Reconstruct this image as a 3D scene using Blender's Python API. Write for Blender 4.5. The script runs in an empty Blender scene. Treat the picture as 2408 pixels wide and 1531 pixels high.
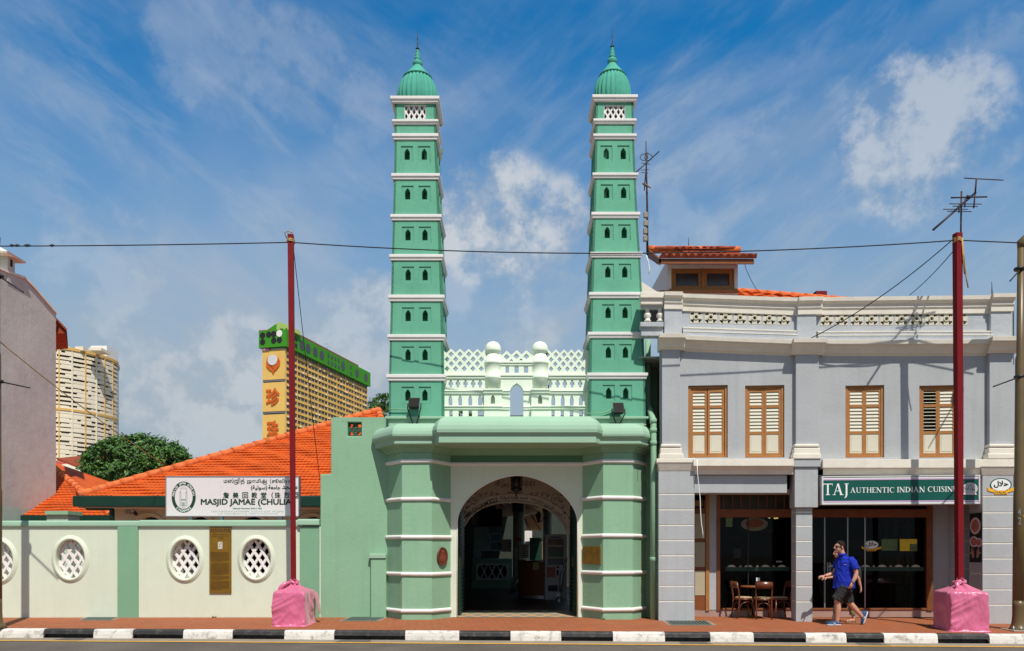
import bpy, bmesh, math, random
from mathutils import Vector, Matrix, noise as mnoise
from mathutils.geometry import tessellate_polygon
random.seed(7)
R = math.radians
sc = bpy.context.scene
COL = sc.collection
# ---------------------------------------------------------------- camera, sun, sky, exposure
F, CX, HY, EYE = 1872.0, 1203.5, 1295.0, 1.6      # measured focal length / principal point (in units of 1/2407 of the picture width)
cam = bpy.data.objects.new('camera', bpy.data.cameras.new('camera')); COL.objects.link(cam)
cam.location = (0, 0, EYE); cam.rotation_euler = (math.pi/2, 0, 0)
cam.data.sensor_width = 36; cam.data.lens = 36*F/2407; cam.data.shift_y = (HY-765.5)/2407
cam.data.clip_start = .1; cam.data.clip_end = 6000
sc.camera = cam
SUN_AZ, SUN_EL = 18.4, 57.0
sl = bpy.data.lights.new('sun', 'SUN'); sl.energy = 4.9; sl.angle = R(.5); sl.color = (1, .955, .87)
so = bpy.data.objects.new('sun', sl); COL.objects.link(so)
ce, se = math.cos(R(SUN_EL)), math.sin(R(SUN_EL))
so.rotation_euler = Vector((-math.sin(R(SUN_AZ))*ce, math.cos(R(SUN_AZ))*ce, -se)).to_track_quat('-Z', 'Y').to_euler()
sc.view_settings.view_transform = 'Standard'; sc.view_settings.look = 'None'
sc.view_settings.exposure = 0.0; sc.view_settings.gamma = 1
sc.cycles.max_bounces = 6; sc.cycles.diffuse_bounces = 3; sc.cycles.glossy_bounces = 3
sc.cycles.transparent_max_bounces = 8
try:
    sc.cycles.use_denoising = True
except Exception: pass

def P(dx, dy, Y): return Vector(((dx-CX)*Y/F, Y, EYE+(HY-dy)*Y/F))

W = bpy.data.worlds.new('World'); sc.world = W; W.use_nodes = True
nt = W.node_tree; N = nt.nodes; LK = nt.links
def wn(t, **k):
    n = N.new(t)
    for a, b in k.items(): setattr(n, a, b)
    return n
def wmath(op, a, b=None, c=None, clamp=False):
    n = wn('ShaderNodeMath', operation=op, use_clamp=clamp)
    for i, v in enumerate((a, b, c)):
        if v is None: continue
        if isinstance(v, (int, float)): n.inputs[i].default_value = v
        else: LK.new(v, n.inputs[i])
    return n.outputs[0]
def wmap(v, a, b, c, d, smooth=True):
    n = wn('ShaderNodeMapRange', interpolation_type='SMOOTHSTEP' if smooth else 'LINEAR')
    LK.new(v, n.inputs[0])
    for i, q in enumerate((a, b, c, d)): n.inputs[i+1].default_value = q
    return n.outputs[0]
def wmix(fac, A, B, mode='MIX'):
    n = wn('ShaderNodeMix', data_type='RGBA', blend_type=mode)
    for sock, v in ((n.inputs[0], fac), (n.inputs[6], A), (n.inputs[7], B)):
        if isinstance(v, (int, float)): sock.default_value = v
        elif isinstance(v, tuple): sock.default_value = (*v, 1)
        else: LK.new(v, sock)
    return n.outputs[2]
sky = wn('ShaderNodeTexSky', sky_type='NISHITA', sun_disc=False)
sky.sun_elevation = R(SUN_EL); sky.sun_rotation = R(180-SUN_AZ); sky.dust_density = .6; sky.ozone_density = 2.5
tc = wn('ShaderNodeTexCoord'); sep = wn('ShaderNodeSeparateXYZ'); LK.new(tc.outputs['Generated'], sep.inputs[0])
zc = wmath('MAXIMUM', sep.outputs[2], .01)
den = wmath('ADD', zc, .13)
px = wmath('DIVIDE', sep.outputs[0], den); py = wmath('DIVIDE', sep.outputs[1], den)
cmb = wn('ShaderNodeCombineXYZ'); LK.new(px, cmb.inputs[0]); LK.new(py, cmb.inputs[1])
def wnoise(scale, detail, rough, rot=0, stretch=(1, 1, 1), vec=None, dist=0):
    mp = wn('ShaderNodeMapping'); mp.inputs['Rotation'].default_value = (0, 0, R(rot)); mp.inputs['Scale'].default_value = stretch
    LK.new(vec if vec is not None else cmb.outputs[0], mp.inputs[0])
    n = wn('ShaderNodeTexNoise'); n.inputs['Scale'].default_value = scale; n.inputs['Detail'].default_value = detail
    n.inputs['Roughness'].default_value = rough; n.inputs['Distortion'].default_value = dist
    LK.new(mp.outputs[0], n.inputs['Vector']); return n.outputs['Fac']
tint = wmix(1.0, sky.outputs[0], wmix(wmap(sep.outputs[1], -.35, .45, 0, 1), (.86, .92, .98), (.02, 1.02, 1.52)), 'MULTIPLY')
haze_f = wmap(zc, .12, .57, .98, .0)
def wdiag(scale, deg, st, det=6, rough=.6, dist=.4):
    r1 = wn('ShaderNodeMapping', vector_type='POINT'); r1.inputs['Rotation'].default_value = (0, R(deg), 0); LK.new(tc.outputs['Generated'], r1.inputs[0])
    r2 = wn('ShaderNodeMapping', vector_type='POINT'); r2.inputs['Scale'].default_value = st; LK.new(r1.outputs[0], r2.inputs[0])
    n = wn('ShaderNodeTexNoise'); n.inputs['Scale'].default_value = scale; n.inputs['Detail'].default_value = det; n.inputs['Roughness'].default_value = rough; n.inputs['Distortion'].default_value = dist
    LK.new(r2.outputs[0], n.inputs['Vector']); return n.outputs['Fac']
side = wmap(sep.outputs[0], -.18, .12, 0, 1)
def lr(a, b): return wmath('ADD', wmath('MULTIPLY', a, wmath('SUBTRACT', 1, side)), wmath('MULTIPLY', b, side))
cir = wmap(lr(wdiag(2.6, -33, (1, 1, 2.6)), wdiag(2.4, 31, (1, 1, 3.6))), .46, .76, 0, .46)
cir2 = wmap(lr(wdiag(7, -26, (1, 1, 3.0), 6, .65), wdiag(7, 36, (1, 1, 4), 6, .65)), .46, .76, 0, .26)
soft = wmap(wdiag(2.0, 10, (1, 1, 1.6), 5, .55), .42, .74, 0, .30)
f = wmath('ADD', wmath('MULTIPLY', wmath('ADD', cir, cir2), wmap(zc, .60, .44, .35, 1)), wmath('MULTIPLY', soft, .8))
puff_n = wnoise(10, 8, .62, 0, (1, 1, 1), vec=tc.outputs['Generated'])
puff_n2 = wnoise(20, 6, .62, 0, (1, 1, 1), vec=tc.outputs['Generated'])
pn = wmath('ADD', wmath('MULTIPLY', wmath('SUBTRACT', wmath('ADD', wmath('MULTIPLY', puff_n, .68), wmath('MULTIPLY', puff_n2, .32)), .5), 1.9), .5)
pf = None
def blob(dx, dy, r, amt, thr=.0):
    global pf
    d = Vector(((dx-CX)/F, 1, (HY-dy)/F)).normalized()
    vm = wn('ShaderNodeVectorMath', operation='DOT_PRODUCT'); LK.new(tc.outputs['Generated'], vm.inputs[0]); vm.inputs[1].default_value = d
    ang = r/F*(1-.35*((HY-dy)/F)**2)
    e = wmap(vm.outputs['Value'], math.cos(ang*1.5), 1.0, 0, 1)
    v = wmath('MULTIPLY', wmap(wmath('ADD', pn, wmath('MULTIPLY', wmath('POWER', e, .7), .40)), .50+thr, 1.0+thr, 0, 1), wmath('MULTIPLY', wmap(e, .02, .5, 0, 1), amt))
    pf = v if pf is None else wmath('MAXIMUM', pf, v)
for b in ((1165, 525, 130, .80, .03), (1240, 570, 130, .6, .03), (1325, 575, 120, .72, .03), (1235, 630, 170, .30, -.02), (2160, 320, 150, .62, .03), (2085, 345, 95, .5, .03), (2240, 360, 110, .3), (880, 700, 60, .5), (560, 900, 130, .52),
          (440, 955, 120, .46), (500, 110, 120, .20, -.06), (690, 160, 100, .18, -.06), (850, 265, 80, .16, -.04), (820, 800, 110, .40), (350, 840, 100, .30), (250, 640, 120, .22, -.04), (1500, 620, 160, .2, -.04)):
    blob(*b)
band = None
def streak(a, b, w, amt):
    """a soft band of high cloud lying along the great circle through two directions"""
    global pf
    A = Vector(((a[0]-CX)/F, 1, (HY-a[1])/F)); B = Vector(((b[0]-CX)/F, 1, (HY-b[1])/F))
    n = A.cross(B).normalized()
    vm = wn('ShaderNodeVectorMath', operation='DOT_PRODUCT'); LK.new(tc.outputs['Generated'], vm.inputs[0]); vm.inputs[1].default_value = n
    wob = wmath('MULTIPLY', wmath('SUBTRACT', puff_n, .5), .10)
    e = wmap(wmath('ABSOLUTE', wmath('ADD', vm.outputs['Value'], wob)), w/F, 0, 0, 1)
    m = ((A+B)/2).normalized(); h = A.normalized().angle(m)
    v2 = wn('ShaderNodeVectorMath', operation='DOT_PRODUCT'); LK.new(tc.outputs['Generated'], v2.inputs[0]); v2.inputs[1].default_value = m
    e2 = wmap(v2.outputs['Value'], math.cos(h*1.3), math.cos(h*.5), 0, 1)
    v = wmath('MULTIPLY', wmath('MULTIPLY', e, e2), wmath('MULTIPLY', wmap(cir, 0, .5, .45, 1), amt))
    pf = wmath('MAXIMUM', pf, v)
streak((1480, 460), (2480, 40), 75, .50)
streak((1500, 330), (2350, -40), 45, .22)
streak((1580, 560), (2420, 150), 55, .28)
streak((330, -40), (820, 300), 70, .46)
streak((-60, 120), (460, 460), 70, .22)
streak((560, 560), (1100, 250), 110, .25)
cl_col = wmix(wmap(zc, .05, .5, 0, 1), (.47, .50, .545), (.56, .63, .72))
haze_col = (.355, .45, .53)
base = wmix(wmath('MULTIPLY', haze_f, 1.0), tint, wmix(1.0, (1, 1, 1), tuple(v*10 for v in haze_col), 'MULTIPLY'))
tot = wmath('MINIMUM', f, .8)
c1 = wmix(tot, base, wmix(1.0, cl_col, (8.6, 8.6, 8.6), 'MULTIPLY'))
bright = wmix(wmap(pn, .35, .62, 0, 1), (4.3, 4.75, 5.25), (6.6, 6.75, 6.9))
c2 = wmix(pf, c1, bright)
LK.new(c2, N['Background'].inputs[0]); N['Background'].inputs[1].default_value = .1

# ---------------------------------------------------------------- helpers: materials
def mat(name, col, rough=.85, var=.10, ns=2.0, bump=.12, bs=35, spec=.3, stain=0.0, stain_col=(.2, .19, .17), metal=0, streak=0.0, sheen=0, coords='Object'):
    m = bpy.data.materials.new(name); m.use_nodes = True
    t = m.node_tree; n = t.nodes; l = t.links; b = n['Principled BSDF']
    b.inputs['Roughness'].default_value = rough; b.inputs['Metallic'].default_value = metal
    b.inputs['Specular IOR Level'].default_value = spec
    if sheen: b.inputs['Sheen Weight'].default_value = sheen
    c = n.new('ShaderNodeTexCoord'); co = c.outputs[coords]
    def noise(scale, det=5, stretch=None, rough_=.55):
        x = n.new('ShaderNodeTexNoise'); x.inputs['Scale'].default_value = scale; x.inputs['Detail'].default_value = det; x.inputs['Roughness'].default_value = rough_
        if stretch:
            mp = n.new('ShaderNodeMapping'); mp.inputs['Scale'].default_value = stretch; l.new(co, mp.inputs[0]); l.new(mp.outputs[0], x.inputs['Vector'])
        else: l.new(co, x.inputs['Vector'])
        return x.outputs['Fac']
    def rng(v, a, b_, c_, d):
        r = n.new('ShaderNodeMapRange'); l.new(v, r.inputs[0])
        for i, q in enumerate((a, b_, c_, d)): r.inputs[i+1].default_value = q
        return r.outputs[0]
    def mix(fac, A, B, mode='MIX'):
        x = n.new('ShaderNodeMix'); x.data_type = 'RGBA'; x.blend_type = mode
        for s, v in ((x.inputs[0], fac), (x.inputs[6], A), (x.inputs[7], B)):
            if isinstance(v, (int, float)): s.default_value = v
            elif isinstance(v, tuple): s.default_value = (*v, 1)
            else: l.new(v, s)
        return x.outputs[2]
    cur = mix(rng(noise(ns, 6), .3, .7, 0, 1), tuple(min(1, x*(1-var)) for x in col), tuple(min(1, x*(1+var)) for x in col)) if var else col
    if streak: cur = mix(rng(noise(1.0, 5, (7, 7, .35)), .5, .75, 0, streak), cur, stain_col)
    if stain: cur = mix(rng(noise(ns*2.3, 8, None, .7), .50, .70, 0, stain), cur, stain_col)
    if isinstance(cur, tuple): b.inputs['Base Color'].default_value = (*cur, 1)
    else: l.new(cur, b.inputs['Base Color'])
    if bump:
        bn = n.new('ShaderNodeBump'); bn.inputs['Strength'].default_value = bump; bn.inputs['Distance'].default_value = .02
        l.new(noise(bs, 5), bn.inputs['Height']); l.new(bn.outputs[0], b.inputs['Normal'])
    m['_'] = 1
    return m
def emis(name, col, s):
    m = bpy.data.materials.new(name); m.use_nodes = True; b = m.node_tree.nodes['Principled BSDF']
    b.inputs['Base Color'].default_value = (*col, 1); b.inputs['Emission Color'].default_value = (*col, 1); b.inputs['Emission Strength'].default_value = s
    return m
def glass(name, col, fac=.12, rough=.03):
    """thin pane: mostly see-through with mirror-like sheen"""
    m = bpy.data.materials.new(name); m.use_nodes = True; t = m.node_tree; n = t.nodes; l = t.links
    n.remove(n['Principled BSDF']); tr = n.new('ShaderNodeBsdfTransparent'); tr.inputs[0].default_value = (*col, 1)
    g = n.new('ShaderNodeBsdfGlossy'); g.inputs['Roughness'].default_value = rough
    fr = n.new('ShaderNodeFresnel'); fr.inputs[0].default_value = 1.22
    mx = n.new('ShaderNodeMixShader'); l.new(fr.outputs[0], mx.inputs[0]); l.new(tr.outputs[0], mx.inputs[1]); l.new(g.outputs[0], mx.inputs[2])
    l.new(mx.outputs[0], n['Material Output'].inputs[0]); return m

PALE = mat('pale_mint_paint', (.635, .685, .545), .9, .045, .7, .16, 20, .2, .16, (.50, .52, .40), streak=.16)
GREEN = mat('sage_green_paint', (.245, .425, .275), .85, .07, .8, .22, 16, .25, .25, (.17, .33, .21), streak=.25)
GREENP = mat('pilaster_green_paint', (.195, .37, .24), .85, .05, 1.1, .16, 22, .25, .12, (.14, .28, .18), streak=.15)
GREEN2 = mat('minaret_green_paint', (.125, .38, .25), .85, .11, .9, .2, 18, .25, .25, (.075, .29, .18), streak=.35)
DOMEG = mat('dome_green_paint', (.07, .345, .25), .8, .10, 3, .12, 30, .3, .25, (.03, .20, .14), streak=.2)
HOODG = mat('hood_green_paint', (.31, .475, .345), .85, .04, 1.2, .14, 20, .25, .08, (.16, .40, .27), streak=.08)
WHITE = mat('white_paint', (.76, .73, .70), .8, .05, 2, .08, 30, .3, .10, (.5, .46, .42))
MINTW = mat('mint_white_paint', (.74, .82, .68), .85, .04, 1.5, .10, 30, .2, .06, (.5, .6, .45))
GREYB = mat('blue_grey_paint', (.41, .425, .435), .9, .06, .8, .22, 16, .2, .25, (.31, .31, .31), streak=.32)
GREYT = mat('parapet_grey_render', (.43, .455, .48), .92, .08, 2.5, .5, 9, .2, .25, (.46, .45, .42), streak=.2)
CREAMW = mat('cream_white_trim', (.75, .70, .60), .88, .05, 2, .2, 18, .2, .16, (.45, .41, .33), streak=.14)
CREAM = mat('cream_paint', (.62, .58, .46), .7, .05, 2, .05, 30, .3)
BROWN = mat('orange_brown_wood', (.36, .155, .045), .6, .12, 6, .06, 60, .35)
DBROWN = mat('dark_brown_wood', (.20, .062, .018), .55, .15, 5, .06, 60, .35)
BLACK = mat('black_metal', (.015, .014, .014), .5, .1, 5, .03, 60, .4)
DARK = mat('dark_interior', (.010, .009, .009), .9, 0, 1, 0)
DGREEN = mat('dark_green_paint', (.005, .036, .022), .45, .1, 3, .04, 50, .4)
TGREEN = mat('teal_sign_face', (.004, .085, .065), .35, .04, 2, 0, 10, .4)
LGREEN = mat('vent_green', (.02, .09, .05), .7, .1, 5, .05, 40)
STEEL = mat('grey_steel', (.34, .34, .35), .4, .05, 4, .02, 40, .5, metal=.6)
SIGNW = mat('sign_white', (.72, .66, .66), .45, .02, 2, 0, 10, .4)
INK = mat('sign_ink', (.012, .045, .028), .6, 0, 1, 0)
INKB = mat('black_ink', (.015, .014, .013), .6, 0, 1, 0)
INKW = mat('white_ink', (.78, .80, .77), .6, 0, 1, 0)
INKL = mat('pale_green_ink', (.30, .46, .36), .6, 0, 1, 0)
PINKL = mat('lilac_ink', (.62, .42, .62), .5, 0, 1, 0)
GOLDP = mat('bronze_plaque', (.25, .135, .012), .42, .22, 3, .05, 40, .5, .35, (.13, .062, .008), metal=.35)
GOLDB = mat('brass_plaque', (.24, .135, .02), .5, .3, 6, .05, 40, .5, .5, (.10, .05, .012), metal=.4)
COPPER = mat('copper_red_plaque', (.13, .032, .015), .5, .2, 8, .1, 40, .4)
ORANGE = mat('orange_roof_tile', (.52, .085, .010), .8, .22, 1.4, .1, 30, .2, .30, (.42, .085, .02))
ORANGED = mat('weathered_red_tile', (.27, .058, .026), .85, .3, 6, .15, 30, .2, .4, (.16, .04, .02))
RIDGE = mat('roof_ridge_tile', (.66, .15, .04), .85, .3, 4, .15, 30, .2, .35, (.52, .30, .20))
GABLE = mat('grey_mauve_render', (.55, .54, .485), .95, .10, .35, .55, 3.5, .15, .35, (.34, .30, .31), streak=.15)
GABLEL = mat('pale_green_render', (.42, .55, .45), .95, .08, .6, .3, 5, .15, .2, (.36, .44, .38))
MAROON = mat('maroon_pole_paint', (.17, .005, .009), .65, .12, 4, .05, 40, .2, .3, (.16, .006, .009), streak=.2)
PINK = mat('pink_satin', (.60, .125, .24), .34, .05, 2, .38, 3.0, .7, sheen=.25)
LAMP = mat('olive_brown_pole', (.125, .085, .032), .38, .12, 3, .03, 40, .5, .2, (.09, .06, .025), streak=.25)
CONC = mat('weathered_concrete', (.33, .29, .235), .95, .14, 3, .3, 30, .2, .35, (.2, .18, .15))
WIRE = mat('dark_cable', (.02, .02, .024), .7, 0, 1, 0)
RUST = mat('rusty_aerial_tube', (.055, .030, .030), .7, .4, 12, .05, 60)
TANW = mat('tan_rope', (.42, .27, .10), .9, .2, 20, .1, 80)
YEL = mat('mustard_facade', (.74, .47, .13), .9, .07, .08, 0, 1, .2, .2, (.62, .38, .1))
GRN = mat('green_cladding', (.045, .26, .012), .8, .08, .1, 0, 1, .3, .2, (.03, .2, .01))
GRNL = mat('lime_cladding', (.36, .48, .13), .8, .06, .1, 0, 1, .3)
ORLOGO = mat('orange_logo', (.60, .105, .012), .6, .06, .3, 0)
WBAND = mat('tinted_window_band', (.055, .05, .046), .35, .8, .55, 0, 1, .4, .55, (.30, .27, .21))
WBAND2 = mat('apartment_window_band', (.060, .056, .052), .4, .75, .14, 0, 1, .4, .6, (.36, .33, .26))
CREAMT = mat('tower_cream_panel', (.76, .68, .53), .9, .06, .08, 0, 1, .2)
OCHRE = mat('tower_ochre_fin', (.66, .40, .12), .9, .05, .1, 0)
LEAF = mat('leaf_dark', (.040, .105, .022), .55, .35, 1.2, 0, 1, .35)
LEAF2 = mat('leaf_light', (.085, .175, .030), .55, .3, 1.2, 0, 1, .35)
BARK = mat('bark', (.11, .08, .055), .95, .3, 8, .6, 20)
RED = mat('red_painted_wall', (.50, .11, .09), .85, .1, .8, .05, 10, .2, .3, (.6, .3, .22))
TILEW = mat('glazed_wall_tile', (.50, .43, .35), .35, .05, 3, .02, 20, .5)
SKIRT = mat('pinkish_skirting_tile', (.36, .24, .20), .5, .08, 4, .02, 30)
STEELP = mat('galvanised_post', (.30, .36, .38), .6, .1, 4, .02)
VENDW = mat('vending_white', (.62, .60, .60), .4, .03, 2, 0)
YSTICK = mat('yellow_sticker', (.70, .52, .03), .6, .15, 20, 0)
GSTICK = mat('green_poster', (.10, .16, .06), .6, .3, 15, 0)
GOLDR = mat('gold_ribbon', (.85, .42, .03), .5, .15, 15, 0)
FOOD = mat('food_print', (.48, .14, .10), .5, .7, 25, 0, 1, .3, .6, (.68, .40, .26))
PLATE = mat('plate_print', (.72, .58, .60), .4, .03, 5, 0)
GLASS = glass('shop_glass', (.55, .58, .57))
GLASSD = mat('dark_attic_glass', (.05, .045, .045), .25, .3, 5, .02, 30, .5)
CANVAS = mat('cream_canopy', (.52, .44, .24), .8, .1, 2, .02)
FLOORIN = None

# ---------------------------------------------------------------- helpers: geometry
class MB:
    def __init__(s): s.v = []; s.f = []; s.m = []; s.sm = []
    def add(s, vs, fs, mi=0, smooth=False):
        o = len(s.v); s.v += [Vector(v) for v in vs]
        for f_ in fs: s.f.append([o+i for i in f_]); s.m.append(mi); s.sm.append(smooth)
        return s
    def hexa(s, b, t, mi=0):
        return s.add(list(b)+list(t), [(3, 2, 1, 0), (4, 5, 6, 7), (0, 1, 5, 4), (1, 2, 6, 5), (2, 3, 7, 6), (3, 0, 4, 7)], mi)
    def box(s, x0, x1, y0, y1, z0, z1, mi=0):
        return s.hexa([(x0, y0, z0), (x1, y0, z0), (x1, y1, z0), (x0, y1, z0)], [(x0, y0, z1), (x1, y0, z1), (x1, y1, z1), (x0, y1, z1)], mi)
    def prism(s, loop, d, mi=0, smooth=False):
        n = len(loop); loop = [Vector(p) for p in loop]; d = Vector(d)
        s.add(loop+[p+d for p in loop], [list(range(n)), [n+i for i in range(n)][::-1]], mi)
        o = len(s.v)-2*n
        for i in range(n):
            j = (i+1) % n
            s.f.append([o+i, o+j, o+n+j, o+n+i]); s.m.append(mi); s.sm.append(smooth)
        return s
    def plate(s, outer, holes, fmap, w0, w1, mi=0, mr=None):
        """flat slab with holes: fmap(u, v, w) -> point; front at w0, back at w1; mr = material of the reveals"""
        if mr is None: mr = mi
        loops = [outer]+list(holes); fl = [p for L in loops for p in L]
        tri = tessellate_polygon([[Vector((p[0], p[1], 0)) for p in L] for L in loops])
        n = len(fl)
        vs = [fmap(p[0], p[1], w0) for p in fl]+[fmap(p[0], p[1], w1) for p in fl]
        s.add(vs, [list(t) for t in tri]+[[n+i for i in t][::-1] for t in tri], mi)
        o = len(s.v)-2*n; k = 0
        for L in loops:
            for i in range(len(L)):
                j = (i+1) % len(L)
                s.f.append([o+k+i, o+k+j, o+n+k+j, o+n+k+i]); s.m.append(mr); s.sm.append(False)
            k += len(L)
        return s
    def tube(s, pts, r, n=8, mi=0, smooth=True, flat=(1, 1)):
        pts = [Vector(p) for p in pts]; rs = r if isinstance(r, (list, tuple)) else [r]*len(pts)
        rings = []; prev = None
        for i, p in enumerate(pts):
            d = (pts[min(i+1, len(pts)-1)]-pts[max(i-1, 0)]).normalized()
            if prev is None:
                a = d.cross(Vector((0, 1, 0))) if abs(d.y) < .9 else d.cross(Vector((1, 0, 0)))
            else: a = prev-d*prev.dot(d)
            a.normalize(); prev = a; b = d.cross(a)
            rr = rs[i] if isinstance(rs[i], (tuple, list)) else (rs[i]*flat[0], rs[i]*flat[1])
            rings.append([p+a*(math.cos(2*math.pi*k/n)*rr[0])+b*(math.sin(2*math.pi*k/n)*rr[1]) for k in range(n)])
        return s.loft(rings, mi, smooth)
    def loft(s, rings, mi=0, smooth=True, caps=True):
        n = len(rings[0]); o = len(s.v)
        s.v += [Vector(p) for r_ in rings for p in r_]
        for i in range(len(rings)-1):
            for k in range(n):
                j = (k+1) % n
                s.f.append([o+i*n+k, o+i*n+j, o+(i+1)*n+j, o+(i+1)*n+k]); s.m.append(mi); s.sm.append(smooth)
        if caps:
            s.f.append([o+k for k in range(n)][::-1]); s.m.append(mi); s.sm.append(False)
            s.f.append([o+(len(rings)-1)*n+k for k in range(n)]); s.m.append(mi); s.sm.append(False)
        return s
    def lathe(s, prof, c, n=24, mi=0, smooth=True, rip=None, sq=(1, 1)):
        c = Vector(c); rings = []
        for r, z in prof:
            rings.append([c+Vector((r*sq[0]*math.cos(2*math.pi*k/n)*(rip(k, r) if rip else 1), r*sq[1]*math.sin(2*math.pi*k/n)*(rip(k, r) if rip else 1), z)) for k in range(n)])
        return s.loft(rings, mi, smooth)
    def ball(s, c, rx, ry, rz, n=14, mi=0):
        return s.loft([[Vector(c)+Vector((rx*math.sin(a)*math.cos(2*math.pi*k/n), ry*math.sin(a)*math.sin(2*math.pi*k/n), -rz*math.cos(a))) for k in range(n)] for a in [math.pi*(i+.02)/(8+.04) for i in range(9)]], mi)
    def sweep(s, path, prof, mi=0, smooth=False, closed=False, cap=True, zf=None):
        """profile [(outward offset, z)] carried along a plan polyline with mitred corners; outward = left of travel turned right"""
        pth = [Vector((p[0], p[1])) for p in path]; n = len(pth); L = []
        for i in range(n):
            d0 = (pth[i]-pth[i-1]).normalized() if i > 0 else None
            d1 = (pth[i+1]-pth[i]).normalized() if i < n-1 else None
            if d0 is None: d0 = d1
            if d1 is None: d1 = d0
            n0 = Vector((d0.y, -d0.x)); n1 = Vector((d1.y, -d1.x)); b = n0+n1
            b = b/max(.25, b.length_squared)*2 if b.length > 1e-6 else n0
            L.append((pth[i], b))
        o = len(s.v); m = len(prof)
        for i, (p, b) in enumerate(L):
            for off, z in prof: s.v.append(Vector((p.x+b.x*off, p.y+b.y*off, z+(zf(i) if zf else 0))))
        mm = m if closed else m-1
        for i in range(n-1):
            for k in range(mm):
                j = (k+1) % m
                s.f.append([o+i*m+k, o+(i+1)*m+k, o+(i+1)*m+j, o+i*m+j]); s.m.append(mi); s.sm.append(smooth)
        if cap:
            s.f.append([o+k for k in range(m)]); s.m.append(mi); s.sm.append(False)
            s.f.append([o+(n-1)*m+k for k in range(m)][::-1]); s.m.append(mi); s.sm.append(False)
        return s
    def build(s, name, mats, parent=None, local=False, bevel=0, seg=2, recalc=True):
        if not isinstance(mats, (list, tuple)): mats = [mats]
        org = Vector((0, 0, 0))
        if not local:
            q = parent
            while q is not None: org += q.location; q = q.parent
        me = bpy.data.meshes.new(name)
        me.from_pydata([tuple(v-org) for v in s.v], [], s.f); me.update()
        for m in mats: me.materials.append(m)
        me.polygons.foreach_set('material_index', s.m); me.polygons.foreach_set('use_smooth', s.sm)
        if recalc:
            b = bmesh.new(); b.from_mesh(me); bmesh.ops.recalc_face_normals(b, faces=b.faces); b.to_mesh(me); b.free()
        o = bpy.data.objects.new(name, me); COL.objects.link(o)
        if parent is not None: o.parent = parent
        if bevel:
            w = o.modifiers.new('bevel', 'BEVEL'); w.width = bevel; w.segments = seg; w.limit_method = 'ANGLE'; w.angle_limit = R(35)
        return o
def thing(name, label, cat, loc=(0, 0, 0), group=None, rz=0):
    o = bpy.data.objects.new(name, None); COL.objects.link(o); o.location = loc; o.rotation_euler = (0, 0, rz); o.empty_display_size = .2
    return tag(o, label, cat, group)
def tag(o, label=None, cat=None, group=None, kind=None):
    for k, v in (('label', label), ('category', cat), ('group', group), ('kind', kind)):
        if v: o[k] = v
    return o
def struct(o): o['kind'] = 'structure'; return o
def copy_tree(o, parent=None):
    c = o.copy(); COL.objects.link(c); c.parent = parent
    for ch in list(o.children): copy_tree(ch, c)
    return c
def ell(cx, cy, rx, ry, n=32, a0=0): return [(cx+rx*math.cos(a0+2*math.pi*k/n), cy+ry*math.sin(a0+2*math.pi*k/n)) for k in range(n)]
def rect(u0, u1, v0, v1): return [(u0, v0), (u1, v0), (u1, v1), (u0, v1)]
def arch_loop(u0, u1, v0, vs, vc, n=14, e=2.0, flip=False):
    """opening from v0 to springing vs to crown vc (superellipse exponent e; e<0: pointed)"""
    c = (u0+u1)/2; h = (u1-u0)/2; L = [(u0, v0), (u0, vs)]
    for k in range(1, 2*n):
        t = k/(2*n)
        if e > 0:
            a = math.pi*(1-t); x = math.cos(a); y = math.sin(a)
            x = math.copysign(abs(x)**(2/e), x); y = abs(y)**(2/e)
        else:
            x = -1+2*t; y = (1-abs(x)**1.6)**.85*.72+(1-abs(x))*.28
        L.append((c+h*x, vs+(vc-vs)*y))
    return L+[(u1, vs), (u1, v0)]
_tc = {}
def text_faces(s, bold=0.0, res=3):
    key = (s, bold, res)
    if key in _tc: return _tc[key]
    c = bpy.data.curves.new('t', 'FONT'); c.body = s; c.size = 1; c.resolution_u = res; c.offset = bold
    o = bpy.data.objects.new('t', c); COL.objects.link(o)
    dg = bpy.context.evaluated_depsgraph_get(); me = bpy.data.meshes.new_from_object(o.evaluated_get(dg))
    vs = [v.co.copy() for v in me.vertices]; fs = [list(p.vertices) for p in me.polygons]
    bpy.data.objects.remove(o); bpy.data.meshes.remove(me); bpy.data.curves.remove(c)
    xs = [v.x for v in vs] or [0]; ys = [v.y for v in vs] or [0]
    _tc[key] = (vs, fs, min(xs), max(xs), min(ys), max(ys)); return _tc[key]
def put_text(mb, s, fmap, u0, u1, v0, v1, mi=0, bold=0.0, w=0.0):
    """fit the text's ink box into u0..u1, v0..v1 (None for u1 keeps the aspect)"""
    vs, fs, a, b, c, d = text_faces(s, bold)
    if not vs: return
    ky = (v1-v0)/max(1e-6, d-c); kx = (u1-u0)/max(1e-6, b-a) if u1 is not None else ky
    mb.add([fmap(u0+(v.x-a)*kx, v0+(v.y-c)*ky, w) for v in vs], fs, mi)
def put_bold(mb, s, fmap, u0, u1, v0, v1, d, mi=0, w=0.0):
    for i, (a, b) in enumerate(((0, 0), (d, 0), (-d, 0), (0, d), (0, -d), (d*.7, d*.7), (-d*.7, -d*.7), (d*.7, -d*.7), (-d*.7, d*.7))): put_text(mb, s, fmap, u0+a, u1+a, v0+b, v1+b, mi, 0, w+.00012*i)
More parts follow.
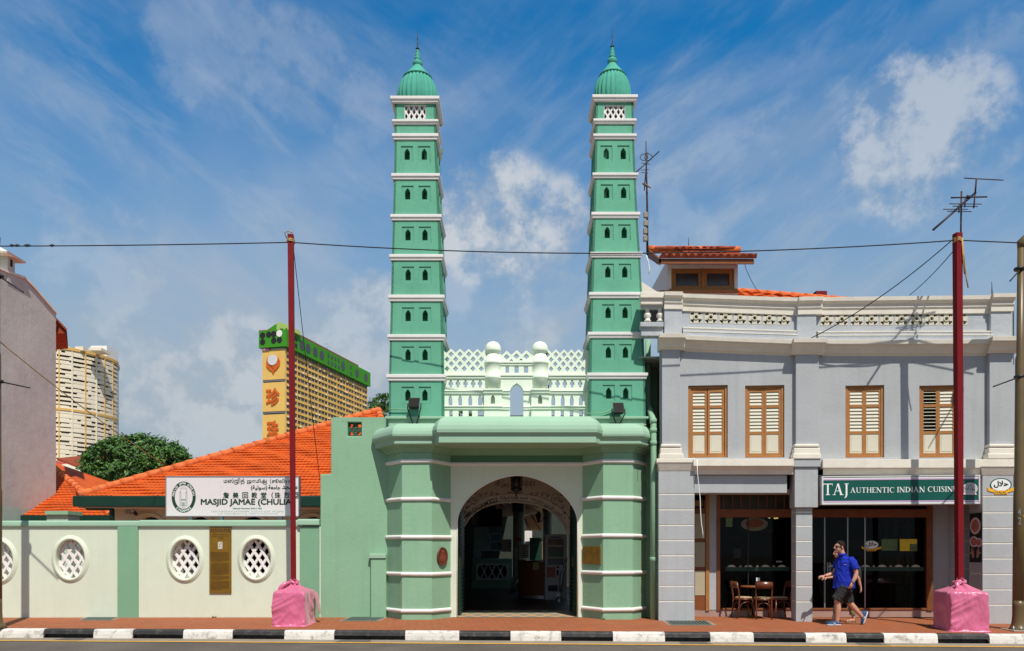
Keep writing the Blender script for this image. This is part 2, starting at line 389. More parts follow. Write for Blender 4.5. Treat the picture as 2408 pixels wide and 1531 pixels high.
def put_ring_text(mb, s, fmap, cu, cv, ru, rv, a0, a1, h, mi=0, bold=.012, w=0, inward=False):
    """letters along an ellipse from angle a0 to a1 (radians, clockwise for the upper rim)"""
    n = len(s)
    for i, ch in enumerate(s):
        if ch == ' ': continue
        a = a0+(a1-a0)*(i/(n-1) if n > 1 else .5)
        vs, fs, xa, xb, ya, yb = text_faces(ch, bold)
        pu, pv = cu+ru*math.cos(a), cv+rv*math.sin(a)
        tx, ty = (-math.sin(a)*ru, math.cos(a)*rv); q = math.hypot(tx, ty); tx, ty = tx/q, ty/q
        if not inward: tx, ty = -tx, -ty
        k = h/.72; mid = (xa+xb)/2
        mb.add([fmap(pu+((v.x-mid)*tx-(v.y-.36)*ty)*k, pv+((v.x-mid)*ty+(v.y-.36)*tx)*k, w) for v in vs], fs, mi)

# ---------------------------------------------------------------- ground, road, kerb, pavement
def YK(x): return 15.806-.0536*x
def pave_z(x, y): return max(0, min(.05, .0215*(y-YK(x))))
def G(dx, dy):
    """point of the pavement seen at a picture position"""
    k = (dx-CX)/F; d = (dy-HY)/F
    Y = 1.55/d
    Y2 = (1.6+.0215*15.806)/(d+.0215*(1+.0536*k))
    if Y2-YK(k*Y2) < 2.326: Y = Y2
    return Vector((k*Y, Y, pave_z(k*Y, Y)))
def brickmat(name, c1, c2, mortar, scale, rot, mort=.012, bump=.3, rough=.85, bw=.5, rh=.25, stain=.4):
    m = mat(name, c1, rough, .12, 1.2, 0, 1, .3); t = m.node_tree; n = t.nodes; l = t.links; b = n['Principled BSDF']
    prev = b.inputs['Base Color'].links[0].from_socket
    tc_ = n.new('ShaderNodeTexCoord'); mp = n.new('ShaderNodeMapping'); mp.inputs['Rotation'].default_value = (0, 0, R(rot)); l.new(tc_.outputs['Object'], mp.inputs[0])
    br = n.new('ShaderNodeTexBrick'); br.inputs['Scale'].default_value = scale; br.inputs['Mortar Size'].default_value = mort; br.inputs['Brick Width'].default_value = bw; br.inputs['Row Height'].default_value = rh
    br.inputs['Color1'].default_value = (*c1, 1); br.inputs['Color2'].default_value = (*c2, 1); br.inputs['Mortar'].default_value = (*mortar, 1); l.new(mp.outputs[0], br.inputs['Vector'])
    nz = n.new('ShaderNodeTexNoise'); nz.inputs['Scale'].default_value = 2.2; nz.inputs['Detail'].default_value = 7; l.new(tc_.outputs['Object'], nz.inputs['Vector'])
    rg = n.new('ShaderNodeMapRange'); l.new(nz.outputs['Fac'], rg.inputs[0])
    for i, q in enumerate((.42, .62, 0, 1)): rg.inputs[i+1].default_value = q
    mx = n.new('ShaderNodeMix'); mx.data_type = 'RGBA'; mx.blend_type = 'MIX'; l.new(rg.outputs[0], mx.inputs[0]); l.new(br.outputs['Color'], mx.inputs[6]); l.new(prev, mx.inputs[7])
    mx.inputs[0].default_value = .5
    l.new(mx.outputs[2], b.inputs['Base Color'])
    bp = n.new('ShaderNodeBump'); bp.inputs['Strength'].default_value = bump; bp.inputs['Distance'].default_value = .01; l.new(br.outputs['Fac'], bp.inputs['Height']); bp.invert = True; l.new(bp.outputs[0], b.inputs['Normal'])
    return m
PAVE = brickmat('terracotta_paving', (.31, .093, .034), (.24, .068, .026), (.38, .20, .11), 2.2, 38, .014)
ASPH = mat('asphalt', (.118, .100, .082), .95, .22, .7, .6, 90, .25, .45, (.165, .145, .12))
_t = ASPH.node_tree
GUTT = mat('gutter_concrete', (.27, .225, .17), .95, .14, 2.5, .3, 50, .2, .4, (.17, .15, .125))
YLINE = mat('yellow_road_paint', (.68, .36, .035), .8, .15, 8, .1, 60, .3, .3, (.4, .26, .08))
KWH = mat('white_kerb_paint', (.70, .66, .60), .85, .10, 3, .35, 30, .3, .95, (.20, .175, .15))
KBK = mat('black_kerb_paint', (.024, .023, .024), .6, .25, 3, .3, 30, .4, .6, (.13, .12, .10))
EARTH = mat('bare_ground', (.22, .19, .15), .95, .2, .3, .2, 3)
mb = MB(); mb.add([(-2500, -300, -.30), (2500, -300, -.30), (2500, 4000, -.30), (-2500, 4000, -.30)], [(0, 1, 2, 3)]); struct(mb.build('ground', EARTH))
mb = MB(); mb.add([(-70, -30, -.185), (70, -30, -.185), (70, YK(70)-.05, -.185), (-70, YK(-70)-.05, -.185)], [(0, 1, 2, 3)]); struct(mb.build('road', ASPH))
XL = [-45+i*1.0 for i in range(91)]
mb = MB()
for i in range(90):
    a, b = XL[i], XL[i+1]
    mb.add([(a, YK(a)-.56, -.181), (b, YK(b)-.56, -.181), (b, YK(b)-.04, -.178), (a, YK(a)-.04, -.178)], [(0, 1, 2, 3)])
struct(mb.build('gutter', GUTT))
mb = MB(); yo = lambda x: YK(x)-.63+.012*math.sin(x*1.7)+.008*math.sin(x*4.1)
for i in range(90):
    a, b = XL[i], XL[i+1]
    mb.add([(a, yo(a), -.1765), (b, yo(b), -.1765), (b, yo(b)+.12, -.1765), (a, yo(a)+.12, -.1765)], [(0, 1, 2, 3)])
struct(mb.build('yellow_road_line', YLINE))
mb = MB()
for i in range(90):
    a, b = XL[i], XL[i+1]
    mb.add([(a, YK(a)+.10, .0022), (b, YK(b)+.10, .0022), (b, YK(b)+2.326, .05), (a, YK(a)+2.326, .05)], [(0, 1, 2, 3)])
    mb.add([(a, YK(a)+2.326, .05), (b, YK(b)+2.326, .05), (b, 62, .05), (a, 62, .05)], [(0, 1, 2, 3)])
struct(mb.build('pavement', PAVE))
SUMP = mat('damp_gutter_patch', (.12, .108, .092), .9, .2, 4, .3, 40, .3, .4, (.2, .17, .14))
for da_, db_ in ((150, 216), (800, 880), (1588, 1664), (1998, 2068)):
    qa, qb = [15.806*((d-CX)/F)/(1+.0536*((d-CX)/F)) for d in (da_, db_)]
    mb = MB(); mb.add([(qa, YK(qa)-.50, -.1775), (qb, YK(qb)-.50, -.1775), (qb-.05, YK(qb)-.08, -.1755), (qa+.05, YK(qa)-.08, -.1755)], [(0, 1, 2, 3)]); struct(mb.build('gutter_sump', SUMP))
KB = [-400, -290, -180, -80, 0, 106, 223, 315, 433, 549, 670, 787, 953, 1080, 1200, 1319, 1440, 1562, 1668, 1770, 1892, 1987, 2075, 2201, 2322, 2440, 2560, 2680, 2800]
def kx(dx, dy=1484): return P(dx, dy, 15.8).x*(1 if True else 0)
mb = MB()
for i in range(len(KB)-1):
    def kX(d):
        k = (d-CX)/F; return 15.806*k/(1+.0536*k)
    a, b = kX(KB[i]), kX(KB[i+1]); blk = (i % 2 == 1)
    if KB[i] == 0: blk = False
    blk = KB[i] in (-290, -80, 106, 315, 549, 787, 1080, 1319, 1562, 1770, 1987, 2201, 2440, 2680)
    blk = KB[i] in (-290, -80, 106, 315, 549, 787, 1080, 1319, 1562, 1770, 1987, 2201, 2440, 2680)
    mi = 1 if blk else 0
    inlet = KB[i] in (106, 787, 1080, 1562, 1987, 2201, 315, 1770, 1319, 549)
    pr = [(.13, .0), (0, .0), (-.025, -.008), (-.045, -.03), (-.06, -.095)] + ([(-.055, -.1), (.03, -.102), (.03, -.2)] if inlet else [(-.068, -.2)])
    a += .003; b -= .003
    nn = 5; va = []
    for q in range(nn+1):
        x = a+(b-a)*q/nn
        jz = .002*math.sin(x*3.1)
        va.append([(x, YK(x)+o_, z+jz) for o_, z in pr])
    m_ = len(pr); vs = [p for r_ in va for p in r_]
    fs = [[q*m_+k, (q+1)*m_+k, (q+1)*m_+k+1, q*m_+k+1] for q in range(nn) for k in range(m_-1)]
    mb.add(vs, fs, mi)
    mb.add(va[0], [list(range(m_))], mi); mb.add(va[-1], [list(range(m_))], mi)
struct(mb.build('kerb', [KWH, KBK]))
# drain gratings set in the pavement
GRATE = mat('grating_metal', (.13, .17, .15), .6, .2, 8, .1, 40, .4, metal=.3)
COLLAR = mat('cement_collar', (.27, .19, .14), .95, .2, 3, .2, 30)
def grate(q, label, bars=11):
    c = [G(*p)+Vector((0, 0, .004)) for p in q]
    th = thing('drain_grating', label, 'drain grating', (c[0]+c[2])/2, 'drain gratings in the pavement')
    mb = MB(); ctr = sum(c, Vector())/4
    mb.add([ctr+(p-ctr)*1.22 for p in c], [(0, 1, 2, 3)]); mb.build('collar', COLLAR, th)
    mb = MB(); up = Vector((0, 0, .006))
    for e in range(4):
        a, b = c[e], c[(e+1) % 4]; mb.hexa([a, b, ctr+(b-ctr)*.9, ctr+(a-ctr)*.9], [p+up*2 for p in (a, b, ctr+(b-ctr)*.9, ctr+(a-ctr)*.9)])
    mb.build('rim', GRATE, th)
    mb = MB(); mb.add([ctr+(p-ctr)*.92+up*.4 for p in c], [(0, 1, 2, 3)], 1)
    for k in range(bars):
        t0, t1 = (k+.25)/bars, (k+.75)/bars
        def at(t, s): return c[0].lerp(c[1], t).lerp(c[3].lerp(c[2], t), s)
        b_ = [at(t0, .06), at(t1, .06), at(t1, .94), at(t0, .94)]
        mb.hexa([p+up*.5 for p in b_], [p+up*2 for p in b_])
    mb.build('grating_bars', [GRATE, DARK], th)
grate([(193, 1458), (262, 1458), (284, 1447.6), (215, 1447.6)], 'dark drain grating in the pavement before the pale mint wall')
grate([(806, 1460), (885, 1460), (905, 1451.6), (826, 1451.6)], 'greenish drain grating by the pavement edge left of the arched gateway')
grate([(1580, 1470), (1674, 1470), (1658, 1460.5), (1566, 1460.5)], 'drain grating in a cement collar before the bay with bistro chairs')

# ---------------------------------------------------------------- boundary wall with oval lattices, plaque, mosque sign
YW = 18.54
def wp(dx, dy, w=0): v = P(dx, dy, YW); return Vector((v.x, YW+w, v.z))
def wuv(dx, dy): v = P(dx, dy, YW); return (v.x, v.z)
wfm = lambda u, v, w: Vector((u, YW+w, v))
th = thing('boundary_wall', 'long pale mint wall with green coping and oval lattice openings', 'wall', (wp(380, 1451).x, YW, .05))
OV = [(-2.4, 1319), (165.9, 1314.5), (435, 1315.5), (602.6, 1314), (-270, 1318)]
x0 = P(-420, 0, YW).x; x1 = P(754, 0, YW).x-.002
zt = P(0, 1238, YW).z; zb = .03
holes = []
for ox, oy in OV:
    u, v = wuv(ox, oy); holes.append(ell(u, v, .335, .445, 40))
mb = MB(); mb.plate([(x0, zb), (x1, zb), (x1, zt), (x0, zt)], holes, wfm, 0, .22); mb.build('wall', PALE, th)
c0, c1 = P(-420, 0, YW).x, P(752, 0, YW).x
mb = MB(); cp = [(.0, zt), (.05, zt+.005), (.055, zt+.03), (.05, zt+.10), (.03, zt+.135), (-.25, zt+.137), (-.25, zt)]
mb.sweep([(c0, YW), (c0+3, YW), (wuv(330, 0)[0], YW)], cp, closed=True); mb.build('coping', HOODG, th)
cp2 = [(.0, zt), (.05, zt+.005), (.055, zt+.03), (.05, zt+.115), (.03, zt+.15), (-.25, zt+.155), (-.25, zt)]
mb = MB(); mb.sweep([(wuv(330, 0)[0]+.002, YW), (wuv(712, 0)[0], YW)], cp2, closed=True); mb.build('coping', HOODG, th)
mb = MB(); mb.sweep([(wuv(702, 0)[0], YW-.05), (wuv(752, 0)[0], YW-.05)], [(o_, z+.022) for o_, z in cp2], closed=True); mb.build('coping', HOODG, th, bevel=.01)
for a, b in ((278, 326), (706, 751)):
    mb = MB(); mb.box(wuv(a, 0)[0], wuv(b, 0)[0], YW-.05, YW+.02, .03, zt+.002); mb.build('pilaster', GREENP, th, bevel=.012)
def lattice_bars(mb, inside, bu, bv, pu, pv, wd, fmap, w0, w1, mi=0, ph=(0, 0), step=.004):
    """two families of crossing bars with diamond openings pu wide and pv high, kept where inside(u, v)"""
    for sgn in (1, -1):
        d = Vector((pu, sgn*pv)); L = d.length; t = d/L; nrm = Vector((-t.y, t.x))
        gap = abs(Vector((pu, 0)).dot(nrm))
        K = int(3*max(bu, bv)/gap)+3
        for k in range(-K, K+1):
            o = nrm*(gap*k)+Vector(ph)
            run = None; T = 2*(bu+bv); q = -T
            while q <= T:
                p = o+t*q
                if inside(p.x, p.y):
                    if run is None: run = q
                    last = q
                elif run is not None:
                    break
                q += step
            if run is not None and last-run > .01:
                a, b = o+t*run, o+t*last; h = nrm*wd/2
                e = .003 if sgn > 0 else 0
                c = [a-h, b-h, b+h, a+h]
                mb.hexa([fmap(x.x, x.y, w0+e) for x in c], [fmap(x.x, x.y, w1-e) for x in c], mi)
for ox, oy in OV:
    u, v = wuv(ox, oy)
    mb = MB()
    prof = [(.0, -.0), (.004, -.03), (.03, -.045), (.06, -.035), (.075, -.018), (.10, -.015), (.112, 0)]
    n = 48; rings = []
    for k in range(n):
        a = 2*math.pi*k/n
        rings.append([Vector((u+(.335+e)*math.cos(a), YW+w_-.001, v+(.445+e)*math.sin(a))) for e, w_ in prof])
    o = 0; m_ = len(prof); vs = [p for r_ in rings for p in r_]
    mb.add(vs, [[k*m_+q, ((k+1) % n)*m_+q, ((k+1) % n)*m_+q+1, k*m_+q+1] for k in range(n) for q in range(m_-1)], 0, True)
    fr = mb.build('oval_frame', PALE, th)
    mb = MB(); lattice_bars(mb, lambda a, b: (a/.34)**2+(b/.45)**2 < 1, .34, .45, .196, .30, .056, lambda a, b, w: Vector((u+a, YW+w, v+b)), .10, .17, ph=(.01, .02))
    mb.build('lattice', WHITE, fr)
# bronze information plaque
pl = thing('information_plaque', 'tall bronze information plaque between two oval lattices on the wall', 'plaque', wp(519, 1395, -.03))
pu0, pv0 = wuv(493, 1395); pu1, pv1 = wuv(544.6, 1238.5)
mb = MB(); mb.box(pu0, pu1, YW-.03, YW-.002, pv0, pv1); mb.build('plate', GOLDP, pl, bevel=.004)
mb = MB(); f2 = lambda u, v, w: Vector((u, YW-.0335-w, v)); hh = pv1-pv0; pw = pu1-pu0
mb.box(pu0+.01, pu1-.01, YW-.0325, YW-.0301, pv1-.125, pv1-.01)
mb.build('header_band', mat('plaque_header', (.10, .055, .014), .7, .2, 20), pl)
mb = MB()
for k in range(5):
    cu = pu0+pw*(k+.5)/5
    for q in range(2): mb.add([f2(cu+(.036-.013*q)*s_*c_, pv1-.067+(.036-.013*q)*t_, .001+.0004*q) for s_, t_, c_ in ((-1, -1, 1), (1, -1, 1), (1, 1, 1), (-1, 1, 1))], [(0, 1, 2, 3)], q)
mb.build('header_pattern', [GOLDP, mat('plaque_header_dark', (.06, .03, .01), .7, 0)], pl)
mb = MB()
put_text(mb, 'Jamae (Chulia) Mosque', f2, pu0+pw*.20, pu1-pw*.2, pv1-.195, pv1-.165, bold=.01)
put_text(mb, 'ஜாமிஆ (சூலியா) பள்ளி', f2, pu0+pw*.12, pu1-pw*.12, pv1-.24, pv1-.205, bold=.01)
put_text(mb, '詹美回教堂', f2, pu0+pw*.38, pu1-pw*.38, pv1-.28, pv1-.252, bold=.01)
rr = random.Random(3)
for (a, b, m_) in ((.60, .73, 7), (.745, .90, 8)):
    pass
y = pv1-.60
def para(y, n):
    for k in range(n):
        x = pu0+.045; e = pu1-.045 if k < n-1 else pu0+.3
        while x < e-.01:
            L = rr.uniform(.012, .045); L = min(L, e-x)
            mb.add([f2(x, y, 0), f2(x+L, y, 0), f2(x+L, y+.009, 0), f2(x, y+.009, 0)], [(0, 1, 2, 3)]); x += L+.008
        y -= .021
    return y-.02
y = para(y, 11); y = para(y, 14); y = para(y, 4); y = para(y, 10)
mb.box(pu0+.2, pu0+.2, YW, YW, 0, 0) if False else None
mb.build('lettering', mat('plaque_engraving', (.07, .032, .006), .7, 0), pl)
mb = MB(); cu = (pu0+pu1)/2; mb.box(cu-.052, cu+.052, YW-.034, YW-.0302, pv1-.52, pv1-.35); mb.build('picture_panel', mat('plaque_etching', (.50, .47, .38), .6, .5, 30), pl)
# mosque sign
YS = 18.80
s0, s1 = P(390, 0, YS).x, P(702.5, 0, YS).x; sz0, sz1 = P(0, 1214, YS).z, P(0, 1120.3, YS).z
sg = thing('mosque_sign', 'white name board with green lettering above the mint wall', 'sign', ((s0+s1)/2, YS, sz0))
mb = MB(); mb.box(s0+.012, s1-.012, YS+.004, YS+.14, sz0+.012, sz1-.012); mb.build('panel', SIGNW, sg)
mb = MB(); mb.box(s0, s1, YS-.006, YS+.15, sz1-.012, sz1+.008); mb.box(s0, s1, YS-.006, YS+.15, sz0-.008, sz0+.012); mb.box(s0-.008, s0+.012, YS-.006, YS+.15, sz0+.012, sz1-.012); mb.box(s1-.012, s1+.008, YS-.006, YS+.15, sz0+.012, sz1-.012)
mb.build('frame', STEEL, sg)
for d in (446, 541, 740-102): 
    x = P((600+{446: 383, 541: 780, 638: 1545}[d]/3.44)/1.595, 0, YS).x
    mb = MB(); mb.box(x-.04, x+.04, YS+.04, YS+.12, .03, sz0+.1); mb.build('post', STEELP, sg)
def sgp(x, y): v = P((600+x/3.44)/1.595, (1760+y/3.44)/1.595, YS); return v.x, v.z
f3 = lambda u, v, w: Vector((u, YS+.0015-w, v))
def stx(s, x0_, x1_, y0_, y1_, mi=0, bold=0.0, mb_=None):
    a, b = sgp(x0_, y1_), sgp(x1_, y0_); (put_bold(mb_ or mb, s, f3, a[0], b[0], a[1], b[1], bold, mi) if bold else put_text(mb_ or mb, s, f3, a[0], b[0], a[1], b[1], mi))
mb = MB()
stx('மஸ்ஜித்', 822, 1090, 116, 197, bold=.0025); stx('ஜாமி', 1120, 1298, 128, 190, bold=.0025); stx('அ', 1306, 1374, 134, 178, bold=.0025)
a_, b_ = sgp(1340, 178), sgp(1384, 192)
mb.tube([f3(*sgp(1326, 180), .001), f3(*sgp(1345, 192), .001), f3(*sgp(1372, 190), .001), f3(*sgp(1380, 180), .001)], .006, 4)
stx('(', 1416, 1436, 118, 192); stx('சூலியா)', 1442, 1722, 124, 190, bold=.0025)
mb.build('tamil_lettering', INK, sg); mb = MB()
stx('(\ufe94\ufef4\ufedf\ufeee\ufeb3)', 1172, 1380, 208, 274, bold=.004); stx('\ufe94\ufecc\ufee3\ufe8e\ufe9f', 1398, 1550, 205, 270, bold=.004); stx('\ufeaa\ufea0\ufeb4\ufee3', 1575, 1772, 212, 270, bold=.004)
mb.build('arabic_lettering', INK, sg); mb = MB()
for ch, xx in zip('詹美回教堂(珠烈亞)', (815, 938, 1062, 1180, 1300, 1438, 1480, 1600, 1712, 1770)):
    mb = MB(); stx(ch, xx, xx+(20 if ch in '()' else 72), 298, 374, bold=.004); mb.build('chinese_character', INK, sg)
mb = MB()
stx('MASJID JAMAE (CHULIA)', 528, 1722, 384, 478, bold=.0075); mb.build('main_lettering', INK, sg)
mb = MB(); stx('National Monument, Built in 1826', 940, 1310, 495, 517, bold=.0015)
mb.build('small_lettering', mat('mid_green_ink', (.03, .20, .11), .6, 0), sg)
mb = MB(); stx('218, SOUTH BRIDGE ROAD, SINGAPORE 058767,  TEL: 62214165 / 63235971  FAX: 62257425', 658, 1592, 534, 558)
mb.build('address_lettering', INKL, sg); mb = MB()
stx('E-mail: masjidjamae@singnet.com.sg,   Website: www.masjidjamaechulia.sg', 748, 1514, 561, 585)
mb.build('address_lettering', INKL, sg)
mb = MB(); cu, cv = sgp(305, 358); ru = sgp(460, 0)[0]-cu; rv = sgp(0, 158)[1]-cv
mb.plate(ell(cu, cv, ru, rv, 48), [ell(cu, cv, ru*.745, rv*.77, 48)], lambda u, v, w: f3(u, v, w), .002, -.001)
lg = mb.build('emblem', INK, sg)
mb = MB(); put_ring_text(mb, 'MASJID JAMAE (CHULIA)', f3, cu, cv, ru*.87, rv*.885, R(172), R(8), .052, w=.0035, bold=.02); put_ring_text(mb, 'SINGAPORE', f3, cu, cv, ru*.87, rv*.885, R(232), R(308), .052, w=.0035, inward=True, bold=.02)
mb.build('emblem_lettering', INKW, lg)
mb = MB(); k = .0030
def eb(a, b, c, d): q0, q1 = sgp(a, d), sgp(b, c); mb.add([f3(q0[0], q0[1], .001), f3(q1[0], q0[1], .001), f3(q1[0], q1[1], .001), f3(q0[0], q1[1], .001)], [(0, 1, 2, 3)])
for a, b in ((252, 256), (270, 274), (329, 333), (347, 351)): eb(a, b, 296, 470)
for c in range(300, 470, 14): eb(252, 274, c, c+2); eb(329, 351, c, c+2)
eb(257, 269, 280, 296); eb(334, 346, 280, 296); eb(261, 265, 268, 280); eb(338, 342, 268, 280); eb(274, 330, 383, 386); eb(274, 330, 400, 403); eb(250, 353, 470, 474); eb(282, 318, 425, 470); eb(276, 330, 390, 394)
put_text(mb, 'OUR', f3, *[sgp(275, 0)[0], sgp(325, 0)[0]], sgp(0, 234)[1], sgp(0, 221)[1]); put_text(mb, 'HERITAGE', f3, sgp(250, 0)[0], sgp(352, 0)[0], sgp(0, 258)[1], sgp(0, 244)[1]); put_text(mb, '1826', f3, sgp(280, 0)[0], sgp(324, 0)[0], sgp(0, 498)[1], sgp(0, 485)[1])
mb.build('emblem_drawing', mat('grey_green_ink', (.30, .36, .32), .6, 0), lg)

# ---------------------------------------------------------------- green stepped side wall
th = thing('side_wall', 'stepped green plaster wall with a square pierced vent left of the gateway', 'wall', wp(830, 1451))
def suv(dx, dy): v = P(dx, dy, YW); return (v.x, v.z)
out = [suv(753, 0)[0:1]+(.03,), (suv(925, 0)[0], .03), suv(925, 981), suv(786, 981), suv(779.5, 983.5), suv(777.6, 990), suv(777.6, 1114.5), suv(753, 1115)]
hv = [suv(817, 1025.5), suv(850, 1025.5), suv(850, 993), suv(817, 993)]
mb = MB(); mb.plate(out, [hv], wfm, 0, .36); mb.build('wall', GREEN, th, bevel=.02)
va, vb = suv(817, 1025.5), suv(850, 993); vc = ((va[0]+vb[0])/2, (va[1]+vb[1])/2); hs = (vb[0]-va[0])/2
hl = []
for k in range(4):
    a = math.pi/2*k; hl.append(ell(vc[0]+hs*.36*math.cos(a), vc[1]+hs*.36*math.sin(a), hs*.13, hs*.13, 8))
    a += math.pi/4; e = Vector((math.cos(a), math.sin(a))); t = Vector((-e.y, e.x))
    hl.append([(vc[0]+hs*(e.x*p+t.x*q), vc[1]+hs*(e.y*p+t.y*q)) for p, q in ((.60, -.22), (.78, -.34), (1.06, -.2), (1.06, .2), (.78, .34), (.60, .22))])
mb = MB(); mb.plate(rect(vc[0]-hs, vc[0]+hs, vc[1]-hs, vc[1]+hs), hl, wfm, .07, .16); mb.build('vent_block', LGREEN, th)
mb = MB(); mb.box(suv(873, 0)[0], suv(909, 0)[0], YW-.10, YW+.01, .03, suv(0, 1313)[1]); pr = mb.build('pier', GREEN, th, bevel=.015)
mb = MB(); mb.box(suv(869.5, 0)[0], suv(909, 0)[0], YW-.13, YW+.012, suv(0, 1313)[1], suv(0, 1302)[1]); mb.build('pier_cap', HOODG, pr, bevel=.015)

# ---------------------------------------------------------------- gatehouse
gh = thing('mosque_gatehouse', 'green mosque gatehouse with a round arched entrance under a heavy cornice', 'gatehouse', (.1, YW, .05))
TL = [(-2.907, 18.54), (-2.48, 17.96), (-1.812, 17.96), (-1.431, 18.54)]
TR = [(1.644, 18.54), (2.056, 17.96), (2.72, 17.96), (3.095, 18.54)]
for T in (TL, TR):
    lp = [(T[0][0], 19.25)]+T+[(T[3][0], 19.25)]
    mb = MB(); mb.prism([Vector((x, y, .03)) for x, y in lp], (0, 0, 4.0)); mb.build('tower', GREEN, gh, bevel=.012)
# pale panel with the arch
AL, AR, AS, AC = -1.2766, 1.530, 2.283, 3.363
al = arch_loop(AL, AR, .03, AS, AC, 16, 1.78)
ol = [(-1.44, .03)]+al+[(1.65, .03), (1.65, 3.63), (-1.44, 3.63)]
mb = MB(); mb.plate(ol, [], lambda u, v, w: Vector((u, YW+.012+w, v)), 0, .22); mb.build('arch_panel', PALE, gh)
# pinkish-white edge bead round the arch
mb = MB(); mb.tube([(u, YW+.012, v) for u, v in al], .016, 6); mb.build('arch_bead', WHITE, gh)
mb = MB(); mb.box(-1.45, 1.66, YW+.008, 19.2, 3.62, 4.05); mb.build('frieze', mat('shaded_green_frieze', (.10, .22, .12), .9, .06, 1.5, .1), gh)  # wall green darkened to carry the shade under the hood
full = [(-2.907, 19.25)]+TL+TR+[(3.095, 19.25)]
def band(path, z, r=.045):
    mb = MB(); pr = [(-.02, z-r)]+[(r*1.0*math.cos(a), z+r*math.sin(a)) for a in [math.pi*(i/6-.5) for i in range(7)]]+[(-.02, z+r)]
    mb.sweep(path, pr, smooth=False, zf=lambda i: .004*math.sin(i*2.3+z*9)); return mb.build('white_band', WHITE, gh, bevel=.006)
band([(-2.907, 18.9)]+TL+TR+[(3.095, 18.9)], 3.62, .046)
for z in (2.768, 1.910, 1.073, .241):
    band([(-2.907, 18.9)]+TL, z); band(TR+[(3.095, 18.9)], z+.03)
mo = [(-.03, 3.815), (.035, 3.82), (.04, 3.85), (.07, 3.87), (.075, 3.895), (.12, 3.92), (.125, 3.94), (.19, 3.962), (.2, 3.99), (-.03, 4.0)]
mb = MB(); mb.sweep(full, mo); mb.build('lower_moulding', GREEN, gh, bevel=.006)
tw = [(-.1, 3.962), (.25, 3.964), (.27, 3.972), (.27, 4.062), (.335, 4.135), (.34, 4.19), (.325, 4.26), (.29, 4.33), (.23, 4.39), (.15, 4.435), (.05, 4.46), (-.25, 4.465)]
for pth in ([(-2.907, 19.4)]+TL[:3]+[(-1.55, 18.36)], [(1.77, 18.36)]+TR[1:]+[(3.095, 19.0)]):
    mb = MB(); mb.sweep(pth, tw, smooth=False); o = mb.build('cornice_roll', HOODG, gh, bevel=.02)
hd = [(-.5, 3.955), (-.06, 3.96), (-.055, 3.965), (-.055, 4.115), (0, 4.18), (.006, 4.25), (-.015, 4.34), (-.065, 4.43), (-.145, 4.51), (-.25, 4.565), (-.36, 4.588), (-.5, 4.59)]
hp = [(-1.84, 18.1), (-1.765, 17.63), (-1.635, 17.34), (1.866, 17.34), (2.01, 17.63), (2.08, 18.1)]
mb = MB(); mb.sweep(hp, hd); mb.build('cornice_hood', HOODG, gh, bevel=.015)
mb = MB(); mb.box(-1.6, 1.84, 17.75, 18.6, 3.957, 4.586); mb.box(-2.8, 3.0, 18.1, 21.5, 4.05, 4.50); mb.box(-1.4, 1.6, 18.55, 19.2, 4.02, 4.3); mb.build('roof_slab', HOODG, gh)
# green flank between the gatehouse and the shophouse
mb = MB(); mb.box(3.05, 3.46, 18.62, 19.0, .03, 4.4); mb.box(3.2, 3.52, 19.3, 19.6, .03, 6.3); mb.build('flank_wall', GREEN, gh)
mb = MB(); mb.box(-6.45+.02, -2.7, 18.62, 18.9, .03, 1.0) if False else None

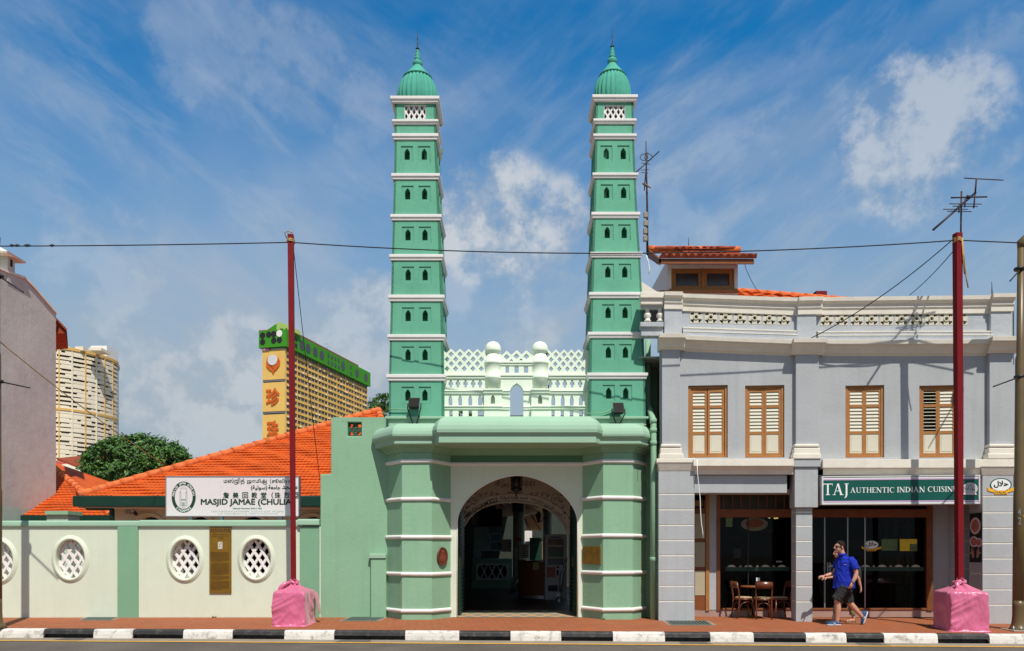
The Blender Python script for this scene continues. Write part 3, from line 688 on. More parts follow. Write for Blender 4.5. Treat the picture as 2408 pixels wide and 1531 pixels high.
# ---------------------------------------------------------------- minarets
YM = 18.15
def arch_niche_mesh():
    """recessed square frame with a pointed-arch hole, front face at y=0, centred on x=0, frame 0.27 x 0.37"""
    mb = MB(); fm = lambda u, v, w: Vector((u, w, v))
    fr = rect(-.137, .137, -.185, .185)
    al_ = arch_loop(-.062, .062, -.125, .045, .135, 6, -1)
    mb.plate(fr, [al_], fm, .018, .30)
    mb.plate(rect(-.142, .142, -.19, .19), [rect(-.137, .137, -.185, .185)], fm, 0, .02)
    mb.add([fm(p[0]*1.2, -.05+p[1]*1.1, .29) for p in rect(-.08, .08, -.1, .2)], [(0, 1, 2, 3)], 0)
    return mb
def minaret(name_label, sx, prof, trims, grp, xin):
    """prof: [(dy, left dx, right dx)] of the front face; trims: [(top, bottom)]"""
    bot = prof[-1]; hb = (bot[2]-bot[1])/2*YM/F; cxb = P((bot[1]+bot[2])/2, 0, YM).x; cy = YM+hb
    def dims(dy):
        for i in range(len(prof)-1):
            if prof[i][0] <= dy <= prof[i+1][0]: break
        a, b = prof[i], prof[i+1]; t = (dy-a[0])/(b[0]-a[0])
        return a[1]+(b[1]-a[1])*t, a[2]+(b[2]-a[2])*t
    def lev(dy):
        l_, r_ = dims(dy); Y = YM+.1
        for _ in range(4):
            h = (r_-l_)/2*Y/F; Y = cy-h
        return P((l_+r_)/2, dy, Y).x, h, P(0, dy, Y).z
    zb_ = lev(980)[2]
    root = thing('minaret', name_label, 'minaret', (cxb, cy, zb_), grp)
    # plinth
    mb = MB(); x, h, z = lev(980); mb.box(x-h-.01, x+h+.01, cy-h-.0, cy+h, z-.20, z-.03); mb.box(x-h-.075, x+h+.055, cy-h-.07, cy+h+.05, z-.055, z+.0)
    mb.build('plinth', HOODG, root, bevel=.01)
    # shaft: one wall mesh with pierced faces, zones between the trims
    wall = MB(); zones = [(trims[i][1], trims[i+1][0]) for i in range(len(trims)-1)]+[(trims[-1][1], 980)]
    nic = []
    for zi, (a, b) in enumerate(zones):
        x0_, h0, z0_ = lev(a-8); x1_, h1, z1_ = lev(b+6)
        holes_dy = a+12.5+19.5 if zi >= 2 else None
        for side in range(4):
            ang = [0, math.pi/2, math.pi, -math.pi/2][side]
            ca, sa = math.cos(ang), math.sin(ang)
            def fm(u, v, w, x0_=x0_, h0=h0, z0_=z0_, x1_=x1_, h1=h1, z1_=z1_, ca=ca, sa=sa):
                t = (v-z1_)/(z0_-z1_); h = h1+(h0-h1)*t; xc = x1_+(x0_-x1_)*t
                q = u*h; d = -h+w
                return Vector((xc+ca*q-sa*d, cy+sa*q+ca*d, v))
            hl = []
            vis = side == 0 or side == xin
            if zi >= 2 and vis:
                xm, hm, zm = lev(holes_dy)
                for s in (-1, 1):
                    u0 = s*.195/hm; hu = .1415/hm
                    hl.append(rect(u0-hu, u0+hu, zm-.1895, zm+.1895)); nic.append((fm, u0, zm, hm, ang, side))
            if zi == 0 and vis:
                xm, hm, zm = lev(263.3)
                hl.append(rect(-.248/hm, .248/hm, zm-.16, zm+.16)); lat = (xm, hm, zm, fm, ang)
                Lz = (fm, hm, zm)
                mb = MB(); lattice_bars(mb, lambda p, q: abs(p) < .25 and abs(q) < .162, .25, .162, .124, .205, .034, lambda u, v, w, fm=fm, hm=hm, zm=zm: fm(u/hm, zm+v, w), .035, .085, ph=(.03, .02))
                mb.plate(rect(-.25, .25, -.162, .162), [rect(-.236, .236, -.148, .148)], lambda u, v, w, fm=fm, hm=hm, zm=zm: fm(u/hm, zm+v, w), .012, .09)
                mb.build('lattice', WHITE, root)
            wall.plate(rect(-1, 1, z1_, z0_), hl, fm, 0, .05)
    # dark lining behind the pierced top storey
    wall.build('shaft', GREEN2, root, bevel=0)
    nm = None
    for fm, u0, zm, hm, ang, side in nic:
        if nm is None:
            nm = arch_niche_mesh().build('window_niche', GREEN2, None, local=True); o = nm
        else: o = nm.copy(); COL.objects.link(o)
        o.parent = root; p = fm(u0, zm, 0)
        o.location = p-root.location; o.rotation_euler = (R(-1.2), 0, ang)
    # white cornices
    for i, (a, b) in enumerate(trims):
        x, h, zt_ = lev(a); x2, h2, zb2 = lev(b); pr_ = .064 if i == 0 else .056
        hm = (h+h2)/2-.02 if i else h+.004
        H = zt_-zb2
        prof_ = [(-.04, 0), (.02, 0), (pr_*.55, H*.12), (pr_*.6, H*.40), (pr_*.95, H*.52), (pr_*1.0, H*.56), (pr_*1.02, H), (-.04, H+.012)]
        mb = MB()
        rings = []
        for e, z in prof_:
            q = hm+.02+e; rings.append([Vector((x+sx_*q, cy+sy_*q, zb2+z)) for sx_, sy_ in ((-1, -1), (1, -1), (1, 1), (-1, 1))])
        mb.loft(rings, 0, False); mb.build('cornice', WHITE, root, bevel=.007)
    # dome
    x, h, z = lev(trims[0][0]); rip = lambda k, r: 1-(.045 if r > .3 else 0)*(1-abs(math.sin(math.pi*k*12/ (72/2) / 1)))
    cx_ = x; s = h/.476; mb = MB()
    nr = 96
    rip = lambda k, r: 1-(.10 if r > .30 else 0)*(1-abs(math.sin(math.pi*k*24/nr)))**1.5
    mb.lathe([(.40*s, -.03), (.455*s, .04), (.485*s, .14), (.49*s, .26), (.475*s, .38), (.44*s, .50), (.395*s, .60), (.34*s, .68), (.31*s, .715)], (cx_, cy, z), nr, rip=rip)
    dm = mb.build('dome', DOMEG, root)
    mb = MB(); mb.lathe([(.27*s, .69), (.335*s, .70), (.35*s, .715), (.335*s, .735), (.30*s, .75), (.27*s, .80), (.20*s, .88), (.14*s, .95), (.105*s, 1.0), (.09*s, 1.02)], (cx_, cy, z), 48)
    mb.build('dome_cap', DOMEG, dm)
    mb = MB(); mb.lathe([(.085, 1.0), (.10, 1.02), (.118, 1.07), (.10, 1.12), (.06, 1.145), (.062, 1.16), (.078, 1.19), (.06, 1.22), (.048, 1.24), (.062, 1.27), (.048, 1.30), (.036, 1.33), (.045, 1.35), (.032, 1.39), (.022, 1.42)], (cx_, cy, z), 20)
    mb.build('finial', DOMEG, dm)
    mb = MB(); mb.lathe([(.03, 1.41), (.045, 1.415), (.045, 1.432), (.014, 1.44), (.012, 1.66), (.003, 1.86)], (cx_, cy, z), 10); mb.build('finial_spike', BLACK, dm)
    return root
m1 = minaret('left green minaret with weeds sprouting by its white cornices', 1, [(225, 927.3, 1024.2), (345, 928, 1025.3), (491, 924.4, 1032.2), (655, 920, 1038.4), (759, 917.8, 1040.5), (864, 914.7, 1042.5), (985, 913.6, 1043)],
        [(230.3, 244.8), (283.3, 294), (316.4, 330.6), (410, 423.6), (506, 519.8), (599.8, 613.7), (694.8, 709.8), (787.8, 801.7), (881, 896.7)], 'minarets over the gatehouse', 1)
m2 = minaret('right green minaret beside the grey shophouse', 1, [(225, 1400.5, 1489), (345, 1399.5, 1490.5), (491, 1396, 1497.5), (655, 1391, 1508), (759, 1387.5, 1511.6), (864, 1385.8, 1516.2), (985, 1384.5, 1518)],
        [(227, 241), (281.7, 292.8), (317, 329), (408.5, 420.4), (500.8, 514.4), (594.6, 607), (688.5, 702.5), (782, 796), (877.6, 892.2)], 'minarets over the gatehouse', 3)

# ---------------------------------------------------------------- pierced parapet screen between the minarets
YP = 18.42
def q2(x, y): v = P((1640+x/4.1517)/1.595, (1260+y/4.1517)/1.595, YP); return (v.x, v.z)
KS = YP/F/1.595/4.1517
ps = thing('parapet_screen', 'mint white pierced parapet with two small domed turrets between the minarets', 'parapet', (q2(1230, 1250)[0], YP, q2(0, 1250)[1]-.05))
pfm = lambda u, v, w: Vector((u, YP+w, v))
def qr(x0_, x1_, y0_, y1_): a, b = q2(x0_, y1_), q2(x1_, y0_); return rect(a[0], b[0], a[1], b[1])
def pointed(cx_, w_, y0_, y1_):
    L = []; a = q2(cx_-w_/2, y1_); b = q2(cx_+w_/2, y0_); h = (b[0]-a[0])/2; c = (a[0]+b[0])/2; vs = a[1]+(b[1]-a[1])*.45
    L = [(a[0], a[1]), (a[0], vs)]
    for k in range(1, 8):
        t = k/8; L.append((a[0]+h*(t**1.7), vs+(b[1]-vs)*(1-(1-t)**1.25)**.9))
    L.append((c, b[1]))
    for k in range(7, 0, -1):
        t = k/8; L.append((b[0]-h*(t**1.7), vs+(b[1]-vs)*(1-(1-t)**1.25)**.9))
    return L+[(b[0], vs), (b[0], a[1])]
def keyhole(cx_):
    pts = [(-17, 685), (17, 685), (17, 715), (34, 722), (34, 762), (17, 770), (17, 803), (-17, 803), (-17, 770), (-34, 762), (-34, 722), (-17, 715)]
    return [q2(cx_+a, b) for a, b in pts]
for (xa, xb, ars, kys, bots) in ((60, 745, (203, 355, 512, 663), (208, 318, 438, 557, 663), ((185, 237), (328, 393), (485, 540), (627, 715))),
                                 (1730, 2400, (1803, 1950, 2090, 2232), (1757, 1870, 1983, 2097, 2222), ((1775, 1825), (1918, 1970), (2060, 2115), (2205, 2265)))):
    hl = [pointed(c, 60, 915, 1082) for c in ars]+[keyhole(c) for c in kys]+[qr(a, b, 1155, 1250) for a, b in bots]
    mb = MB(); mb.plate(qr(xa, xb, 590, 1310), hl, pfm, 0, .15); mb.build('arcade_panel', MINTW, ps)
    for (ya, yb, pr_) in ((598, 632, .05), (632, 668, .028), (848, 872, .05), (872, 906, .03), (1088, 1112, .05), (1112, 1146, .028)):
        mb = MB(); a, b = q2(xa, yb), q2(xb, ya); mb.box(a[0], b[0], YP-pr_, YP+.01, a[1]+.0006*ya/100, b[1]-.001); mb.build('ledge', MINTW, ps, bevel=.008)
def dia(x, y, a=41, b=43): return [q2(x-a, y), q2(x, y+b), q2(x+a, y), q2(x, y-b)]
latL = [(212, 282), (352, 282), (488, 282), (622, 282), (150, 360), (285, 360), (420, 360), (555, 360), (685, 360), (217, 432), (352, 432), (487, 432), (622, 432), (150, 507), (283, 507), (417, 507), (552, 507), (683, 507)]
latR = [(1715, 290), (1845, 290), (1972, 290), (2085, 290), (2198, 290), (1770, 365), (1903, 365), (2023, 365), (2142, 365), (2255, 365), (1835, 437), (1960, 437), (2082, 437), (2203, 437), (1770, 510), (1898, 510), (2023, 510), (2145, 510), (2262, 510)]
zz = [q2(60, 592), q2(790, 592), q2(790, 262), q2(745, 202), q2(690, 262), q2(622, 200), q2(555, 262), q2(488, 198), q2(420, 258), q2(352, 198), q2(283, 258), q2(212, 196), q2(140, 262), q2(60, 200)]
mb = MB(); mb.plate(zz, [dia(*p) for p in latL], pfm, .01, .13); mb.build('lattice', MINTW, ps)
zz = [q2(1690, 592), q2(2400, 592), q2(2400, 258), q2(2310, 205), q2(2255, 258), q2(2197, 205), q2(2140, 264), q2(2085, 205), q2(2028, 266), q2(1972, 207), q2(1908, 268), q2(1845, 206), q2(1780, 266), q2(1715, 200), q2(1690, 230)]
mb = MB(); mb.plate(zz, [dia(x, y, 36, 42) for x, y in latR], pfm, .01, .13); mb.build('lattice', MINTW, ps)
# centre bay
cusp = [q2(*p) for p in ((1130, 1320), (1130, 850), (1140, 835), (1150, 808), (1168, 800), (1172, 775), (1196, 768), (1208, 752), (1225, 748), (1235, 728), (1246, 748), (1262, 752), (1276, 770), (1296, 776), (1302, 800), (1318, 808), (1328, 835), (1337, 850), (1337, 1320))]
co = [q2(960, 1320)]+cusp+[q2(1500, 1320), q2(1500, 592), q2(960, 592)]
mb = MB(); mb.plate(co, [], pfm, -.02, .15); mb.build('centre_panel', MINTW, ps)
mb = MB(); mb.plate(qr(960, 1500, 400, 593), [qr(1060, 1115, 467, 575), qr(1198, 1264, 467, 575), qr(1346, 1412, 467, 575)], pfm, -.01, .14); mb.build('slotted_panel', MINTW, ps)
zz = [q2(960, 402), q2(1500, 402), q2(1500, 300), q2(1462, 290), q2(1385, 222), q2(1310, 288), q2(1237, 218), q2(1150, 296), q2(1080, 230), q2(1005, 300), q2(960, 265)]
tri = lambda x, y: [q2(x-38, y+34), q2(x+38, y+34), q2(x, y)]
mb = MB(); mb.plate(zz, [dia(1078, 325, 46, 46), dia(1230, 315, 48, 46), dia(1384, 318, 48, 46), tri(1151, 356), tri(1302, 348)], pfm, .0, .13); mb.build('lattice', MINTW, ps)
for (ya, yb, pr_) in ((395, 428, .05), (428, 462, .03), (600, 632, .06), (632, 668, .04)):
    mb = MB(); a, b = q2(962, yb), q2(1498, ya); mb.box(a[0], b[0], YP-pr_, YP, a[1]+.001, b[1]-.001); mb.build('ledge', MINTW, ps, bevel=.008)
for (xa, xb) in ((1000, 1129), (1338, 1470)):
    for (ya, yb, pr_) in ((848, 872, .07), (872, 906, .05), (1100, 1122, .06), (1122, 1154, .045)):
        mb = MB(); a, b = q2(xa, yb), q2(xb, ya); mb.box(a[0], b[0], YP-pr_, YP-.015, a[1]+.001, b[1]-.001); mb.build('ledge', MINTW, ps, bevel=.008)
for cx_, hw in ((865, 133), (1597, 133)):
    mb = MB(); a, b = q2(cx_-136, 1320), q2(cx_+136, 850)
    nl = pointed(cx_, 66, 925, 1068)
    yf = YP-.10
    mb.plate(rect(a[0], b[0], a[1], b[1]), [nl], lambda u, v, w: Vector((u, yf+w, v)), 0, .16)
    c = q2(cx_, 850); rr_ = hw*KS
    tr = mb.build('turret', MINTW, ps)
    mb = MB(); mb.add([(u, yf+.15, v) for u, v in qr(cx_-60, cx_+60, 900, 1090)], [(0, 1, 2, 3)]); mb.build('niche_back', MINTW, tr)
    ct = Vector((c[0], YP+.06, 0)); zq = lambda y: q2(0, y)[1]
    mb = MB(); mb.lathe([(rr_*.985, zq(850)), (rr_, zq(672)), (rr_*1.03, zq(668)), (rr_*1.04, zq(640)), (rr_*1.02, zq(636)), (rr_*1.02, zq(605)), (rr_*.985, zq(600)), (rr_*.985, zq(440)), (rr_*1.03, zq(436)), (rr_*1.05, zq(408)), (rr_*1.02, zq(404)), (rr_*1.03, zq(378)), (rr_*.96, zq(370)), (rr_*.86, zq(320)), (rr_*.75, zq(290)), (rr_*.66, zq(278))], ct, 40); mb.build('drum', MINTW, tr)
    mb = MB(); mb.lathe([(rr_*.66, zq(300)), (rr_*.68, zq(285)), (rr_*.86, zq(250)), (rr_*.93, zq(240)), (rr_*.96, zq(225)), (rr_*.95, zq(200)), (rr_*.90, zq(165)), (rr_*.76, zq(125)), (rr_*.55, zq(98)), (rr_*.28, zq(84)), (rr_*.05, zq(80))], ct, 40); mb.build('dome', MINTW, tr)
    for (ya, yb, pr_) in ((840, 868, .06), (868, 906, .035), (1098, 1122, .05), (1122, 1156, .03)):
        mb = MB(); a, b = q2(cx_-150, yb), q2(cx_+150, ya); mb.box(a[0], b[0], yf-pr_, yf+.005, a[1]+.001, b[1]-.001); mb.build('ledge', MINTW, tr, bevel=.008)
mb = MB(); a, b = P(1030, 967, 22.5), P(1385, 975, 22.5); mb.box(a.x, b.x, 22.5, 24.5, 4.05, a.z-.12); rb_ = mb.build('rear_block', mat('mossy_shaded_tile', (.035, .026, .014), .95, .5, 3, .3, 20, .1, .5, (.12, .075, .03)), gh)  # mossy brown tile, its colour darkened for the shade behind the slots
mb = MB(); mb.lathe([(1.5, 4.6), (1.45, 5.0), (1.2, 5.5), (.8, 5.85), (.3, 6.02), (.02, 6.05)], (P(1215, 0, 27).x, 27, 0), 28); mb.build('rear_dome', GREEN, gh)
# floodlights standing on the cornice
def floodlight(dx0, dx1, dy0, dy1, label, cable, mir):
    Y = 17.95; a, b = P(dx0, dy1, Y), P(dx1, dy0, Y); c = (a+b)/2; w = (b.x-a.x)/2; h = (b.z-a.z)/2
    th = thing('floodlight', label, 'floodlight', (c.x, Y, 4.47), 'floodlights on the gateway cornice')
    tl = R(24)
    def fm(u, v, w_): return Vector((c.x+u+v*.05*mir, Y+v*math.sin(tl)+w_*math.cos(tl), c.z+v*math.cos(tl)-w_*math.sin(tl)))
    mb = MB(); mb.hexa([fm(-w, -h, -.02), fm(w, -h, -.02), fm(w*.8, -h*.8, .13), fm(-w*.8, -h*.8, .13)], [fm(-w, h, -.02), fm(w, h, -.02), fm(w*.8, h*.8, .13), fm(-w*.8, h*.8, .13)])
    mb.build('housing', BLACK, th, bevel=.012)
    mb = MB(); mb.add([fm(-w*.88, -h*.86, -.024), fm(w*.88, -h*.86, -.024), fm(w*.88, h*.86, -.024), fm(-w*.88, h*.86, -.024)], [(0, 1, 2, 3)]); mb.build('lens', mat('floodlight_glass', (.012, .012, .012), .6, 0, 1, 0, 1, .1), th)
    mb = MB(); mb.tube([fm(-w-.02, .0, .05), fm(-w-.02, -h*.8, .08), Vector((c.x-w*.3, Y+.1, 4.47)), ], .014, 6); mb.tube([fm(w+.02, .0, .05), fm(w+.02, -h*.8, .08), Vector((c.x+w*.3, Y+.1, 4.47))], .014, 6); mb.build('bracket', BLACK, th)
    mb = MB(); mb.tube([P(x, y, 18.1) for x, y in cable], .012, 6); mb.build('cable', GREEN, th)
floodlight(960, 987, 934, 959, 'black floodlight before the left minaret', [(975, 958), (985, 968), (968, 963), (914, 962.5)], 1)
floodlight(1441, 1467, 945, 972, 'black floodlight before the right minaret', [(1447, 960), (1420, 970), (1408, 972), (1376, 972)], -1)
# weeds on the left minaret
for k, (dx, dy, Yw) in enumerate(((1033, 268, 19.2), (1036, 352, 19.1))):
    th = thing('wall_weed', ['wispy green weed hanging from the top cornice of the left minaret', 'small weed tuft at the second cornice below the lattice of the left minaret'][k], 'weed', P(dx, dy, Yw), 'weeds growing on the minaret')
    mb = MB(); rr = random.Random(k)
    for q in range(16):
        b = P(dx+rr.uniform(-2, 1), dy+rr.uniform(-4, 6 if k else 22), Yw); e = b+Vector((rr.uniform(0, .1), rr.uniform(-.03, .03), rr.uniform(-.1, .03))); s_ = Vector((rr.uniform(-.02, .02), .01, rr.uniform(.015, .03)))
        mb.add([b, (b+e)/2+s_, e, (b+e)/2-s_], [(0, 1, 2, 3)])
    mb.build('leaves', LEAF, th)
# ---------------------------------------------------------------- rain pipe, wall plaques
th = thing('rain_downpipe', 'green rain pipe running down between the gateway and the shophouse', 'pipe', P(1535, 1452, 18.4))
mb = MB(); mb.tube([P(1523, 800, 18.75), P(1523, 948, 18.75), P(1524.5, 955, 18.7), P(1534, 984, 18.0), P(1536, 992, 17.95), P(1535.5, 1457, 17.95)], .068, 14); mb.build('pipe', GREEN, th)
for (x, y, Y) in ((1523, 951, 18.75), (1535.5, 990, 17.95), (1535.7, 1012, 17.95), (1535.7, 1042, 17.95), (1535.7, 1315, 17.95)):
    v = P(x, y, Y); mb = MB(); mb.lathe([(.07, -.05), (.08, -.045), (.08, .045), (.07, .05)], v, 14); mb.build('pipe_collar', GREEN, th)
c = P(1037.5, 1308, 18.25); tdir = (Vector((TL[3][0], TL[3][1], 0))-Vector((TL[2][0], TL[2][1], 0))).normalized(); tn = Vector((tdir.y, -tdir.x, 0))
base = Vector((TL[2][0], TL[2][1], 0)); k_ = (c.x/c.y*base.y-base.x)/(tdir.x-c.x/c.y*tdir.y); ctr = base+tdir*k_; ctr.z = EYE+(HY-1308.3)*ctr.y/F
pf_ = lambda u, v, w: ctr+tdir*u+Vector((0, 0, v))-tn*(w) if tn.y > 0 else ctr+tdir*u+Vector((0, 0, v))+tn*w
th = thing('round_plaque', 'oval copper red plaque on the left gateway tower', 'plaque', ctr)
mb = MB(); rings = []
for r_, w in ((.16, .002), (.185, .03), (.175, .05), (.15, .04), (.03, .04)): rings.append([pf_(r_*1.05*math.cos(2*math.pi*k/40), r_*1.16*math.sin(2*math.pi*k/40), w) for k in range(40)])
mb.loft(rings, 0, False); mb.build('plate', COPPER, th)
mb = MB()
for i, wd in enumerate((.10, .17, .20, .22, .2, .16)): mb.add([pf_(a, .06-.03*i+b, .042) for a, b in rect(-wd/2, wd/2, 0, .009)], [(0, 1, 2, 3)])
mb.add([pf_(a, b, .042) for a, b in ell(0, .115, .025, .025, 12)], [list(range(12))])
mb.build('inscription', mat('copper_highlight', (.34, .13, .06), .5, 0), th)
tdir2 = (Vector((TR[1][0], TR[1][1], 0))-Vector((TR[0][0], TR[0][1], 0))).normalized()
b2 = Vector((TR[0][0], TR[0][1], 0)); n2 = Vector((tdir2.y, -tdir2.x, 0)); n2 = n2 if n2.y < 0 else -n2
def on2(dx): k = (dx-CX)/F; t = (k*b2.y-b2.x)/(tdir2.x-k*tdir2.y); return t
ta, tb = on2(1371), on2(1413); Ym = (b2+tdir2*(ta+tb)/2).y
za, zb2_ = EYE+(HY-1326)*Ym/F, EYE+(HY-1284)*Ym/F
th = thing('brass_plaque', 'square brass plaque on the right gateway tower', 'plaque', b2+tdir2*ta+Vector((0, 0, za)))
mb = MB(); g = lambda t, z, w: b2+tdir2*t+n2*w+Vector((0, 0, z)); mb.hexa([g(ta, za, .03), g(tb, za, .03), g(tb, za, .0), g(ta, za, .0)], [g(ta, zb2_, .03), g(tb, zb2_, .03), g(tb, zb2_, .0), g(ta, zb2_, .0)]); mb.build('plate', GOLDB, th, bevel=.005)

# ---------------------------------------------------------------- tiled roofs
def tile_roof(mb, a, b, d, c, tw=.22, rl=.34, amp=.03, mi=0, step=.03, sub=6):
    """tiled slope: a-b eave (left to right), d-c ridge (may be a point); courses step down, tiles ripple across"""
    a, b, c, d = map(Vector, (a, b, c, d))
    nrm = (b-a).cross(((c+d)/2)-(a+b)/2).normalized()
    if nrm.z < 0: nrm = -nrm
    H = (((c+d)/2)-((a+b)/2)).length; nr = max(2, int(H/rl)); u0 = (b-a).normalized(); Lb = (b-a).length
    for i in range(nr):
        t0, t1 = i/nr, (i+1)/nr
        p0, p1 = a.lerp(d, t0), b.lerp(c, t0); r0, r1 = a.lerp(d, t1), b.lerp(c, t1)
        s0_, s1_ = (p0-a).dot(u0), (p1-a).dot(u0)
        n = max(2, int((p1-p0).length/tw*sub)); vs = []
        for k in range(n+1):
            q = k/n; s = s0_+(s1_-s0_)*q
            w = amp*abs(math.sin(math.pi*s/tw+(i%2)*0)) + .004*math.sin(s*9+i*2.1)
            jit = .010*math.sin(s*2.7+i*1.3)
            lo = p0.lerp(p1, q)+nrm*(step+w+jit); hi = r0.lerp(r1, q)+nrm*(w*.9+jit)
            vs += [p0.lerp(p1, q)+nrm*(-.01), lo, hi]
        m_ = 3
        mb.add(vs, [[k*3, (k+1)*3, (k+1)*3+1, k*3+1] for k in range(n)]+[[k*3+1, (k+1)*3+1, (k+1)*3+2, k*3+2] for k in range(n)], mi, False)
def ridge_tiles(mb, a, b, r=.13, L=.42):
    a, b = Vector(a), Vector(b); n = max(2, int((b-a).length/L)); d = (b-a).normalized()
    for i in range(n):
        p, q = a.lerp(b, i/n), a.lerp(b, (i+1.08)/n)
        mb.tube([p-Vector((0, 0, .02)), q-Vector((0, 0, .02))], [r*1.12, r*.92], 10)

# ---------------------------------------------------------------- prayer hall behind the wall
e0 = P(180, 1168, 24.0); ez = e0.z; apex = P(890, 966, 31.8)
th = thing('prayer_hall', 'mosque hall with an orange tiled hip roof and dark green gutter behind the name board', 'hall', (-8, 25, .05))
er = Vector((-3.35, 24.0, ez))
mb = MB(); tile_roof(mb, (e0.x, 24.0, ez), er, apex, apex+Vector((.01, 0, 0)), .14, .235, .016, step=.026, sub=4); mb.build('roof', ORANGE, th, recalc=False)
mb = MB(); bk = Vector((e0.x, 39.6, ez)); bkr = Vector((er.x, 39.6, ez))
mb.add([Vector((e0.x, 24, ez)), bk, apex], [(0, 1, 2)]); mb.add([er, bkr, apex], [(0, 1, 2)]); mb.add([bk, bkr, apex], [(0, 1, 2)]); mb.build('rear_roof', ORANGE, th)
mb = MB(); ridge_tiles(mb, (e0.x+.02, 24.02, ez+.06), apex+Vector((0, 0, .05))); ridge_tiles(mb, er+Vector((0, 0, .05)), apex+Vector((0, 0, .05))); mb.build('ridge', RIDGE, th)
mb = MB(); mb.box(e0.x-.05, er.x, 23.86, 24.0, ez-.30, ez+.02); mb.build('gutter', DGREEN, th, bevel=.02)
mb = MB(); mb.box(e0.x+.05, er.x, 24.0, 25.3, ez-.34, ez-.28); mb.build('soffit', CREAM, th)
hx0 = P(258, 0, 25.0).x; hz = lambda dy: P(0, dy, 25.0).z
hl = []; arcs = []
for dxc in (350, 465.5, 592, 733):
    c = P(dxc, 1216, 25.0); hl.append(arch_loop(c.x-.52, c.x+.52, .9, c.z-.50, c.z+.02, 10, 2)); arcs.append(c)
mb = MB(); mb.plate([(hx0, .04), (er.x-.2, .04), (er.x-.2, ez-.29), (hx0, ez-.29)], hl, lambda u, v, w: Vector((u, 25+w, v)), 0, .3)
mb.box(hx0, hx0+.25, 25.3, 39, .04, ez-.29); mb.build('wall', PALE, th)
for c in arcs:
    mb = MB(); mb.tube([(c.x+.62*math.cos(a), 24.99, c.z-.50+.62*math.sin(a)) for a in [math.pi*k/20 for k in range(21)]], .035, 6); mb.build('arch_moulding', PALE, th)
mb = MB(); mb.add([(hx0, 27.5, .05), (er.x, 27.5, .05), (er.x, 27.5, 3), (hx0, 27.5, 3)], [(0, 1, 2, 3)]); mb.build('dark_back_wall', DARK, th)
mb = MB(); g_ = lambda x, y: P(x/2.9538, (1750+y/1.852)/1.595, 24.1)
mb.tube([g_(592, 240), g_(592, 275), g_(608, 287), g_(770, 287), g_(778, 300), g_(778, 420)], .075, 10); mb.build('gutter_pipe', DGREEN, th)
cc = g_(868, 302); cc.y = 24.6
th = thing('security_camera', 'small white security camera under the hall eave', 'camera', cc)
mb = MB(); mb.box(cc.x-.32, cc.x-.14, 24.75, 24.98, cc.z-.08, cc.z+.08); mb.build('junction_box', STEEL, th, bevel=.01)
mb = MB(); mb.tube([cc+Vector((-.08, .15, .04)), cc+Vector((.12, -.12, -.06))], .055, 8); mb.build('body', WHITE, th)
mb = MB(); mb.tube([cc+Vector((.12, -.12, -.06)), cc+Vector((.19, -.2, -.1))], .058, 8); mb.build('hood', BLACK, th)

# neighbouring roofs on the left
th = thing('low_tiled_house', 'low house with a steep orange tiled hip roof beside the grey gable wall', 'house', (-18, 28, .05))
ec = P(262, 1213, 28); rz = 2.82
mb = MB(); tile_roof(mb, (-27, 28, rz), (ec.x, 28, rz), (-27, 34.2, rz+2.8), (ec.x-6.2, 34.2, rz+2.8), .18, .28, .02, step=.03, sub=4); mb.build('roof', ORANGE, th, recalc=False)
mb = MB(); mb.add([(ec.x, 28, rz), (ec.x, 41, rz), (ec.x-6.2, 34.2, rz+2.8)], [(0, 1, 2)]); mb.build('hip_end', ORANGE, th)
mb = MB(); ridge_tiles(mb, (ec.x, 28, rz+.05), (ec.x-6.2, 34.2, rz+2.85)); mb.build('ridge', RIDGE, th)
mb = MB(); mb.box(-27, ec.x+.02, 27.86, 28, rz-.2, rz+.02); mb.build('gutter', DGREEN, th)
mb = MB(); mb.box(-27, ec.x-.4, 28.6, 40, .05, rz-.1); mb.build('wall', PALE, th)
th = thing('red_house', 'small red painted house with a tiled gable roof before the round tower', 'house', P(180, 1200, 46))
mb = MB(); p = lambda x, y, Y=46: P(x/2.9538*1.0, (1100+y/1.852)/1.595, Y)
mb.prism([p(380, 1480), p(670, 1480), p(670, 1340), p(600, 1240), p(470, 1190), p(380, 1160)], (0, 6, 0)); mb.build('wall', RED, th)
mb = MB(); a, b = p(395, 1160, 45), p(600, 1230, 45)
mb.hexa([a, b, b+Vector((.4, 5, .9)), a+Vector((.2, 5, .9))], [v+Vector((0, 0, .12)) for v in (a, b, b+Vector((.4, 5, .9)), a+Vector((.2, 5, .9)))]); mb.build('roof', ORANGED, th)
mb = MB(); a, b = p(395, 1215, 44), p(670, 1330, 44); mb.hexa([a, b, b+Vector((0, 1.5, .3)), a+Vector((0, 1.5, .3))], [v+Vector((0, 0, .16)) for v in (a, b, b+Vector((0, 1.5, .3)), a+Vector((0, 1.5, .3)))]); mb.build('eave', CREAM, th)
mb = MB(); a, b = p(472, 1237, 45.9), p(530, 1200, 45.9); mb.box(a.x, b.x, 45.88, 45.98, a.z, b.z); mb.build('window', DARK, th)
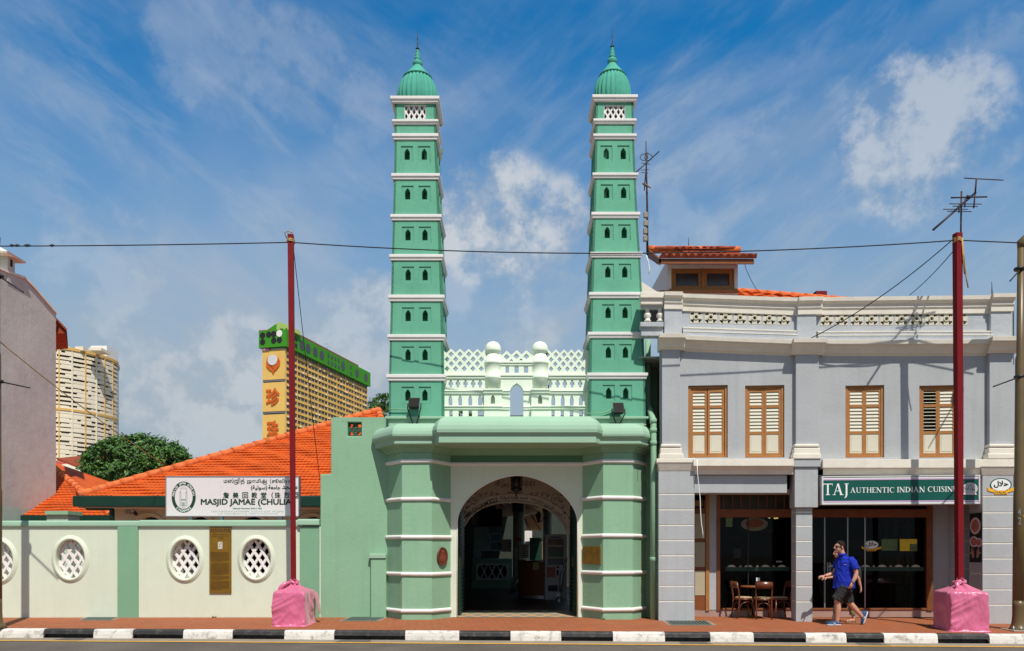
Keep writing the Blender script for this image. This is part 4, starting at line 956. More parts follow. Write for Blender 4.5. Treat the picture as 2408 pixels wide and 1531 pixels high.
# grey gable wall (flank of a shophouse seen obliquely)
XG = -17.2
def gy(dx): return XG*F/(dx-CX)
def gp(dx, dy): Y = gy(dx); return Vector((XG, Y, EYE+(HY-dy)*Y/F))
th = thing('gable_house', 'grey rendered shophouse flank with a curved gable and a small turret vent', 'house', (XG-3, 26, .05))
pts = [gp(131.5, 738), gp(122, 727), gp(110, 713), gp(98, 699), gp(85, 683.5), gp(74, 671), gp(64, 661.5), gp(56.5, 654.5), gp(44, 650), gp(32, 646), gp(16, 640), gp(0, 633), gp(-30, 622), gp(-80, 610), gp(-200, 600), gp(-500, 640)]
ysil = [Vector((XG, p_.y, p_.z)) for p_ in pts]; zs = gp(131.5, 1197).z
lo = [Vector((XG, pts[0].y, 3.1)), Vector((XG, pts[-1].y, 3.1))]
mb = MB(); mb.prism([lo[0]]+ysil+[lo[1]], (-.4, 0, 0)); mb.build('wall', GABLE, th)
mb = MB(); mb.prism([Vector((XG+.004, pts[0].y, .05)), Vector((XG+.004, pts[0].y, 3.1)), Vector((XG+.004, pts[-1].y, 3.1)), Vector((XG+.004, pts[-1].y, .05))], (-.4, 0, 0)); mb.build('lower_wall', GABLEL, th)
mb = MB()
for i in range(len(ysil)-1):
    a, b = ysil[i], ysil[i+1]; mb.hexa([a+Vector((.05, 0, -.02)), b+Vector((.05, 0, -.02)), b+Vector((-.45, 0, -.02)), a+Vector((-.45, 0, -.02))], [v+Vector((0, 0, .06)) for v in (a+Vector((.05, 0, 0)), b+Vector((.05, 0, 0)), b+Vector((-.45, 0, 0)), a+Vector((-.45, 0, 0)))])
mb.build('gable_coping', CREAMW, th)
tY0, tY1 = gy(16.5), gy(33.5); tb = gp(33.5, 646).z-.4; tt = gp(16.5, 598).z
mb = MB(); mb.box(XG-.85, XG+.02, tY0, tY1, tb, tt-.05)
tv = mb.build('turret', GABLE, th)
mb = MB(); tcx, tcy = XG-.42, (tY0+tY1)/2
mb.loft([[Vector((tcx+q*s_, tcy+q*t_*.82, z)) for s_, t_ in ((-1, -1), (1, -1), (1, 1), (-1, 1))] for q, z in ((.62, tt-.06), (.64, tt), (.40, tt+.12), (.22, tt+.22), (.1, tt+.3))], 0, False); mb.build('turret_roof', CREAMW, tv)
mb = MB(); a = gp(24, 588); mb.box(XG+.022, XG+.03, gy(22.5), gy(27.5), gp(25, 627).z, gp(25, 611).z); mb.build('vent_opening', DARK, tv)
mb = MB(); mb.box(XG-.55, XG-.30, tY0-.012, tY0-.004, gp(10, 619).z, gp(10, 606).z); mb.build('vent_opening', DARK, tv)
mb = MB(); a, b = P(131.5, 750, 30.2), P(157, 779, 30.2); e_ = Vector((-1.4, 2.6, 0)); a = a+Vector((-.4, 0, .38)); mb.hexa([a, b, b+e_, a+e_], [v+Vector((0, 0, .10)) for v in (a, b, b+e_, a+e_)]); mb.hexa([a+Vector((0, .1, -.9)), b+Vector((-.10, .1, -.06)), b+e_, a+e_+Vector((0, 0, -.9))], [a+Vector((0, .1, -.02)), b+Vector((-.10, .1, .0)), b+e_, a+e_]); mb.build('rear_eave', ORANGED, th)
mb = MB(); a = P(131, 1225, 26.5); b = P(160, 1203, 26.5); mb.box(a.x-.3, b.x, 26.5, 27.2, .05, b.z-.1); o = mb.build('low_wall', GABLEL, th)
mb = MB(); mb.box(a.x-.3, b.x+.05, 26.4, 27.3, b.z-.1, b.z+.02); mb.build('low_wall_coping', GREEN, th)

# ---------------------------------------------------------------- far towers
D1 = 560.0; RT = 165*D1/F*.93; cxT = P(266, 0, D1).x-RT; top = P(0, 846, D1).z
th = thing('round_apartment_tower', 'tall round cream apartment tower with dark window bands and ochre fins', 'tower', (cxT, D1, -.3))
nf = 32; fh = 9.9*D1/F; rr = random.Random(5)
mb = MB(); mb.lathe([(RT-1.3, -.3), (RT-1.3, top-1)], (cxT, D1, 0), 96); mb.build('core_wall', WBAND2, th)
def ring(mb, r, z0, z1, a0, a1, n, t=.6, mi=0):
    for k in range(n):
        p, q = a0+(a1-a0)*k/n, a0+(a1-a0)*(k+1)/n
        mb.hexa([(cxT+r*math.cos(p), D1+r*math.sin(p), z0), (cxT+r*math.cos(q), D1+r*math.sin(q), z0), (cxT+(r-t)*math.cos(q), D1+(r-t)*math.sin(q), z0), (cxT+(r-t)*math.cos(p), D1+(r-t)*math.sin(p), z0)],
                [(cxT+r*math.cos(p), D1+r*math.sin(p), z1), (cxT+r*math.cos(q), D1+r*math.sin(q), z1), (cxT+(r-t)*math.cos(q), D1+(r-t)*math.sin(q), z1), (cxT+(r-t)*math.cos(p), D1+(r-t)*math.sin(p), z1)], mi)
A0, A1 = -math.pi*.72, math.pi*.06
for i in range(nf):
    z = top-2.0-fh*(i+1)
    mb = MB(); ring(mb, RT, z-.1, z+fh*.50, A0, A1, 60, 1.0)
    # raised solid panels and deep loggias break the window line irregularly
    n = 46
    k = 0
    while k < n:
        w = rr.choice((1, 1, 2, 2, 3))
        if rr.random() < .30:
            ring(mb, RT-.05, z+fh*.5, z+fh*.9, A0+(A1-A0)*k/n, A0+(A1-A0)*(k+w)/n, w, .9)
        elif rr.random() < .4:
            ring(mb, RT-.06, z+fh*.5, z+fh*.72, A0+(A1-A0)*k/n, A0+(A1-A0)*(k+w)/n, w, .9)
        k += w
    mb.build('balcony_band', CREAMT, th)
fins = [565, 820, 1005, 1082]
for i, fx in enumerate((-150, 160, 565, 820, 1005, 1082)):
    dx = fx/4.069; k = (dx-CX)/F
    # intersection of the sight line with the cylinder
    A_ = k*k+1; B_ = -2*(k*cxT+D1); C_ = cxT**2+D1**2-(RT+.3)**2; disc = B_*B_-4*A_*C_
    if disc < 0: continue
    Y = (-B_-math.sqrt(disc))/(2*A_); an = math.atan2(Y-D1, k*Y-cxT)
    mb = MB(); ring(mb, RT+.35, -.3, top, an-.008, an+.008, 1, 1.6); mb.build('ochre_fin', OCHRE, th)
for fx in (690, 925):
    k = (fx/4.069-CX)/F; A_ = k*k+1; B_ = -2*(k*cxT+D1); C_ = cxT**2+D1**2-(RT+.3)**2; Y = (-B_-math.sqrt(B_*B_-4*A_*C_))/(2*A_); an = math.atan2(Y-D1, k*Y-cxT)
    mb = MB(); ring(mb, RT+.5, -.3, top-2, an-.008, an+.008, 1, 1.2); mb.build('cream_fin', CREAMT, th)
mb = MB(); ring(mb, RT+.4, top-1.4, top+.4, A0, A1, 60, 1.2); mb.build('roof_band', OCHRE, th)
mb = MB(); ring(mb, RT+.4, top-2-fh*13-1.2, top-2-fh*13+.3, A0, A1, 60, 1.2); mb.build('mid_band', OCHRE, th)
mb = MB(); ring(mb, RT-.5, top-2, top-.2, 0, 2*math.pi, 60, 60*.3); mb.build('roof_slab', CREAMT, th)
for (a, b, c, d) in ((530, 610, 995, 1060), (718, 796, 1018, 1075), (848, 925, 1055, 1110), (925, 968, 1085, 1130)):
    p0, p1 = P(a/4.069, (900+d/2.551)/1.595, D1-RT*.6), P(b/4.069, (900+c/2.551)/1.595, D1-RT*.6); mb = MB(); mb.box(p0.x, p1.x, p0.y, p0.y+12, top-.3, max(p1.z, top+1.5)); mb.build('roof_plant_room', CREAMT, th)
p0, p1 = P(868/4.069, (900+1140/2.551)/1.595, D1-8), P(1022/4.069, (900+1012/2.551)/1.595, D1-8); mb = MB(); mb.box(p0.x, p1.x, D1-8, D1+8, top-.3, p1.z); mb.build('lift_tower', WHITE, th)

# yellow slab block with green crown
Y1 = 380.0; an = R(14); ex = Vector((-math.cos(an), math.sin(an), 0)); ey = Vector((math.sin(an), math.cos(an), 0))
O = P(670, 1295, Y1); O.z = 0
def yb(u, v, z): return O+ex*u+ey*v+Vector((0, 0, z))
def zy(y): return P(0, (1180+y/3.189)/1.595, Y1).z
wE = (670-612)/F*Y1/math.cos(an)*1.0; LL = 94.0
def ybox(mb, u0, u1, v0, v1, z0, z1, mi=0): mb.hexa([yb(u0, v0, z0), yb(u1, v0, z0), yb(u1, v1, z0), yb(u0, v1, z0)], [yb(u0, v0, z1), yb(u1, v0, z1), yb(u1, v1, z1), yb(u0, v1, z1)], mi)
th = thing('yellow_apartment_block', 'long yellow apartment slab with a green top storey and orange characters on its end', 'apartment block', yb(wE/2, LL/2, -.3))
ztop = zy(405); fhY = 75/3.189/1.595*Y1/F
mb = MB(); ybox(mb, .25, wE-.25, .5, LL-.3, -.3, ztop+2.5); mb.build('core_wall', WBAND, th)
mb = MB()
for (a, b) in ((412, 768), (803, 1150), (1188, 2200)):
    ybox(mb, 0, wE, 0, 1.2, zy(b), zy(a))
mb.build('end_wall', YEL, th)
mb = MB()
for y in (768, 1150): ybox(mb, .05, wE-.05, .3, .45, zy(y+20), zy(y))
ybox(mb, .4, wE-.3, .3, .45, zy(408), zy(392)); mb.build('end_recess_rail', STEEL, th)
for i in range(24):
    z = ztop-1.2-fhY*i
    if z < 8: break
    mb = MB(); ybox(mb, -.1, .6, .9, LL, z-fhY-.05+fhY*.52, z-.0 if False else z-fhY+fhY*1.0-fhY*.0-fhY*.0) if False else ybox(mb, -.05, .6, .9, LL, z-fhY*.42, z); mb.build('spandrel', YEL, th)
nb = 26
rr = random.Random(11)
for i in range(nb+1):
    v = 1.0+(LL-1.4)*i/nb; hw_ = .16 if i % 3 == 0 else .05; mb = MB(); ybox(mb, -.10 if i % 3 == 0 else .05, .5, v-hw_, v+hw_, -.3, ztop+.5); mb.build('mullion_fin', YEL, th)
ac = None
for i in range(14):
    for j in range(nb):
        if rr.random() < .22:
            z = ztop-1.2-fhY*i; v = 1+(LL-1.4)*(j+rr.uniform(.2, .8))/nb
            if ac is None:
                mb = MB(); mb.box(-.25, .25, -.35, .35, -.3, .3); ac = mb.build('air_conditioner', WHITE, th, local=True); o = ac
            else: o = ac.copy(); COL.objects.link(o)
            o.location = yb(-.35, v, z-fhY*.35)-th.location; o.rotation_euler = (0, 0, -an)
gz0, gz1 = zy(385), zy(182)
mb = MB(); ybox(mb, -1.3, wE+1.3, -1.0, LL+1.5, gz0, gz1); gb = mb.build('green_storey', GRN, th)
mb = MB(); ybox(mb, -1.2, wE*.6, 6, LL*.84, gz1, gz1+.9); ybox(mb, wE*.5, wE+1.25, -.9, 8, gz1, gz1+.35); mb.build('roof_edge', DBROWN, gb)
def circ_end(x, y, r, m, nm, par, dpt=.12):
    u = (378-x)/3.189/1.595*Y1/F/math.cos(an); z = zy(y); mb = MB(); mb.add([yb(u+r*.95*math.cos(a), -1.0-dpt, z+r*math.sin(a)) for a in [2*math.pi*k/20 for k in range(20)]], [list(range(20))]); return mb.build(nm, m, par)
for x, y in ((103, 238), (182, 233), (247, 230), (103, 317), (247, 308), (320, 305)): circ_end(x, y, 1.5, BLACK, 'round_window', gb)
circ_end(320, 228, 1.65, WHITE, 'round_window', gb); 
for v, r in ((4.5, 0), (8, 1), (14, 2), (20, 2), (27.5, 2), (34.5, 2), (59, 2), (77, 2), (89, 2)):
    if r < 2:
        for z in (.3, .7):
            mb = MB(); mb.add([yb(-1.42, v+1.2*math.cos(a), gz0+(gz1-gz0)*z+1.2*math.sin(a)) for a in [2*math.pi*k/20 for k in range(20)]], [list(range(20))]); mb.build('round_window', WHITE if r == 0 and z > .5 else BLACK, gb)
    else:
        mb = MB(); mb.add([yb(-1.42, v+2.4*math.cos(a), (gz0+gz1)/2+2.4*math.sin(a)) for a in [2*math.pi*k/24 for k in range(24)]], [list(range(24))]); mb.build('round_window', GLASSD, gb)
for v in (42, 46, 50, 54, 69):
    for z in (.28, .72):
        mb = MB(); mb.add([yb(-1.42, v+1.05*math.cos(a), gz0+(gz1-gz0)*z+1.05*math.sin(a)) for a in [2*math.pi*k/16 for k in range(16)]], [list(range(16))]); mb.build('round_window', GLASSD, gb)
mb = MB(); u_ = lambda x: (378-x)/3.189/1.595*Y1/F/math.cos(an)
lp = [yb(u_(435), 2, gz1), yb(u_(128), 2, gz1), yb(u_(128), 2, zy(145)), yb(u_(275), 2, zy(66)), yb(u_(428), 2, zy(130))]; mb.prism(lp, ey*9); rt = mb.build('roof_house', GRNL, th)
mb = MB(); mb.prism([p_-ey*.15 for p_ in (yb(u_(240), 2, gz1), yb(u_(126), 2, gz1), yb(u_(126), 2, zy(148)), yb(u_(240), 2, zy(86)))], ey*.1); mb.build('green_panel', GRN, rt)
mb = MB(); ybox(mb, u_(325), u_(285), 1.8, 1.95, zy(178), zy(150)); ybox(mb, u_(380), u_(360), 1.8, 1.95, zy(165), zy(152)); mb.build('window', DARK, rt)
# emblem and characters on the end wall
fe = lambda u, v, w: yb(u_(u), -.25-w, zy(v))
def disc(cx_, cy_, r, m, nm, w): 
    mb = MB(); L = [(cx_+r*math.cos(a), cy_+r*math.sin(a)) for a in [2*math.pi*k/32 for k in range(32)]]; mb.prism([fe(x, y, w) for x, y in L], ey*.3); return mb.build(nm, m, th)
mb = MB()
def crescent(pts_o, pts_i, w): mb.prism([fe(x, y, w) for x, y in pts_o+pts_i[::-1]], ey*.3)
crescent([(155, 500), (138, 560), (140, 610), (175, 650), (215, 672), (228, 705)], [(158, 510), (165, 565), (180, 605), (205, 630), (240, 655), (232, 708)], .15)
crescent([(292, 498), (318, 560), (312, 605), (280, 645), (248, 668), (234, 706)], [(290, 510), (300, 560), (288, 590), (262, 608), (240, 632), (228, 690)], .2)
crescent([(168, 560), (182, 590), (215, 612), (245, 604), (275, 575), (288, 540)], [(168, 545), (190, 602), (232, 640), (262, 615), (296, 580), (290, 520)], .1)
mb.build('flame_emblem', ORLOGO, th)
disc(222, 536, 62, mat('emblem_disc', (.62, .62, .64), .5, .05, .3, 0), 'emblem_disc', .3)
for ch, x0_, x1_, y0_, y1_ in (('珍', 135, 315, 872, 1085), ('珠', 147, 305, 1262, 1470)):
    mb = MB(); put_bold(mb, ch, lambda u, v, w: fe(u, v, w*100), x0_+6, x1_-6, y1_-6, y0_+6, 6, w=.001); mb.build('character_sign', ORLOGO, th)
mb = MB(); ybox(mb, u_(180), u_(85), -.5, -.3, zy(416), zy(384)); bn = mb.build('banner', mat('magenta_banner', (.42, .07, .22), .6, .1, .5, 0), th)
mb = MB(); put_text(mb, 'Asia', lambda u, v, w: yb(u_(u), -.55, zy(v)), 88, 135, 412, 388, bold=.02); mb.build('banner_lettering', INKW, bn)
# thin aerials on its roof
mb = MB()
for v in (30, 43): mb.tube([yb(0, v, gz1), yb(0, v, gz1+4.5)], .09, 4); mb.tube([yb(-.8, v, gz1+4), yb(.8, v, gz1+4)], .07, 4)
mb.build('roof_aerial', STEEL, th)

# ---------------------------------------------------------------- trees
def tree(name, label, base, crown_c, rx, ry, rz, nclump, nleaf, ls, seed, mats=(LEAF, LEAF2), trunk_r=.3, flat=0, group=None):
    rr = random.Random(seed); th = thing(name, label, 'tree', base, group)
    base = Vector(base); cc = Vector(crown_c)
    mb = MB(); top_ = Vector((cc.x, cc.y, cc.z-rz*.55)); mb.tube([base, base.lerp(top_, .5)+Vector((rr.uniform(-.2, .2), 0, 0)), top_], [trunk_r, trunk_r*.75, trunk_r*.55], 10)
    for k in range(7):
        a = 2*math.pi*k/7+rr.random(); e = cc+Vector((rx*.72*math.cos(a), ry*.72*math.sin(a), rz*rr.uniform(-.1, .55)))
        mb.tube([top_, top_.lerp(e, .5)+Vector((0, 0, .2)), e], [trunk_r*.45, trunk_r*.25, trunk_r*.06], 6)
    mb.build('trunk', BARK, th)
    mb = MB(); vs = []; fs = []; mi = []
    for c_ in range(nclump):
        while True:
            d = Vector((rr.uniform(-1, 1), rr.uniform(-1, 1), rr.uniform(-.75, 1)))
            if .45 < d.length <= 1: break
        d *= .93/ max(d.length, .72) if d.length > .72 else 1
        lump = 1+.10*mnoise.noise(d*2.4+Vector((seed, 0, 0)))+.05*mnoise.noise(d*6)
        p = cc+Vector((d.x*rx, d.y*ry, d.z*rz))*lump; cr = rr.uniform(.55, 1.0)*min(rx, rz)*.17
        for q in range(nleaf):
            o = Vector((rr.gauss(0, .5), rr.gauss(0, .5), rr.gauss(0, .42)))*cr
            n_ = (d*.55+Vector((rr.uniform(-1, 1), rr.uniform(-1, 1), rr.uniform(-.2, 1)))).normalized()
            t = n_.orthogonal().normalized(); t.rotate(Matrix.Rotation(rr.uniform(0, 6.28), 3, n_)); b = n_.cross(t)
            s = ls*rr.uniform(.6, 1.2); x = p+o
            k = len(vs); vs += [x-t*s, x+b*s*.34-n_*s*.1, x+t*s-n_*s*.25, x-b*s*.34-n_*s*.1]; fs.append((k, k+1, k+2, k+3)); mi.append(1 if rr.random() < .42 else 0)
    mb.v = vs; mb.f = [list(f_) for f_ in fs]; mb.m = mi; mb.sm = [False]*len(fs)
    mb.build('crown', list(mats), th, recalc=False); return th
tc_ = P(327, 1098, 46)
tree('spreading_tree', 'dense dark green dome-shaped tree behind the orange hall roof', (tc_.x, 46, .05), (tc_.x, 46, tc_.z-.1), 126/F*46, 2.9, 78/F*46, 560, 46, .15, 3)
tc2 = P(896, 975, 62)
tree('courtyard_tree', 'leafy tree top showing between the yellow block and the left minaret', (tc2.x, 62, .05), (tc2.x+.7, 62, tc2.z-.3), 1.9, 1.9, 2.0, 200, 36, .14, 9, trunk_r=.2)
tc3 = P(1090, 985, 66)
tree('courtyard_tree', 'small tree glimpsed through the pointed openings of the parapet screen', (tc3.x, 66, .05), (tc3.x, 66, tc3.z-1.2), 1.3, 1.3, 2.1, 110, 30, .14, 12, trunk_r=.15)

# ---------------------------------------------------------------- grey shophouse
def SYf(dx, off=0): k = (dx-CX)/F; return (18.04+off)/(1+.096*k)
def S(dx, dy, off=0): return P(dx, dy, SYf(dx, off))
SE = Vector((1, -.096, 0)).normalized(); SN = Vector((.096, 1, 0)).normalized()
SO = S(1548, 1459, 0); SO.z = 0
def su(dx, off=0): return (S(dx, 0, off)-SO).dot(SE)
def sz(dx, dy, off=0): return S(dx, dy, off).z
sfm = lambda u, v, w: SO+SE*u+SN*w+Vector((0, 0, v))
def sbox(mb, dx0, dx1, dy0, dy1, o0, o1, mi=0):
    """box on the facade: picture rectangle of its front face at depth o0, running back to o1 (dy may be (left, right) pairs)"""
    t = dy0 if isinstance(dy0, tuple) else (dy0, dy0); b = dy1 if isinstance(dy1, tuple) else (dy1, dy1); d = SN*(o1-o0)*.995
    f_ = [S(dx0, b[0], o0), S(dx1, b[1], o0), S(dx1, t[1], o0), S(dx0, t[0], o0)]
    return mb.hexa([f_[0], f_[1], f_[1]+d, f_[0]+d], [f_[3], f_[2], f_[2]+d, f_[3]+d], mi)
sh = thing('grey_shophouse', 'blue grey two storey shophouse with brown shuttered windows and a pierced parapet', 'shophouse', S(1950, 1459))
def grooved(dx0, dx1, top, grooves, bot, off, dpt, nm='pillar', g=2.9):
    mb = MB(); ys = [top]+grooves+[bot]
    for i in range(len(ys)-1):
        sbox(mb, dx0, dx1, ys[i]+(g if i else 0), ys[i+1], off, off+dpt)
    sbox(mb, dx0+.5, dx1-.5, top+2, bot-3, off+.007, off+dpt-.01, 1)
    return mb.build(nm, [GREYB, CREAMW], sh, bevel=.004)
GB = 1466
grooved(1548, 1632.5, 1107, [1160.5, 1196.5, 1233.4, 1269, 1304.4, 1340, 1376.3, 1412.4], GB, 0, .42)
grooved(1871, 1909.5, 1192, [1203, 1235, 1270.6, 1306.2, 1341.9, 1377.5, 1413.1], GB, .08, .42)
grooved(2309.5, 2382, 1118, [1165.5, 1203.5, 1240, 1276, 1312.2, 1348.6, 1384.7, 1420.8], GB+4, 0, .62)
# pillar caps
def slabs(name, m, items, bevel=.01):
    mb = MB()
    for it in items: sbox(mb, *it)
    return mb.build(name, m, sh, bevel=bevel)
def cap(dx0, dx1, in0, in1, y0, y1, y2, off=0, dpt=.5):
    mb = MB(); sbox(mb, dx0, dx1, y0, y1, off-.09, off+dpt)
    d = SN*dpt; a = [S(in0, y2, off-.005), S(in1, y2, off-.005)]; b = [S(dx0+3, y1, off-.08), S(dx1-3, y1, off-.08)]
    mb.hexa([a[0], a[1], a[1]+d, a[0]+d], [b[0], b[1], b[1]+d, b[0]+d]); mb.build('pillar_cap', CREAMW, sh, bevel=.012)
cap(1543, 1634, 1549, 1632, 1078, 1088, 1107.5)
cap(2302, 2388, 2309, 2383, 1080, 1098, 1118)
# middle block above the pillar
slabs('pilaster_block', GREYB, [(1868, 1922.7, 1096, 1193, -.02, .44), (1865, 1935, 1076, 1097.5, -.06, .42)], .008)
# ledge under the windows, with a cove below
for a, b in ((1630, 1866), (1934, 2304)):
    mb = MB(); y0, y1, y2 = (1079, 1095.5, 1116) if a < 1700 else (1080, 1100, 1117.5)
    sbox(mb, a, b, y0, y1, -.13, .3)
    d = SN*.25
    L = [[S(x, y, o_) for o_, y in ((-.10, y1), (-.06, y1+5), (.0, y1+11), (.03, y2), (.3, y2), (.3, y1))] for x in (a+.5, b-.5)]
    mb.loft(L, 0, False); mb.build('ledge', CREAMW, sh, bevel=.006)
# beam over the left bay and the lintel behind the restaurant sign
slabs('beam', GREYB, [(1631, 1850, 1117, 1159.5, .10, .5)], .012)
slabs('lintel', GREYB, [(1910, 2312, 1117, 1186, .12, .5)])
mb = MB(); sbox(mb, 1631, 2312, 1150, 1158, .45, 1.4); mb.build('walkway_ceiling', CREAM, sh)
# ---- upper wall with its window openings
WIN = [(1617.6, 1710.7), (1751.5, 1843.8), (1987.4, 2078.6), (2161, 2252)]
WY0, WY1 = 906, 1076
hl = []
for a, b in WIN: hl.append(rect(su(a, .12), su(b, .12), sz((a+b)/2, WY1, .12), sz((a+b)/2, WY0, .12)))
mb = MB(); mb.plate([(su(1552, .12), sz(1552, 1090, .12)), (su(2384, .12), sz(2384, 1090, .12)), (su(2384, .12), sz(2384, 800, .12)), (su(1552, .12), sz(1552, 790, .12))], hl, sfm, .12, .34); mb.build('upper_wall', GREYB, sh)
for a, b in ((1556, 1598.6), (1870.7, 1925), (2326, 2382)):
    mb = MB(); sbox(mb, a, b, 800, 1086, 0, .2); mb.build('pilaster', GREYB, sh, bevel=.01)
for a, b in ((1550, 1607), (1864, 1932), (2322, 2392)):
    slabs('pilaster_base', CREAMW, [(a, b-2 if a > 1600 else b, 1066, 1079, -.085, .2), (a+2, b-4, 1053, 1067, -.06, .2), (a+3.5, b-6, 1044, 1051, -.07, .2), (a+5, b-8, 1049, 1055, -.03, .2)], .018)
# ---- shutters
def leaf_mesh(w, h, openl=False):
    mb = MB(); st = .048
    for (a, b) in ((0, st), (w-st, w)): mb.box(a, b, 0, .035, 0, h)
    rails = [(0, .055), (.475, .535), (.95*h*.0+1.06, 1.12), (h-.085, h)]
    for a, b in rails: mb.box(st, w-st, .001, .034, a, b)
    mb.box(st, w-st, .012, .026, .055, .475, 1)                                   # solid cream panel
    mb.box(st+.03, w-st-.03, .006, .013, .095, .44, 1)
    for a, b in ((.535, 1.06), (1.12, h-.085)):
        n = max(3, int((b-a)/.066))
        for k in range(n):
            z = a+(b-a)*(k+.5)/n; q = (b-a)/n*.5
            if openl: mb.hexa([(st, .004, z-.004), (w-st, .004, z-.004), (w-st, .034, z+.004), (st, .034, z+.004)], [(st, .004, z+.006), (w-st, .004, z+.006), (w-st, .034, z+.014), (st, .034, z+.014)], 1)
            else: mb.hexa([(st, .002, z-q*.9), (w-st, .002, z-q*.9), (w-st, .026, z+q*.95), (st, .026, z+q*.95)], [(st, .009, z-q*.9+.006), (w-st, .009, z-q*.9+.006), (w-st, .033, z+q*.95+.006), (st, .033, z+q*.95+.006)], 1)
    return mb
Hw = sz(1800, WY0, .12)-sz(1800, WY1, .12); Ww = su(1843.8, .12)-su(1751.5, .12)
lw = (Ww-.13)/2; lh = Hw-.10
me_c = me_o = None
for i, (a, b) in enumerate(WIN):
    p = sfm(su((a+b)/2, .12), sz((a+b)/2, WY1, .12), .17); w2 = (su(b, .12)-su(a, .12))/2
    mb = MB()
    for x0_, x1_, z0_, z1_ in ((-w2, -w2+.06, 0, Hw), (w2-.06, w2, 0, Hw), (-w2+.06, w2-.06, 0, .05), (-w2+.06, w2-.06, Hw-.05, Hw)): mb.box(x0_, x1_, -.01, .12, z0_+.001, z1_-.001)
    fr = mb.build('window', BROWN, sh, local=True, bevel=.004); fr.location = p-sh.location; fr.rotation_euler = (0, 0, math.atan2(SE.y, SE.x))
    mb = MB(); mb.add([(-w2, .16, 0), (w2, .16, 0), (w2, .16, Hw), (-w2, .16, Hw)], [(0, 1, 2, 3)]); mb.build('dark_room', DARK, fr, local=True)
    for s in (0, 1):
        op = (i == 3 and s == 0)
        if op: o = leaf_mesh(lw, lh, True).build('shutter', [BROWN, CREAM], fr, local=True)
        elif me_c is None: o = me_c = leaf_mesh(lw, lh).build('shutter', [BROWN, CREAM], fr, local=True)
        else: o = me_c.copy(); COL.objects.link(o); o.parent = fr
        o.location = ((-w2+.06+.003 if s == 0 else .003), .01+.004*s, .05)
        o.rotation_euler = (0, 0, R(1.2 if s == 0 else -1.5))
# ---- cornice and parapet: profiles swept along the front, breaking forward over the pilasters
def spath(items): return items
def trim(name, m, nodes, prof, bevel=.01, back=.3):
    """nodes: [(dx, dy of the reference edge, forward offset)]; prof: [(out, dz)] measured from that edge"""
    mb = MB(); rings = []
    for dx, dy, fo in nodes:
        base_ = S(dx, dy, .12-fo)
        rings.append([base_-SN*o_+Vector((0, 0, z)) for o_, z in prof]+[S(dx, dy, .12)+SN*back+Vector((0, 0, prof[-1][1])), S(dx, dy, .12)+SN*back+Vector((0, 0, prof[0][1]))])
    mb.loft(rings, 0, False); return mb.build(name, m, sh, bevel=bevel)
cor = [(1548, 790, .14), (1608, 790.5, .14), (1610.5, 795, 0), (1700, 799, 0), (1857, 805, 0), (1860, 801.5, .14), (1934, 801.5, .14), (1937, 805, 0), (2100, 805.5, 0), (2318, 804, 0), (2321, 797.5, .14), (2390, 797, .14)]
trim('cornice', CREAMW, cor, [(0.0, -.30), (.02, -.27), (.06, -.25), (.09, -.18), (.16, -.12), (.17, -.095), (.22, -.09), (.235, 0), (0, .012)])
def dyat(nodes, dx):
    for i in range(len(nodes)-1):
        if nodes[i][0] <= dx <= nodes[i+1][0]: t = (dx-nodes[i][0])/(nodes[i+1][0]-nodes[i][0]); return nodes[i][1]+(nodes[i+1][1]-nodes[i][1])*t
    return nodes[-1][1]
copn = [(1561, 689.5, .10), (1603, 690, .10), (1605, 694.5, 0), (1720, 699, 0), (1872, 704, 0), (1875, 702, .10), (1930, 701, .10), (1932, 703, 0), (2100, 701, 0), (2325, 698.5, 0), (2328, 694, .10), (2381, 693.5, .10)]
# parapet wall with the pierced blocks set into it
ptop = [(1555, 690)]+[(x, y+2) for x, y, f_ in copn if 1600 < x < 2380]+[(2381, 696)]
pw = [(su(1560, .12), sz(1560, 795, .12)), (su(2384, .12), sz(2384, 800, .12))]+[(su(x, .12), sz(x, y+6, .12)) for x, y in ptop[::-1]]
blk = []
for k in range(8):
    x0_ = (2350+(279 if k == 0 else 279+84*k)/1.531)/1.595
for k, rx in enumerate((279, 363, 447, 531, 615, 698, 782, 867)): blk.append(((2350+rx/1.531)/1.595, (2350+(rx+70)/1.531)/1.595, 730.3+k*.6, 759+k*.7))
for k, rx in enumerate((1112, 1197, 1283, 1368, 1454, 1540, 1627, 1712, 1797, 1880)): blk.append(((2350+rx/1.531)/1.595, (2350+(rx+70)/1.531)/1.595, 735.5, 765.3-.1*k))
blk = blk[1:]
bh = [rect(su(a, .12), su(b, .12), sz((a+b)/2, d, .12), sz((a+b)/2, c, .12)) for a, b, c, d in blk]
mb = MB()
def ptz(dx): return sz(dx, dyat(copn, dx)+7, .12)
def pbz(dx): return sz(dx, 797, .12)
def pcol(x0_, x1_, z0_=None, z1_=None):
    za0, za1 = (pbz(x0_), pbz(x1_)) if z0_ is None else (z0_, z0_); zb0, zb1 = (ptz(x0_), ptz(x1_)) if z1_ is None else (z1_, z1_)
    b_ = [sfm(su(x0_, .12), za0, .12), sfm(su(x1_, .12), za1, .12), sfm(su(x1_, .12), za1, .34), sfm(su(x0_, .12), za0, .34)]
    mb.hexa(b_, [sfm(su(x0_, .12), zb0, .12), sfm(su(x1_, .12), zb1, .12), sfm(su(x1_, .12), zb1, .34), sfm(su(x0_, .12), zb0, .34)])
cur = 1562
for a, b, c, d in blk:
    pcol(cur, a); m_ = (a+b)/2; zl_ = sz(m_, d, .12); zh_ = zl_+(sz(blk[0][0], blk[0][2], .12)-sz(blk[0][0], blk[0][3], .12))
    pcol(a, b, None, zl_); pcol(a, b, zh_, None); cur = b
pcol(cur, 2380)
mb.build('parapet', GREYT, sh)
